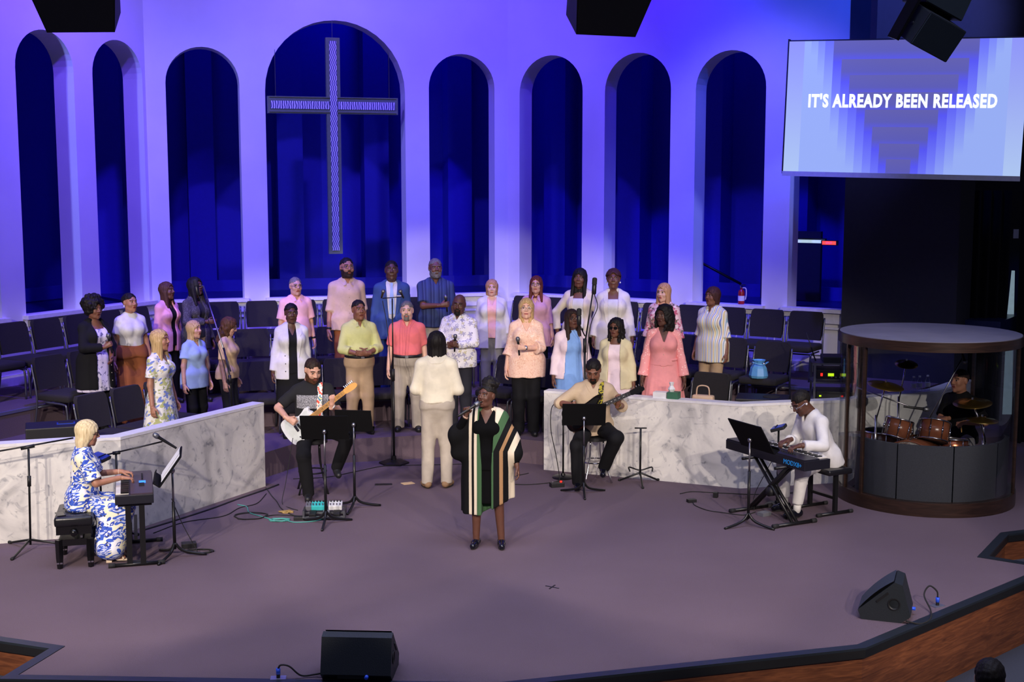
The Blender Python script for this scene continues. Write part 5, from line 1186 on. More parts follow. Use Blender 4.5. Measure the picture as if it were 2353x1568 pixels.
parapet('white marble patterned parapet behind the bassist and keyboardist', [(.39, 15.72), (2.63, 14.73), (3.85, 15.02), (5.2, 15.72), (5.9, 16.6)])

# --- choir chairs
mat('chair_fabric', (33, 30, 32), .95, var=.12, scale=60, bump=.2); mat('chair_frame', (110, 112, 118), .35, .8)
CH = thing('choir_chair', 'black upholstered metal framed chair in the choir rows', 'chair', (0, 0, 0), 0, 'chairs in the choir rows')
MB().box((0, 0, .425), (.50, .50, .09), bev=.03).build('seat', 'chair_fabric', CH, True)
rows = []
for z, y, w in ((.50, .235, .235), (.56, .245, .245), (.75, .275, .25), (.84, .29, .24), (.875, .298, .215)):
    rows.append([(w * math.sin(a) , y + .03 * (1 - math.cos(a * 1.0)) * -1 - .0, z) for a in [(-1 + k / 4) * 1.2 for k in range(9)]])
bk = MB(); bk.grid([[(x, y, z) for x, y, z in r] for r in rows]); bk.grid([[(x, y + .055, z) for x, y, z in r][::-1] for r in rows])
fr, bb_ = [r for r in rows], [[(x, y + .055, z) for x, y, z in r] for r in rows]
ring_f = fr[0] + [r[-1] for r in fr[1:]] + fr[-1][::-1][1:] + [r[0] for r in fr[::-1][1:-1]]; ring_b = bb_[0] + [r[-1] for r in bb_[1:]] + bb_[-1][::-1][1:] + [r[0] for r in bb_[::-1][1:-1]]
bk.grid([ring_f + [ring_f[0]], ring_b + [ring_b[0]]]); bk.build('backrest', 'chair_fabric', CH, 'auto')
for sx in (-1, 1):
    MB().tube(curve_pts([(sx * .245, -.23, 0), (sx * .25, -.22, .30), (sx * .25, -.17, .36), (sx * .25, .10, .37)], 5), .0125, 8).build('leg', 'chair_frame', CH, True)
    MB().tube(curve_pts([(sx * .25, .30, 0), (sx * .255, .235, .30), (sx * .255, .235, .50), (sx * .25, .30, .80)], 5), .0125, 8).build('leg', 'chair_frame', CH, True)
MB().tube([(-.25, .22, .30), (.25, .22, .30)], .01, 8).build('crossbar', 'chair_frame', CH, True)
used = False
def chair(sec, u, D, z, label=None):
    global used
    x, y = wp(sec, u, D); a = SECT[sec][3]
    if not used: CH.location = (x, y, z); CH.rotation_euler = (0, 0, a); used = True; c = CH
    else: c = dup(CH, (x, y, z), a)
    if label: c['label'] = label
    return c
for k in range(8): chair('C', .42 + .56 * k, .75, .9, 'black upholstered chair in the top choir row below the cross wall')
for k in range(7):
    chair('C', .75 + .56 * k, 1.76, .6, 'black upholstered chair in the middle choir row facing the band')
for k in range(5):
    chair('C', 1.25 + .56 * k, 2.92, .3, 'black upholstered chair in the lowest choir row behind the standing singers')
for k in range(9): chair('R', .62 + .555 * k, .72, .9, 'black upholstered chair in the top choir row toward the equipment rack')
for k in range(8):
    if k != 7: chair('R', 1.05 + .56 * k, 1.76, .6, 'black upholstered chair in the middle choir row above the right parapet')
for k in (0, 1, 2, 3, 5.2): chair('R', 1.75 + .56 * k, 2.90, .3, 'black upholstered chair in the lowest choir row close behind the right parapet')
BAGCH = chair('R', 5.02, 1.80, .6, 'black upholstered chair with the blue bag lying on its seat')
for k in range(7): chair('L', 4.55 - .56 * k, .75, .9, 'black upholstered chair in the top choir row below the left arches')
for k in range(2, 5): chair('L', 4.1 - .56 * k, 1.78, .6, 'black upholstered chair in the middle choir row left of the cardigan singer')
for k in range(3): chair('L', 2.45 - .56 * k, 2.92, .3, 'black upholstered chair in the lowest choir row close behind the left parapet')

# --- stands and microphones
def tube_part(r, name, pts, rad, m='blackmetal', n=8): return MB().tube(pts, rad, n).build(name, m, r, True)
def tripod(r, R=.30, z=.16, rot=0.3, n=3, rad=.011):
    for k in range(n):
        a = rot + 2 * PI * k / n; leg = MB().tube([(0, 0, z), (R * .93 * math.cos(a), R * .93 * math.sin(a), .016), (R * math.cos(a), R * math.sin(a), .012)], rad, 8).build('leg', 'blackmetal', r, True)
        MB().tube([(R * .93 * math.cos(a), R * .93 * math.sin(a), .016), (R * 1.02 * math.cos(a), R * 1.02 * math.sin(a), .014)], rad * 1.4, 8).build('rubber_foot', 'rubber', leg, True)
def roundbase(r, R=.13): MB().lathe([(R, 0), (R, .012), (R * .85, .026), (.03, .034), (.022, .06)], 24).build('base', 'blackmetal', r, 'auto')
def loc_mic(r, p, axis, name='microphone', L=.17, big=False):
    q = Vector(axis).normalized().to_track_quat('Z', 'Y').to_matrix(); 
    if big:
        b = MB().lathe([(.0, -.11), (.022, -.11), (.028, -.10), (.028, .0), (.024, .005)], 16, p, q).build(name, 'mic_body', r, 'auto')
        MB().lathe([(.024, .005), (.030, .01), (.030, .075), (.022, .09), (0, .095)], 16, p, q).build('grille', 'rubber', b, 'auto')
    else:
        b = MB().lathe([(0.0, -L * .62), (.011, -L * .62), (.0125, -L * .4), (.016, L * .40), (.021, L * .46)], 14, p, q).build(name, 'mic_body', r, 'auto')
        MB().lathe([(.021, L * .46), (.026, L * .52), (.0265, L * .62), (.021, L * .74), (.0, L * .79)], 14, p, q).build('grille', 'mic_grille', b, True)
    return b
# tall boom by the left singers
r = thing('microphone_stand', 'tall boom stand with large dark studio microphone by the left choir singers', 'microphone stand', (-3.36, 15.52, .3))
tripod(r, .30); tube_part(r, 'pole', [(0, 0, .1), (-.03, .02, .85), (-.12, .12, 1.22)], .011); tube_part(r, 'clutch', [(-.03, .02, .80), (-.04, .03, .90)], .02, 'black'); tube_part(r, 'boom', [(-.02, .01, .95), (-.46, .60, 1.93)], .010, 'steel'); tube_part(r, 'arm', [(-.46, .60, 1.93), (-.55, .66, 1.92)], .008); loc_mic(r, (-.56, .66, 1.92), (-.15, 0, 1), big=True)
tube_part(r, 'cable', curve_pts([(-.54, .66, 1.82), (-.44, .56, 1.62), (-.25, .33, 1.25), (-.10, .10, .9), (.02, .02, .3)], 6), .005, 'rubber', 6)
# straight stand with a pair of small microphones
r = thing('microphone_stand', 'straight stand with two small microphones on a crossbar in front of the choir', 'microphone stand', (-1.48, 16.08, 0))
MB().lathe([(.19, 0), (.19, .02), (.15, .035), (.03, .05), (.025, .10)], 6).build('base', 'blackmetal', r); tube_part(r, 'pole', [(0, 0, .05), (.0, .0, 1.15)], .015); tube_part(r, 'clutch', [(0, 0, 1.05), (0, 0, 1.2)], .022, 'black'); tube_part(r, 'pole', [(0, 0, 1.15), (0, 0, 2.08)], .009); tube_part(r, 'crossbar', [(-.12, 0, 2.08), (.12, 0, 2.10)], .006)
for sx in (-1, 1): loc_mic(r, (sx * .12, -.01, 2.13), (sx * -.25, -.6, .7), L=.10)
tube_part(r, 'cable', curve_pts([(-.12, 0, 2.05), (-.06, -.03, 1.7), (-.03, -.02, 1.2), (-.02, -.02, .5), (-.03, -.03, .05)], 6), .005, 'rubber', 6)
# stand with two studio microphones on the right
r = thing('microphone_stand', 'tall stand with two large studio microphones beside the woman in sky blue', 'microphone stand', (.885, 15.74, .3))
roundbase(r); tube_part(r, 'pole', [(0, 0, .05), (.0, 0, 1.25)], .014); tube_part(r, 'clutch', [(0, 0, 1.15), (0, 0, 1.32)], .022, 'black'); tube_part(r, 'pole', [(0, 0, 1.25), (.10, .02, 1.93)], .009); loc_mic(r, (.11, .0, 1.97), (.05, 0, 1), big=True)
tube_part(r, 'arm', [(0, 0, 1.35), (-.07, -.03, 1.50)], .008); loc_mic(r, (-.075, -.04, 1.60), (0, 0, 1), big=True)
tube_part(r, 'cable', curve_pts([(.11, .0, 1.86), (.15, .0, 1.70), (.06, -.01, 1.45), (.02, -.02, .9), (.02, -.02, .05)], 6), .005, 'rubber', 6)
# two booms behind the pianist
r = thing('microphone_stand', 'black boom stand without microphone by the marble parapet and piano bench', 'microphone stand', (-4.62, 12.20, 0)); tripod(r, .36, .10, .4)
tube_part(r, 'pole', [(0, 0, .05), (.015, .02, .98)], .011); tube_part(r, 'clutch', [(.01, .01, .62), (.012, .013, .72)], .019, 'black'); tube_part(r, 'boom', [(-.44, -.14, .95), (.40, .16, 1.06)], .008); tube_part(r, 'boom_clutch', [(-.05, 0, .99), (.07, .03, 1.01)], .018, 'black')
r = thing('microphone_stand', 'boom stand holding a vocal microphone above the small keyboard', 'microphone stand', (-3.86, 12.50, 0)); tripod(r, .24, .12, 1.0)
tube_part(r, 'pole', [(0, 0, .05), (0, 0, .88)], .011); tube_part(r, 'boom', [(-.20, .0, .84), (.46, -.02, 1.00)], .008); tube_part(r, 'boom_clutch', [(-.03, 0, .88), (.04, 0, .89)], .018, 'black'); loc_mic(r, (.50, -.03, 1.00), (-.75, -.2, .55), L=.19)
# empty guitar stand in front of the right parapet
r = thing('guitar_stand', 'empty black guitar stand in front of the right marble parapet', 'guitar stand', (1.50, 14.98, 0)); tripod(r, .27, .13, .55)
tube_part(r, 'pole', [(0, 0, .10), (0, 0, .66)], .012); tube_part(r, 'yoke', [(-.07, 0, .66), (.07, 0, .66)], .008); tube_part(r, 'cradle', curve_pts([(-.13, -.10, .17), (-.13, -.02, .20), (0, 0, .16), (.13, -.02, .20), (.13, -.10, .17)], 5), .009)

mat('desk_black', (13, 13, 15), .7, spec=.12)
def music_stand(label, x, y, rz, dz, tilt, w=.50, h=.33, sheets=False, turn=0.0, dx=0.0, group=None):
    """desk faces local +y (towards its player)"""
    r = thing('music_stand', label, 'music stand', (x, y, 0), rz, group)
    for k in range(3):
        a = -PI / 2 + 2 * PI * k / 3; MB().tube(curve_pts([(0, 0, .14), (.06 * math.cos(a), .06 * math.sin(a), .07), (.16 * math.cos(a), .16 * math.sin(a), .035), (.29 * math.cos(a), .29 * math.sin(a), .010)], 4), [.014] * 8 + [.014, .014, .014, .013, .012][:5], 8).build('leg', 'blackmetal', r, True)
    tube_part(r, 'pole', [(0, 0, .08), (0, 0, dz * .62)], .015); tube_part(r, 'pole', [(0, 0, dz * .6), (0, 0, dz - .04)], .010, 'steel'); MB().sphere((0, .0, dz - .03), .025, 10, 8).build('knuckle', 'steel', r, True)
    M = Matrix.Rotation(turn, 3, 'Z') @ Matrix.Rotation(tilt, 3, 'X'); c = Vector((dx, .012, dz + .01))
    d = MB(); d.box(c, (w, .012, h), M=M); d.box(c + M @ Vector((0, .035, -h / 2)), (w, .07, .008), M=M); d.box(c + M @ Vector((0, .07, -h / 2 + .012)), (w, .006, .03), M=M); d.build('desk', 'desk_black', r)
    if sheets:
        for i, (sx, sr) in enumerate(((-.1, .03), (.1, -.02), (.02, .08))):
            MB().box(c + M @ Vector((sx, .012 + .003 * i, .015)), (.215, .002, .29), M=M @ Matrix.Rotation(sr, 3, 'Y')).build('sheet', 'white', r)
    return r
music_stand('black music stand in front of the guitarist beside the pedalboard', -1.92, 13.15, 0, 1.0, .38, .49, .28)
music_stand('second black music stand just behind the guitarist\'s stand', -1.70, 13.80, -.15, .95, .35, .40, .26)
music_stand('black music stand in front of the bassist', .81, 14.46, 0, .90, .38, .49, .28)
music_stand('black music stand facing the keyboardist over his keyboard', 2.42, 13.06, -1.12, .93, .55, .56, .34)
music_stand('music stand holding white sheet music for the pianist', -3.17, 11.95, 1.80, .86, .62, .50, .34, True)

# --- stools
def stool(label, x, y, h, leg_m, seat_m, splay=.17, ringz=.26):
    r = thing('stool', label, 'stool', (x, y, 0)); MB().lathe([(.0, h), (.16, h), (.175, h - .015), (.175, h - .045), (.15, h - .055), (0, h - .055)], 24).build('seat', seat_m, r, 'auto')
    for k in range(4):
        a = PI / 4 + PI / 2 * k + .2; MB().tube(curve_pts([(.11 * math.cos(a), .11 * math.sin(a), h - .05), (.13 * math.cos(a), .13 * math.sin(a), h * .5), (splay * 1.15 * math.cos(a), splay * 1.15 * math.sin(a), 0)], 4), .011, 8).build('leg', leg_m, r, True)
    rr = .155; MB().tube([(rr * math.cos(a), rr * math.sin(a), ringz) for a in [2 * PI * k / 24 for k in range(24)]], .009, 8, True).build('foot_ring', leg_m, r, True); return r
stool('black stool under the guitarist', -2.27, 14.58, .62, 'blackmetal', 'black', .2, .24); stool('chrome stool with round foot ring under the bassist', .98, 15.12, .55, 'chrome', 'black', .2, .24)

# --- piano bench, small keyboard and its stand
r = thing('piano_bench', 'black tufted piano bench with adjusting knobs under the pianist', 'bench', (-4.05, 11.84, 0), math.radians(14)); mat('leather', (22, 22, 26), .3, bump=.1, scale=40)
MB().box((0, 0, .44), (.34, .56, .09), bev=.025).build('cushion', 'leather', r, True)
for i in range(3):
    for j in range(4): MB().sphere((-.11 + .11 * i, -.2 + .133 * j, .484), (.012, .012, .006), 8, 4).build('button', 'leather', r)
MB().box((0, 0, .36), (.31, .53, .08)).build('frame', 'black_gloss', r); MB().box((0, 0, .24), (.28, .48, .06)).build('lower_frame', 'black_gloss', r)
for sx in (-1, 1):
    for sy in (-1, 1):
        l = MB().tube([(sx * .135, sy * .235, .27), (sx * .135, sy * .235, .10), (sx * .135, sy * .235, 0)], [.036, .032, .024], 4).build('leg', 'black_gloss', r); MB().box((sx * .135, sy * .235, .055), (.05, .05, .014)).build('ferrule', 'chrome', l)
for sy in (-1, 1): MB().cyl((0, sy * .27, .34), (0, sy * .305, .34), .036, .03, 14).build('knob', 'black_gloss', r, True)
MB().box((0, 0, .30), (.02, .44, .02)).build('scissor', 'steel', r); MB().box((.06, 0, .285), (.02, .44, .02)).build('scissor', 'steel', r)
ph = MB().box((0, 0, .004), (.075, .15, .008), bev=.003).build('smartphone', 'black_gloss', None, False, (-4.13, 11.66, .486), (0, 0, .5)); tag(ph, 'smartphone lying on the tufted piano bench', 'phone')
mat('key_white', (228, 224, 218), .3); mat('key_black', (16, 16, 18), .3); mat('kb_panel', (74, 62, 74), .35, .2); mat('kb_dark', (24, 24, 34), .4); mat('led_blue', (40, 120, 255), .4, emit=1.5); mat('led_red', (255, 40, 30), .4, emit=1.5); mat('led_green', (190, 230, 30), .4, emit=1.0)
def keyboard_piano(name, label, c, ux, length, depth, zt, th, nw, m_case, m_panel, side=1):
    """ux = unit vector along the keys (low to high for the player); player sits at local -y"""
    r = thing(name, label, 'keyboard', (c[0], c[1], 0), math.atan2(ux[1], ux[0])); L = length
    MB().box((0, 0, zt - th / 2), (L, depth, th), bev=.006).build('case', m_case, r); MB().box((0, depth * .19, zt + .006), (L - .02, depth * .58, .014)).build('control_panel', m_panel, r)
    kw = (L - .10) / nw
    for i in range(nw):
        x = -L / 2 + .05 + kw * (i + .5); MB().box((x, -depth * .31, zt + .006), (kw * .93, depth * .34, .016)).build('white_key', 'key_white', r)
        if i % 7 in (0, 1, 3, 4, 5): MB().box((x + kw / 2, -depth * .245, zt + .018), (kw * .55, depth * .21, .014)).build('black_key', 'key_black', r)
    for i in range(8): MB().cyl((-L * .3 + .03 * i, depth * .22, zt + .01), (-L * .3 + .03 * i, depth * .22, zt + .028), .008, n=8).build('knob', 'black', r)
    for i in range(6): MB().box((L * .08 + .022 * i, depth * .2, zt + .016), (.010, .05, .008)).build('slider', 'black', r)
    MB().box((0.02, depth * .22, zt + .015), (.09, .06, .004)).build('display', 'led_blue', r)
    return r
kb1 = keyboard_piano('stage_keyboard', 'compact keyboard with brown control panel played by the pianist', (-3.57, 12.08), (-.28, .96), .98, .34, .68, .085, 36, 'kb_dark', 'kb_panel')
kb1.rotation_euler = (0, 0, math.atan2(.96, -.28) + PI)   # keys towards the pianist
def xy_stand(name, label, c, rz, zt, span, m='blackmetal', cross=False):
    r = thing(name, label, 'keyboard stand', (c[0], c[1], 0), rz)
    if cross:
        for sy in (-1, 1):
            y = sy * .03
            MB().tube([(-span, y, .03), (span * .75, y, zt)], .018, 8).build('strut', m, r, True); MB().tube([(span, y, .03), (-span * .75, y, zt)], .018, 8).build('strut', m, r, True)
        MB().cyl((0, -.06, zt * .47), (0, .06, zt * .47), .05, n=14).build('hub', 'black', r, True)
        for sx in (-1, 1):
            b = MB().tube([(sx * span, -.26, .02), (sx * span, .26, .02)], .02, 8).build('foot_bar', m, r, True)
            for sy in (-1, 1): MB().tube([(sx * span, sy * .22, .02), (sx * span, sy * .28, .02)], .025, 8).build('end_cap', 'rubber', b, True)
            MB().tube([(sx * span * .75, -.2, zt), (sx * span * .75, .2, zt)], .018, 8).build('support_arm', m, r, True)
    else:
        for sx in (-1, 1):
            b = MB().tube([(sx * span, -.23, .02), (sx * span, .23, .02)], .018, 8).build('foot_bar', m, r, True)
            for sy in (-1, 1): MB().tube([(sx * span, sy * .19, .02), (sx * span, sy * .25, .02)], .022, 8).build('end_cap', 'rubber', b, True)
            for sy in (-.06, .06): MB().box((sx * span, sy, zt / 2), (.03, .05, zt - .02)).build('upright', m, r)
            MB().tube([(sx * span, -.15, zt - .01), (sx * span, .15, zt - .01)], .015, 8).build('support_arm', m, r, True)
        MB().box((0, 0, zt * .45), (2 * span, .03, .04)).build('crossbar', m, r); MB().box((0, .06, .10), (2 * span, .03, .03)).build('crossbar', m, r)
    return r
xy_stand('keyboard_stand', 'black table style stand under the compact keyboard', (-3.56, 12.05), math.atan2(.96, -.28), .59, .40)
kb2 = keyboard_piano('stage_keyboard', 'long black keyboard with blue lettering on its back played by the keyboardist', (2.79, 13.545), (-.46, .888), 1.31, .335, .71, .10, 52, 'kb_dark', 'kb_dark')
kb2.rotation_euler = (0, 0, math.atan2(-.888, .46) )
# the player of this keyboard sits on the far side, so turn it round and letter its back
kb2.rotation_euler = (0, 0, math.atan2(.888, -.46))
xy_stand('keyboard_stand', 'black folding cross stand under the long keyboard', (2.74, 13.42), math.atan2(-.888, .46), .60, .36, cross=True)
mat('letter_blue', (28, 120, 190), .5, emit=.35)
def text_mesh(txt, size, m, extrude=.002, bold=.0, align='CENTER', sx=1.0, spc=1.0):
    cu = bpy.data.curves.new('lettering', 'FONT'); cu.body = txt; cu.size = size; cu.extrude = extrude; cu.offset = bold; cu.align_x = align; cu.resolution_u = 3; cu.space_character = spc
    o = bpy.data.objects.new('lettering', cu); COL.objects.link(o); bpy.context.view_layer.update()
    me = bpy.data.meshes.new_from_object(o.evaluated_get(bpy.context.evaluated_depsgraph_get())); bpy.data.objects.remove(o)
    me.materials.clear(); me.materials.append(MATS[m])
    if sx != 1.0:
        for v in me.vertices: v.co.x *= sx
    return me
lt = link('lettering', text_mesh('MODX8+', .070, 'letter_blue', .001, .0), kb2, False, (-.47, .170, .635), (PI / 2, 0, PI))
# keyboard bench
r = thing('keyboard_bench', 'black padded folding bench under the keyboardist', 'bench', (3.33, 13.70, 0), math.atan2(-.888, .46))
MB().box((0, 0, .475), (.56, .32, .06), bev=.02).build('cushion', 'leather', r, True)
for sx in (-1, 1):
    MB().box((sx * .2, 0, .24), (.04, .04, .42)).build('post', 'blackmetal', r); b = MB().tube([(sx * .2, -.22, .02), (sx * .2, .22, .02)], .018, 8).build('foot_bar', 'blackmetal', r, True)
    for sy in (-1, 1): MB().tube([(sx * .2, sy * .19, .02), (sx * .2, sy * .24, .02)], .022, 8).build('end_cap', 'rubber', b, True)
MB().box((0, 0, .18), (.42, .02, .03)).build('crossbar', 'blackmetal', r)

# --- personal mixers on stands
mat('mixer_face', (30, 60, 170), .35)
def mixer(label, x, y, z, rz, m='mixer_face', base='round'):
    r = thing('personal_mixer', label, 'mixer', (x, y, 0), rz); 
    roundbase(r, .13); tube_part(r, 'pole', [(0, 0, .05), (0, 0, z - .02)], .011)
    M = Matrix.Rotation(-.3, 3, 'X'); b = MB().box((0, 0, z), (.21, .15, .035), M=M, bev=.008).build('body', 'black', r); MB().box(Vector((0, 0, z)) + M @ Vector((0, 0, .019)), (.19, .13, .004), M=M).build('face', m, b)
    k = MB()
    for i in range(8): k = MB().cyl(Vector((-.075 + .021 * i, 0, z)) + M @ Vector((0, .02, .02)), Vector((-.075 + .021 * i, 0, z)) + M @ Vector((0, .02, .03)), .006, n=6); k.build('knob', 'black', b)
    return r
mixer('blue lit personal mixer on a stand behind the pianist', -3.99, 12.40, .86, -1.7); mixer('blue lit personal mixer on a stand beside the keyboardist', 2.89, 13.93, .86, 1.2); mixer('grey personal mixer on a round based stand beside the bassist', .61, 15.28, .92, .1, 'steel')

# --- guitarist's pedalboard
r = thing('pedalboard', 'guitar pedalboard with teal and white effect pedals beneath a music stand', 'pedalboard', (-1.97, 13.42, 0), .05)
MB().box((0, 0, .045), (.45, .03, .012), M=None).build('rail', 'steel', r)
fr_ = MB(); fr_.box((-.21, 0, .05), (.02, .24, .10)); fr_.box((.21, 0, .05), (.02, .24, .10)); fr_.box((0, -.10, .03), (.44, .05, .012)); fr_.box((0, .0, .06), (.44, .05, .012)); fr_.box((0, .09, .09), (.44, .05, .012)); fr_.build('frame', 'chair_frame', r)
mat('teal', (60, 190, 190), .4); mat('pedal_white', (220, 220, 222), .4); mat('pedal_grey', (120, 122, 130), .4, .3)
for i, (x, w, m) in enumerate(((-.17, .06, 'pedal_grey'), (-.06, .16, 'teal'), (.11, .14, 'pedal_white'))):
    p_ = MB().box((x, .05, .115), (w, .12, .05), M=Matrix.Rotation(.25, 3, 'X'), bev=.006).build('pedal', m, r)
    for k in range(max(2, int(w / .035))): MB().cyl((x - w / 2 + .02 + .033 * k, .08, .14), (x - w / 2 + .02 + .033 * k, .08, .165), .008, n=8).build('knob', 'black', p_); MB().cyl((x - w / 2 + .02 + .033 * k, .01, .13), (x - w / 2 + .02 + .033 * k, .01, .15), .007, n=8).build('switch', 'chrome', p_)
for i, x in enumerate((-.12, .02, .13)): MB().box((x, -.06, .055), (.07, .10, .04), M=Matrix.Rotation(.25, 3, 'X'), bev=.005).build('pedal', ('black', 'pedal_grey', 'black')[i], r)

# --- cables on the floor
mat('cable_teal', (70, 150, 140), .5); mat('cable_gold', (170, 140, 80), .5)
def cable(label, pts, m='rubber', rad=.005, n=8, name='cable'):
    z0 = .006
    o = MB().tube(curve_pts([(p[0], p[1], p[2] if len(p) > 2 else z0) for p in pts], n), rad, 6).build(name, m, None, True); tag(o, label, 'cable', 'cables lying on the stage floor'); return o
def coil(cx, cy, R, turns, z=.006, sq=.6, n=14, j=.02, seed=1):
    rg = random.Random(seed); return [(cx + (R + rg.uniform(-j, j)) * math.cos(2 * PI * k / n), cy + sq * (R + rg.uniform(-j, j)) * math.sin(2 * PI * k / n), z + .004 * (k // n)) for k in range(int(turns * n))]
cable('coiled black cable on the floor by the sheet music stand', coil(-2.98, 12.12, .12, 3, sq=.55, seed=2))
cable('black cable dropping from the sheet music stand to the coil', [(-3.20, 12.0, .55), (-3.12, 12.05, .30), (-3.02, 12.1, .06), (-2.98, 12.05, .01)], rad=.004)
cable('black cable bundle running along the foot of the left parapet', [(-3.75, 12.86), (-3.52, 13.25), (-3.25, 13.75), (-3.05, 14.2), (-2.85, 14.60), (-2.72, 14.9)], rad=.010)
cable('thin black cable winding beside the left parapet', [(-3.60, 12.78), (-3.40, 13.2), (-3.05, 13.45), (-2.95, 13.8), (-2.80, 14.0), (-2.78, 14.45)])
cable('looped black cable on the floor near the pedalboard', coil(-2.76, 13.45, .17, 2, sq=.8, seed=5) + [(-2.5, 13.5), (-2.25, 13.45)])
cable('black cable from the parapet end toward the guitarist\'s stool', [(-2.84, 14.75), (-2.70, 14.35), (-2.6, 14.1), (-2.48, 13.75), (-2.32, 13.5), (-2.18, 13.45)])
cable('teal coiled guitar cable on the floor left of the pedalboard', coil(-2.42, 13.28, .10, 3, sq=.5, seed=7) + [(-2.25, 13.20), (-2.05, 13.25), (-1.92, 13.42)], 'cable_teal', .006)
cable('teal cable trailing along the left parapet', [(-3.0, 13.95), (-2.88, 13.85), (-2.80, 13.6), (-2.62, 13.42), (-2.52, 13.32)], 'cable_teal', .006)
cable('short yellow patch cables heaped left of the pedalboard', coil(-2.40, 13.62, .06, 3, sq=.6, seed=9, j=.03), 'cable_gold', .005)
cable('black cable hanging from the white guitar to the floor', [(-2.42, 14.18, .70), (-2.46, 14.16, .45), (-2.50, 14.12, .2), (-2.52, 14.0, .01), (-2.4, 13.8), (-2.30, 13.7)], rad=.004)
cable('black cable curling behind the bassist toward the conductor', [(.2, 15.5), (-.05, 15.25), (-.1, 15.0), (.15, 14.9), (.45, 15.0), (.6, 15.15)])
cable('black cables hanging from the bassist\'s mixer to the floor', [(.56, 15.27, .92), (.47, 15.22, .86), (.46, 15.2, .6), (.52, 15.15, .3), (.56, 15.1, .02), (.5, 14.95)])
cable('black power cable from the adapter to the cross stand', [(1.99, 14.05), (2.0, 13.9), (2.1, 13.7), (2.25, 13.6), (2.45, 13.5), (2.6, 13.62)])
cable('black cable along the foot of the right parapet to the keyboard', [(1.9, 14.45), (2.05, 14.55), (2.3, 14.5), (2.75, 14.42), (3.2, 14.5)])
cable('black cable hanging below the long keyboard', [(2.80, 13.68, .60), (2.72, 13.75, .4), (2.62, 13.8, .15), (2.6, 13.7, .01)], rad=.004)
cable('black cable lying between guitarist\'s stool and riser', [(-2.6, 15.2), (-2.2, 15.3), (-1.9, 15.6), (-1.6, 15.9), (-1.3, 15.95), (-.8, 16.0), (-.2, 16.1)])
def brick(label, x, y, rz, size=(.10, .06, .035), m='black', name='power_adapter', cat='adapter'):
    o = MB().box((0, 0, size[2] / 2), size, bev=.004).build(name, m, None, False, (x, y, 0), (0, 0, rz)); tag(o, label, cat); return o
brick('black power adapter lying on the carpet before the right parapet', 1.98, 14.08, .3); brick('black plug pack with white label by the right parapet foot', 2.28, 14.30, 1.2, (.06, .05, .06)); brick('black pedal unit on the floor beside the sheet music stand', -3.12, 12.28, .3, (.14, .10, .05)); brick('silver sustain pedal on the floor under the compact keyboard', -3.45, 11.72, .1, (.16, .08, .03), 'steel', 'sustain_pedal', 'pedal'); brick('grey expression pedal under the long keyboard', 2.67, 13.50, .6, (.12, .09, .04), 'pedal_grey', 'sustain_pedal', 'pedal'); brick('small black pedal by the teal guitar cable', -2.22, 13.32, .1, (.12, .07, .035), 'black', 'power_adapter', 'adapter')
r = thing('effect_pedal', 'black and red effect pedal on the floor beside the bassist', 'pedal', (.52, 14.82, 0), .3); MB().box((0, 0, .025), (.16, .09, .05), bev=.006).build('case', 'black', r); MB().cyl((.05, 0, .05), (.05, 0, .065), .014, n=10).build('switch', 'led_red', r); MB().cyl((-.05, 0, .05), (-.05, 0, .062), .010, n=10).build('knob', 'chrome', r)

# --- floor monitors
mat('wedge_paint', (30, 36, 42), .55, var=.1, scale=120, bump=.1); mat('wedge_grille', (44, 56, 62), .6, var=.25, scale=300); mat('plug_blue', (40, 90, 230), .4); mat('plate', (170, 172, 190), .35, .8)
def wedge(label, x, y, rz, w=.48, curved=False, s=1.0):
    """profile in (y,z): back at +y, grille slopes up from the front"""
    r = thing('stage_monitor', label, 'speaker', (x, y, 0), rz)
    prof = [(-.19, .0), (.12, .0), (.19, .06), (.12, .31), (.06, .33), (-.22, .075)]
    MB().extrude([(a * s, b * s) for a, b in prof], (-w / 2, 0, 0), (0, 1, 0), (0, 0, 1), (1, 0, 0), w).build('cabinet', 'wedge_paint', r)
    a0, b0 = Vector((0, .055, .335)) * s, Vector((0, -.215, .080)) * s; n = Vector((0, -(a0.z - b0.z), (a0.y - b0.y))).normalized(); rows = []
    for k in range(9):
        t = k / 8; p = b0.lerp(a0, t) + n * (.018 * (1 - (2 * t - 1) ** 2) + .004); rows.append([(-w / 2 + .012, p.y, p.z), (w / 2 - .012, p.y, p.z)])
    MB().grid(rows).build('grille', 'wedge_grille', r, True)
    for sx in (-1, 1):
        MB().lathe([(.05, 0), (.05, .006), (.042, .006), (.030, -.004), (0, -.004)], 18, (sx * w / 2, .06 * s, .15 * s), Matrix.Rotation(sx * PI / 2, 3, 'Y')).build('pole_cup', 'black', r, 'auto')
        MB().box((sx * (w / 2 + .003), -.03 * s, .20 * s), (.008, .12 * s, .018), M=Matrix.Rotation(.75, 3, 'X')).build('handle_slot', 'black', r)
    MB().box((0.02, .165 * s, .05 * s), (.22, .02, .05)).build('connector_panel', 'black', r); MB().box((w * .33, .152 * s, .16 * s), (.05, .006, .05)).build('rating_plate', 'plate', r)
    MB().cyl((-.08, .16 * s, .05), (-.08, .215 * s, .05), .014, n=10).build('plug', 'plug_blue', r, True); return r
def floor_plate(label, x, y, rz, pts):
    r = thing('floor_socket', label, 'socket', (x, y, 0), rz); MB().box((0, 0, .004), (.11, .075, .008)).build('plate', 'plate', r); MB().cyl((0, 0, .006), (0, 0, .045), .014, n=10).build('socket', 'black', r); MB().cyl((0, 0, .035), (0, 0, .075), .016, n=10).build('plug', 'plug_blue', r, True); return r
wedge('black floor monitor at the right stage corner facing the band', 3.06, 10.30, math.radians(-110), .36, s=1.0)
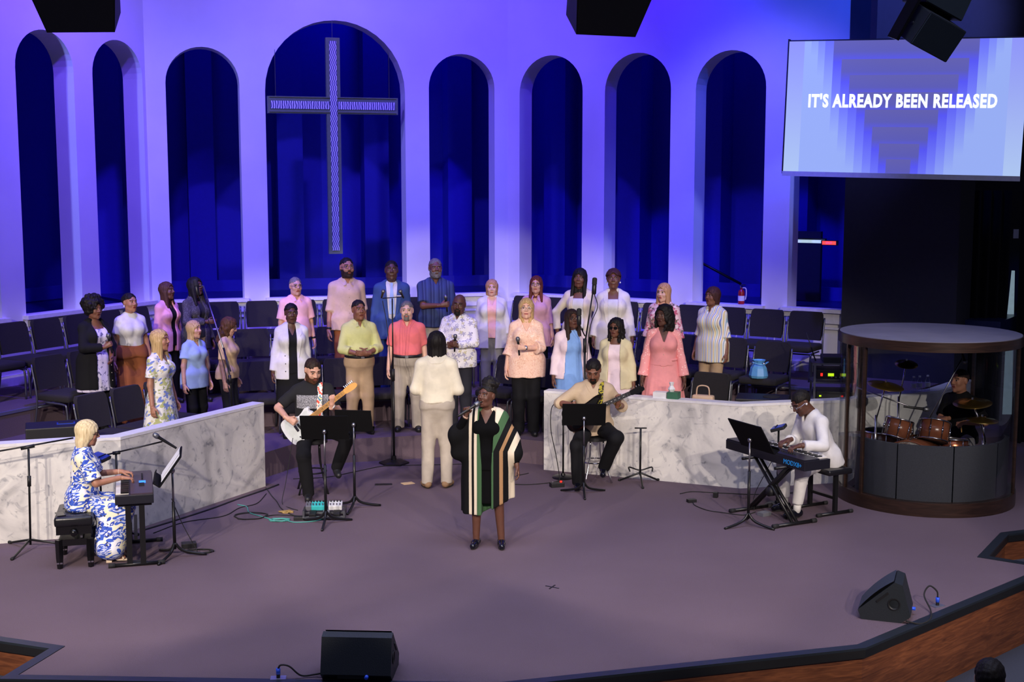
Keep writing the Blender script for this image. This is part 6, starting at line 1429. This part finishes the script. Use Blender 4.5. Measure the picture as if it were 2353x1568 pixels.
floor_plate('metal floor socket with blue plug beside the right floor monitor', 3.54, 10.52, .5, None); cable('black speaker cable from floor socket to the right floor monitor', [(3.54, 10.52, .075), (3.53, 10.52, .13), (3.47, 10.53, .17), (3.42, 10.50, .10), (3.43, 10.35, .02), (3.36, 10.16, .008), (3.25, 10.06, .008), (3.14, 10.06, .03)], rad=.007)
wedge('black floor monitor at the front stage edge below the lead singer', -1.09, 9.02, PI - .06, .50, s=1.0)
floor_plate('metal floor socket with blue plug beside the front floor monitor', -1.66, 8.92, .1, None); cable('black speaker cable from floor socket to the front floor monitor', [(-1.66, 8.92, .075), (-1.64, 8.92, .10), (-1.58, 8.92, .09), (-1.50, 8.93, .02), (-1.40, 8.95, .02), (-1.33, 8.93, .04), (-1.30, 8.88, .04)], rad=.007)
tp = thing('tape_mark', 'small dark tape cross marking a spot on the carpet', 'tape', (.35, 11.03, 0)); MB().box((0, 0, .002), (.135, .012, .003), -.58).build('strip', 'black', tp); MB().box((0, 0, .003), (.12, .012, .003), 1.12).build('strip', 'black', tp)
mat('tape_white', (210, 210, 220), .6)
for (u_, D_, a_) in ((1.05, 1.72, .15), (1.22, 1.98, 1.0)):
    x_, y_ = wp('L', u_, D_); o = MB().box((0, 0, .002), (.36, .04, .004)).build('floor_tape', 'tape_white', None, False, (x_, y_, .6), (0, 0, a_)); tag(o, 'white floor tape on the middle riser left of the chairs', 'tape', 'white floor tapes on the riser')
ppr = thing('paper_scrap', 'small pale and dark paper scraps beside the feet facing the choir', 'paper', (-1.22, 14.98, 0)); MB().box((0, 0, .003), (.14, .10, .004), .5).build('sheet', 'c_sand', ppr); MB().box((-.28, -.05, .002), (.2, .09, .003), .1).build('dark_sheet', 'black', ppr)

# --- things in the choir loft
mat('bag_blue', (96, 160, 206), .45, bump=.2, scale=14); mat('bag_beige', (206, 176, 146), .55); mat('ext_red', (170, 26, 30), .3); mat('tissue_green', (60, 110, 84), .6)
bx, by = wp('R', 5.02, 1.98); r = thing('bucket_bag', 'light blue drawstring bucket bag lying on a black chair', 'bag', (bx, by, 1.07), .2)
MB().lathe([(.0, 0), (.112, 0), (.122, .03), (.105, .12), (.062, .185), (.085, .225), (.055, .20), (0, .17)], 9).build('pouch', 'bag_blue', r); MB().tube(curve_pts([(-.085, 0, .18), (-.10, -.06, .20), (0, -.10, .17), (.10, -.06, .20), (.085, 0, .18)], 5), .007, 6).build('strap', 'bag_blue', r, True); MB().sphere((.03, -.09, .185), .016, 8, 6).build('charm', 'chrome', r)
r = thing('handbag', 'beige leather handbag resting behind the right parapet', 'bag', (2.27, 15.30, .78), -.4); MB().box((0, 0, .11), (.26, .12, .22), bev=.03).build('body', 'bag_beige', r, True); MB().tube(curve_pts([(-.08, -.02, .2), (-.06, -.02, .32), (.06, -.02, .32), (.08, -.02, .2)], 5), .009, 6).build('handle', 'bag_beige', r, True); MB().box((0, -.065, .15), (.03, .01, .04)).build('clasp', 'gold', r)
st_ = MB().box((0, 0, .24), (.36, .30, .48), bev=.01).build('side_box', 'black', None, False, (2.27, 15.30, .3), (0, 0, -.4)); tag(st_, 'low black box behind the right parapet carrying the beige handbag', 'box')
r = thing('tissue_box', 'green and white tissue box on the right parapet cap', 'tissue box', (1.90, 15.13, .985), -.42); MB().box((0, 0, .04), (.13, .12, .08)).build('carton', 'tissue_green', r); MB().box((-.16, 0, .035), (.16, .11, .07)).build('carton', 'white', r); MB().lathe([(.03, .08), (.045, .11), (.02, .15), (.03, .19), (0, .18)], 7, (-.03, 0, 0)).build('tissue', 'white', r)
for k, (x, y) in enumerate(((4.86, 15.62), (4.945, 15.665), (5.06, 15.72))):
    o = thing('water_bottle', ('clear water bottle on the parapet cap behind the drum kit'), 'bottle', (x, y, .985), 0, 'water bottles behind the drums'); MB().lathe([(.0, 0), (.03, 0), (.032, .02), (.030, .08), (.032, .12), (.014, .16), (.013, .175), (0, .175)], 14).build('body', 'paneglass', o, True); MB().cyl((0, 0, .172), (0, 0, .19), .015, n=10).build('cap', 'white', o); MB().lathe([(.0325, .05), (.0328, .10)], 14).build('wrapper', 'pedal_white', o)
r = thing('fire_extinguisher', 'red fire extinguisher standing on the arch sill', 'extinguisher', (*wp('R', 3.93, -.02), 1.785), -.5); r.scale = (.8, .8, .8); MB().lathe([(.0, 0), (.055, 0), (.058, .02), (.058, .20), (.05, .24), (.02, .26), (.018, .29), (0, .29)], 16).build('tank', 'ext_red', r, True); MB().lathe([(.0585, .06), (.0588, .15)], 16).build('sticker', 'white', r); MB().box((0.0, 0, .31), (.02, .11, .03)).build('valve', 'chrome', r); MB().box((0.02, .02, .34), (.10, .02, .012)).build('lever', 'black', r); MB().tube(curve_pts([(.02, 0, .29), (.08, 0, .28), (.09, 0, .18), (.075, 0, .08)], 5), .010, 8).build('hose', 'white', r, True)
r = thing('sub_cabinet', 'black speaker box behind the right parapet bend', 'speaker', (3.0, 15.42, .3), -.25); MB().box((0, 0, .33), (.62, .46, .66), bev=.012).build('cabinet', 'black', r); MB().lathe([(.10, 0), (.10, .006), (.03, .004), (0, .004)], 20, (.1, 0, .66)).build('port', 'rubber', r)
r = thing('sub_cabinet', 'black speaker box with blue recessed handle behind the left parapet', 'speaker', (-4.74, 13.30, .3), .35); MB().box((0, 0, .36), (.55, .40, .72), bev=.012).build('cabinet', 'black', r); MB().box((.12, -.0, .722), (.18, .09, .01)).build('handle_plate', 'mixer_face', r); MB().box((.12, -.0, .728), (.15, .06, .01)).build('handle_recess', 'black', r)
# equipment rack behind the right parapet
r = thing('equipment_rack', 'open equipment rack of wireless receivers and mixers by the drum booth', 'rack', (3.93, 15.78, .3), -.12)
for sx in (-1, 1):
    for sy in (-1, 1): MB().box((sx * .25, sy * .2, .52), (.025, .025, 1.04)).build('post', 'steel', r)
for z in (.15, .55, .80, 1.03): MB().box((0, 0, z), (.54, .44, .018)).build('shelf', 'steel', r)
for i, (z, hh, leds) in enumerate(((.30, .20, ((-.1, 'led_green'), (.12, 'led_blue'))), (.64, .10, ((.08, 'led_red'), (-.18, 'led_green'))), (.90, .11, ((-.06, 'led_green'), (.10, 'led_green'), (-.17, 'led_red'))), (.47, .11, ((-.2, 'led_green'), (.18, 'led_red'), (.0, 'key_white'))))):
    u_ = MB().box((0, -.01, z), (.46, .40, hh), bev=.006).build('device', 'black', r)
    for x, m in leds: MB().box((x, -.215, z), (.07 if hh > .1 and m == 'led_green' and i == 2 else .025, .006, .035 if i == 2 else .018)).build('indicator', m, u_)
    for k in range(4): MB().cyl((-.05 + .05 * k, -.21, z - .03), (-.05 + .05 * k, -.225, z - .03), .010, n=8).build('knob', 'pedal_grey', u_)
MB().box((.05, 0, 1.075), (.40, .34, .07), bev=.01).build('device', 'black', r); MB().tube([(-.22, 0, 1.03), (-.34, .02, 1.38)], [.010, .005], 8).build('antenna', 'black', r, True)
MB().tube(curve_pts([(.12, 0, 1.10), (.16, -.05, 1.22), (.22, 0, 1.24), (.24, .02, 1.10)], 5), .03, 8).build('bag', 'black', r, True)
# ================================================================== drum booth and kit
BX, BY, BR, BH = 4.62, 14.35, .945, 1.86
bo = thing('drum_booth', 'round clear acrylic drum booth with brown wooden rims', 'drum booth', (BX, BY, 0))
MB().lathe([(BR - .10, .0), (BR + .02, 0), (BR + .02, .15), (BR - .06, .15), (BR - .10, .14), (BR - .10, .0)], 64).build('base_ring', 'rimwood', bo, 'auto')
mat('lid', (120, 118, 136), .8, var=.12, scale=3)
MB().lathe([(0, BH - .02), (BR + .02, BH - .02), (BR + .02, BH), (0, BH)], 64).build('lid', 'lid', bo, 'auto')
MB().lathe([(BR - .04, BH - .11), (BR + .035, BH - .11), (BR + .035, BH - .005), (BR - .04, BH - .02), (BR - .04, BH - .11)], 64).build('top_rim', 'rimwood', bo, 'auto')
SEAMS = [math.radians(q) for q in (209, 330, 400, 485, 550, 569)]
for k in range(5):
    a0 = SEAMS[k] + .008; a1 = SEAMS[k + 1] - .008; rows = []; th = .006
    pr = [(BR - th, .14), (BR - th, BH - .05), (BR, BH - .05), (BR, .14), (BR - th, .14)]
    MB().grid([[(rr * math.cos(a0 + (a1 - a0) * j / 20), rr * math.sin(a0 + (a1 - a0) * j / 20), z) for j in range(21)] for rr, z in pr]).build('acrylic_panel', 'acrylic', bo, 'auto')
    MB().box((BR * math.cos(a0 - .008), BR * math.sin(a0 - .008), (BH + .04) / 2), (.035, .03, BH - .18), a0).build('mullion', 'rimwood', bo)
mat('foam', (58, 60, 66), .95, var=.1, scale=80)
for k in range(4):
    a0 = math.radians(196 + 38 * k); a1 = math.radians(232 + 38 * k + 1.2); R0, R1 = BR - .07, BR - .12
    MB_ = MB(); MB_.grid([[(BX + rr * math.cos(a0 + (a1 - a0) * j / 8), BY + rr * math.sin(a0 + (a1 - a0) * j / 8), z) for j in range(9)] for rr, z in ((R0, .002), (R0, .74), (R1, .74), (R1, .002), (R0, .002))])
    o = MB_.build('acoustic_panel', 'foam', None, 'auto'); tag(o, 'dark grey curved sound absorbing panel standing inside the drum booth', 'acoustic panel', 'sound panels inside the drum booth')
mat('drum_wood', (112, 66, 44), .25, var=.2, scale=5); mat('drum_head', (216, 214, 208), .5); mat('cymbal', (196, 160, 84), .28, .95); mat('copper', (196, 120, 84), .25, .9)
def drum(name, label, c, R, hgt, axis=(0, 0, 1), m='drum_wood', legs=0, group=None):
    r = thing(name, label, 'drum', c); q = Vector(axis).normalized().to_track_quat('Z', 'Y').to_matrix()
    MB().lathe([(R, -hgt / 2), (R, hgt / 2)], 28, M=q).build('shell', m, r, True)
    for sg in (-1, 1):
        MB().lathe([(0, sg * (hgt / 2 - .002)), (R, sg * (hgt / 2 - .002)), (R, sg * hgt / 2), (0, sg * hgt / 2)], 28, M=q).build('drum_head', 'drum_head', r)
        MB().tube([q @ Vector(((R + .006) * math.cos(a), (R + .006) * math.sin(a), sg * hgt / 2)) for a in [2 * PI * k / 28 for k in range(28)]], .009, 6, True).build('hoop', 'chrome' if name != 'bass_drum' else m, r, True)
    for k in range(8):
        a = 2 * PI * k / 8; d = Vector(((R + .012) * math.cos(a), (R + .012) * math.sin(a), 0)); MB().tube([q @ (d + Vector((0, 0, -hgt / 2))), q @ (d + Vector((0, 0, hgt / 2)))], .005, 6).build('tension_rod', 'chrome', r, True); MB().tube([q @ (d + Vector((0, 0, -.02))), q @ (d + Vector((0, 0, .02)))], .012, 6).build('lug', 'chrome', r, True)
    for k in range(legs):
        a = 2 * PI * k / legs + .4; MB().tube([((R + .02) * math.cos(a), (R + .02) * math.sin(a), hgt * .2), ((R + .03) * math.cos(a), (R + .03) * math.sin(a), .012 - c[2])], .008, 6).build('leg', 'chrome', r, True)
    return r
drum('bass_drum', 'large brown bass drum behind the grey sound panels', (4.40, 14.04, .39), .33, .40, (-.55, -.83, 0))
drum('rack_tom', 'brown rack tom with chrome rims nearer the booth mullion', (4.27, 14.22, .80), .14, .20, (.25, .15, .9)); drum('rack_tom', 'brown rack tom with chrome rims in front of the drummer', (4.62, 14.06, .80), .155, .21, (.2, .3, .9))
drum('floor_tom', 'brown floor tom on chrome legs by the back of the booth', (4.20, 14.62, .52), .19, .36, legs=3); s_ = drum('snare_drum', 'copper snare drum before the drummer', (4.86, 14.16, .62), .165, .15, (.05, .1, 1), 'copper')
for k in range(3):
    a = 2 * PI * k / 3; MB().tube([(0, 0, -.3), (.2 * math.cos(a), .2 * math.sin(a), -.61)], .009, 6).build('leg', 'chrome', s_, True)
MB().tube([(0, 0, -.08), (0, 0, -.45)], .014, 8).build('stem', 'chrome', s_, True)
def cymbal(label, x, y, z, R, tilt=(0.2, 0.1), dx=0, dy=0):
    r = thing('cymbal_stand', label, 'cymbal', (x, y, 0))
    for k in range(3):
        a = 2 * PI * k / 3 + .5; MB().tube([(0, 0, .32), (.2 * math.cos(a), .2 * math.sin(a), .012)], .009, 6).build('leg', 'chrome', r, True)
    MB().tube([(0, 0, .2), (0, 0, z * .72)], .013, 8).build('pole', 'chrome', r, True); MB().tube([(0, 0, z * .68), (dx, dy, z)], .009, 8).build('boom', 'chrome', r, True)
    M = Euler((tilt[0], tilt[1], 0)).to_matrix(); MB().lathe([(.0, .028), (.03, .022), (.045, .008), (R * .6, -.004), (R, -.016), (R, -.018), (R * .6, -.007), (0, 0)], 32, (dx, dy, z), M).build('cymbal', 'cymbal', r, True); MB().cyl((dx, dy, z + .02), (dx, dy, z + .05), .010, n=8).build('wing_nut', 'chrome', r); return r
cymbal('bronze crash cymbal near the booth mullion', 4.08, 14.42, 1.27, .20, (.15, .12), .08, -.06); cymbal('bronze ride cymbal beside the drummer', 5.24, 14.28, 1.08, .21, (.12, -.1), -.12, .05); cymbal('bronze hi-hat cymbal low beside the snare drum', 5.16, 13.98, .95, .17, (.06, 0), -.05, 0); cymbal('small splash cymbal high at the back of the booth', 4.50, 15.0, 1.43, .13, (.3, 0), .06, -.05)
r = thing('drum_throne', 'round black drum stool under the drummer', 'stool', (5.16, 14.77, 0)); MB().lathe([(0, .46), (.16, .46), (.17, .48), (.16, .53), (0, .535)], 20).build('seat', 'leather', r, 'auto')
for k in range(3):
    a = 2 * PI * k / 3; MB().tube([(0, 0, .3), (.22 * math.cos(a), .22 * math.sin(a), .012)], .011, 6).build('leg', 'chrome', r, True)
MB().tube([(0, 0, .2), (0, 0, .47)], .016, 8).build('stem', 'chrome', r, True)
r = thing('microphone_stand', 'long slanting boom stand with overhead microphone inside the drum booth', 'microphone stand', (4.60, 14.75, 0)); tripod(r, .2, .12, .2); tube_part(r, 'pole', [(0, 0, .05), (0, 0, .75)], .010); tube_part(r, 'boom', [(-.02, -.25, .62), (.38, -.45, 1.58)], .008, 'steel'); loc_mic(r, (.38, -.45, 1.60), (.3, -.2, -.9), L=.12)
r = thing('microphone_stand', 'short boom stand with horizontal microphone over the toms', 'microphone stand', (3.98, 14.62, 0)); tripod(r, .14, .1, .9); tube_part(r, 'pole', [(0, 0, .05), (0, 0, 1.12)], .010); tube_part(r, 'boom', [(-.05, .1, 1.18), (.42, -.36, 1.04)], .008, 'steel'); loc_mic(r, (.47, -.40, 1.03), (1, -.2, -.1), L=.20)
for k, (x, y) in enumerate(((4.36, 14.0), (4.74, 13.92))):
    pass

# ================================================================== cross, screen, loudspeakers
mat('mirror_edge', (150, 164, 148), .25, .6)
def m_etch():
    m, nt, b = _new('etched'); tc = node(nt, 'ShaderNodeTexCoord'); sep = node(nt, 'ShaderNodeSeparateXYZ'); nt.links.new(tc.outputs['Object'], sep.inputs[0])
    def wavy(along, across, f):
        s1 = node(nt, 'ShaderNodeMath', operation='MULTIPLY'); nt.links.new(along, s1.inputs[0]); s1.inputs[1].default_value = 42; s2 = node(nt, 'ShaderNodeMath', operation='SINE'); nt.links.new(s1.outputs[0], s2.inputs[0])
        s3 = node(nt, 'ShaderNodeMath', operation='MULTIPLY_ADD'); nt.links.new(s2.outputs[0], s3.inputs[0]); s3.inputs[1].default_value = .012; nt.links.new(across, s3.inputs[2])
        s4 = node(nt, 'ShaderNodeMath', operation='MULTIPLY'); nt.links.new(s3.outputs[0], s4.inputs[0]); s4.inputs[1].default_value = f; s5 = node(nt, 'ShaderNodeMath', operation='FRACT'); nt.links.new(s4.outputs[0], s5.inputs[0])
        g_ = node(nt, 'ShaderNodeMath', operation='LESS_THAN'); nt.links.new(s5.outputs[0], g_.inputs[0]); g_.inputs[1].default_value = .52; return g_.outputs[0]
    w = wavy(sep.outputs['Z'], sep.outputs['X'], 34)
    nt.links.new(mixc(nt, w, lin((70, 60, 120)), lin((232, 232, 238))), b.inputs['Base Color']); b.inputs['Roughness'].default_value = .4; MATS['etched'] = m
    m2 = m.copy(); MATS['etched_h'] = m2
    for n in m2.node_tree.nodes:
        if n.type == 'SEPXYZ':
            for l in list(m2.node_tree.links):
                pass
m_etch()
def m_etch_h():
    m, nt, b = _new('etched_bar'); v = coords(nt); wv = node(nt, 'ShaderNodeTexWave'); wv.wave_type = 'BANDS'; wv.bands_direction = 'X'; wv.inputs['Scale'].default_value = 9.5; wv.inputs['Distortion'].default_value = 2.2; wv.inputs['Detail Scale'].default_value = 2.0; wv.inputs['Detail'].default_value = 0
    nt.links.new(v, wv.inputs['Vector']); nt.links.new(ramp(nt, wv.outputs['Fac'], [(.42, (70, 60, 120)), (.5, (232, 232, 238))]), b.inputs['Base Color']); b.inputs['Roughness'].default_value = .4; MATS['etched_bar'] = m
m_etch_h()
cx, cy = wp('C', 2.70, .02)
cr = thing('hanging_cross', 'large mirror edged cross with etched wavy panels hanging in the central arch', 'cross', (cx, cy, 0), ANG_C)
ZB, ZT, ZM, HW, CWD = 2.43, 5.64, 4.645, .104, .10
def bev_frame(name, pts, d, m):
    MB().extrude(pts, (0, d / 2, 0), (1, 0, 0), (0, 0, 1), (0, -1, 0), d).build(name, m, cr)
mat('frosted', (196, 204, 200), .25, .6)
bev_frame('frame', [(-HW, ZB), (HW, ZB), (HW, ZM - .125), (.975, ZM - .125), (.975, ZM + .125), (HW, ZM + .125), (HW, ZT), (-HW, ZT), (-HW, ZM + .125), (-.975, ZM + .125), (-.975, ZM - .125), (-HW, ZM - .125)], CWD, 'mirror_edge')
MB().box((0, -.055, (ZB + ZT) / 2), (.105, .014, ZT - ZB - .10)).build('panel', 'etched', cr); 
for sx in (-1, 1): MB().box((sx * .495, -.055, ZM), (.87, .014, .115)).build('panel', 'etched_bar', cr)
for sx in (-1, 1):
    for i in range(2): MB().box((sx * .50, -.053, ZM + (-.108, .108)[i]), (.90, .010, .012)).build('bevel', 'chrome', cr)
for a_, z_ in ((0, ZT), (-.85, ZM + .125), (.85, ZM + .125)): MB().tube([(a_, 0, z_), (a_, 0, 5.9 if a_ == 0 else 5.45)], .004, 5).build('wire', 'steel', cr)

def m_screen():
    m, nt, b = _new('projection'); tc = node(nt, 'ShaderNodeTexCoord'); sep = node(nt, 'ShaderNodeSeparateXYZ'); nt.links.new(tc.outputs['Object'], sep.inputs[0])
    W, Hh = 2.80, 1.60
    def mth(op, a, bb=None, c=None):
        n = node(nt, 'ShaderNodeMath', operation=op)
        for i, v in enumerate((a, bb, c)):
            if v is None: continue
            if hasattr(v, 'links'): nt.links.new(v, n.inputs[i])
            else: n.inputs[i].default_value = v
        return n.outputs[0]
    u = mth('ABSOLUTE', mth('MULTIPLY', sep.outputs['X'], 2 / W)); v = mth('MULTIPLY_ADD', sep.outputs['Z'], 1 / Hh, .5)
    cur = mixc(nt, v, lin((172, 196, 238)), lin((140, 146, 244)))
    for k, (w, h) in enumerate(((.86, 1.75), (.80, 1.6), (.74, 1.45), (.68, 1.30), (.605, 1.01), (.53, .86), (.454, .74), (.38, .61), (.307, .48), (.235, .35), (.168, .225), (.103, .107))):
        t = mth('SUBTRACT', h, v); ins = mth('MULTIPLY', mth('LESS_THAN', u, w), mth('GREATER_THAN', t, 0.0))
        col = ramp(nt, mth('MULTIPLY', t, 1.4), [(0, (96, 94, 170)), (.13, (90, 90, 178)), (.24, (84, 84, 240)), (.55, (112, 122, 246)), (1.0, (150, 172, 242))])
        cur = mixc(nt, ins, cur, col)
    nt.links.new(cur, b.inputs['Emission Color']); b.inputs['Emission Strength'].default_value = .95; b.inputs['Base Color'].default_value = (.02, .02, .02, 1); b.inputs['Roughness'].default_value = .8; MATS['projection'] = m
m_screen()
sa, sb = Vector((3.445, 16.6)), Vector((6.0, 15.5)); sd = (sb - sa).normalized(); sc_ = (sa + sb) / 2
scr = thing('projection_screen', 'large projection screen showing a lyric line over blue stepped shapes', 'screen', (sc_.x, sc_.y, 4.41), math.atan2(sd.y, sd.x)); scr.rotation_euler = (0, .0255, math.atan2(sd.y, sd.x))
MB().box((0, 0, 0), (2.79, .03, 1.60)).build('picture', 'projection', scr)
mat('screen_edge', (196, 198, 214), .5); MB().box((0, -.02, -.83), (2.80, .07, .06)).build('bottom_bar', 'screen_edge', scr); MB().box((-1.405, .03, 0), (.02, .08, 1.66)).build('edge', 'black', scr); MB().box((0, .045, 0), (2.78, .04, 1.64)).build('backing', 'black', scr)
mat('lyric', (235, 245, 255), .5, emit=1.1)
me_ = text_mesh("IT'S ALREADY BEEN RELEASED", .215, 'lyric', .002, .009, 'CENTER', .80, 1.12)
wtx = max(v.co.x for v in me_.vertices) - min(v.co.x for v in me_.vertices)
for v in me_.vertices: v.co.x *= 2.21 / wtx
link('lyric_line', me_, scr, False, (-.02, -.018, .0), (PI / 2, 0, 0))

mat('speaker_black', (20, 20, 23), .6, var=.1, scale=150)
def hanging_speaker(label, c, rz, tilt, w=.85, wb=.60, h=.42, d=.5):
    """trapezoid cabinet, grille on local -y, tilted down"""
    r = thing('hanging_loudspeaker', label, 'speaker', c, rz); M = Matrix.Rotation(tilt, 3, 'X')
    pl = [(-w / 2, -d / 2), (w / 2, -d / 2), (wb / 2, d / 2), (-wb / 2, d / 2)]; vs = [M @ Vector((x * (.74 if z < 0 else 1), y, z)) for z in (-h / 2, h / 2) for x, y in pl]
    m_ = MB(); m_._add(vs, [(3, 2, 1, 0), (4, 5, 6, 7), (0, 1, 5, 4), (1, 2, 6, 5), (2, 3, 7, 6), (3, 0, 4, 7)]); m_.build('cabinet', 'speaker_black', r)
    gq = [(-w / 2 * .72, -h / 2 + .015), (w / 2 * .72, -h / 2 + .015), (w / 2 - .02, h / 2 - .015), (-w / 2 + .02, h / 2 - .015)]; MB().extrude(gq, M @ Vector((0, -d / 2, 0)), M @ Vector((1, 0, 0)), M @ Vector((0, 0, 1)), M @ Vector((0, -1, 0)), .01).build('grille', 'rubber', r)
    MB().box(M @ Vector((0, 0, h / 2 + .03)), (w * .6, .06, .06), M=M).build('bracket', 'blackmetal', r)
    for sx in (-1, 1): MB().tube([M @ Vector((sx * w * .3, 0, h / 2)), (sx * w * .3, 0, 8.9 - c[2])], .008, 6).build('cable', 'steel', r)
    return r
hanging_speaker('black loudspeaker hanging above the arches over the left singers', (-4.14, 12.9, 5.30), -.05, .50, .90, .66, .56, .5)
hanging_speaker('black loudspeaker hanging above the choir to the right of the cross', (.88, 13.0, 5.28), .38, .50, .86, .62, .56, .5)
r = thing('loudspeaker_cluster', 'pair of angled black loudspeakers hanging in front of the projection screen', 'speaker', (4.05, 13.0, 5.05), .35)
for i, (p_, rx, ry) in enumerate((((.02, 0, -.08), .45, .38), ((.18, .08, .28), .15, .38))):
    M = Euler((rx, ry, .0)).to_matrix(); cb = MB().box(p_, (.46, .42, .34), M=M, bev=.012).build('cabinet', 'wedge_paint', r); MB().box(Vector(p_) + M @ Vector((0, -.216, 0)), (.44, .012, .32), M=M).build('grille', 'wedge_grille', cb)
    for k in range(2): MB().cyl(Vector(p_) + M @ Vector((-.232, -.05 + .1 * k, .0)), Vector(p_) + M @ Vector((-.245, -.05 + .1 * k, 0)), .012, n=8).build('bolt', 'steel', cb)
MB().box((-.22, 0, .12), (.03, .18, .62), M=Euler((.3, .38, 0)).to_matrix()).build('bracket', 'blackmetal', r)
MB().tube([(0, 0, .4), (0, 0, 3.8)], .02, 8).build('hanger', 'blackmetal', r)

# ------------------------------------------------------------------ dark side of the hall
mb = MB(); rows = []
for z in (0.0, 3.4):
    rows.append([(5.95 + .012 * k, 17.4 + .05 * math.sin(k * .55), z) for k in range(56)])
mb.grid(rows); cu_ = mb.build('stage_curtain', 'curtain', None, True); tag(cu_, 'black pleated curtain hanging behind the drum booth', 'curtain')
mb = MB(); mb.grid([[(6.76 + .012 * k, 17.4 + .05 * math.sin(k * .55), z) for k in range(80)] for z in (0, 3.4)]); cu_ = mb.build('stage_curtain', 'curtain', None, True); tag(cu_, 'black pleated curtain at the hall edge beyond the bright gap', 'curtain')
mat('lit_wall', (150, 175, 190), .8, emit=.5); mb = MB(); mb._add([(6.76, 17.9, 0.3), (6.95, 17.9, .3), (6.90, 17.9, 2.30), (6.87, 17.9, 2.30), (6.76, 17.94, 0.3), (6.95, 17.94, .3), (6.90, 17.94, 2.30), (6.87, 17.94, 2.30)], [(0, 1, 2, 3), (7, 6, 5, 4), (0, 4, 5, 1), (1, 5, 6, 2), (2, 6, 7, 3), (3, 7, 4, 0)]); o = mb.build('glow_slit', 'lit_wall'); struct(o)  # emission stands in for light on the wall behind the curtain gap
o = MB().box((6.65, 17.28, 2.83), (.07, .02, .12)).build('wall_switch', 'plate', None); tag(o, 'small pale wall plate on the dark curtain side', 'wall plate')
struct(MB().box((8.6, 16.6, 6.1), (8.2, .3, 2.0)).build('wall_soffit', 'dark_paint'))
# exit sign and lamp seen through the last arches
mat('exit_red', (255, 60, 50), .5, emit=2.0); mat('tube_lamp', (190, 215, 205), .5, emit=.8)
x0, y0 = wp('R', 4.86, -1.0); r = thing('exit_sign', 'red lit exit sign beyond the last arch', 'exit sign', (x0, y0, 2.64), SECT['R'][3]); MB().box((0, 0, 0), (.24, .05, .07)).build('housing', 'black', r); MB().box((.0, -.028, 0), (.20, .006, .05)).build('face', 'exit_red', r); link('lettering', text_mesh('EXIT', .045, 'white', .001), r, False, (0, -.034, -.016), (PI / 2, 0, 0))
x0, y0 = wp('R', 4.42, -1.1); r = thing('strip_lamp', 'pale strip lamp glowing over the passage door beyond the last arches', 'lamp', (x0, y0, 2.65), SECT['R'][3]); MB().box((0, 0, 0), (.66, .05, .045)).build('tube', 'tube_lamp', r); MB().box((0, .03, .03), (.68, .05, .03)).build('housing', 'black', r)
x0, y0 = wp('R', 3.95, -1.9); struct(MB().box((x0, y0, 2.24), (.95, .08, 1.05), SECT['R'][3]).build('door_2', 'dark_paint'))
x0, y0 = wp('R', 2.75, -1.5); o = MB().tube([wp('R', 2.1, -1.5) + (2.50,), wp('R', 3.3, -1.5) + (1.95,)], .02, 8).build('handrail', 'blackmetal', None, True); tag(o, 'dark sloping handrail behind the second arch right of the cross', 'handrail')
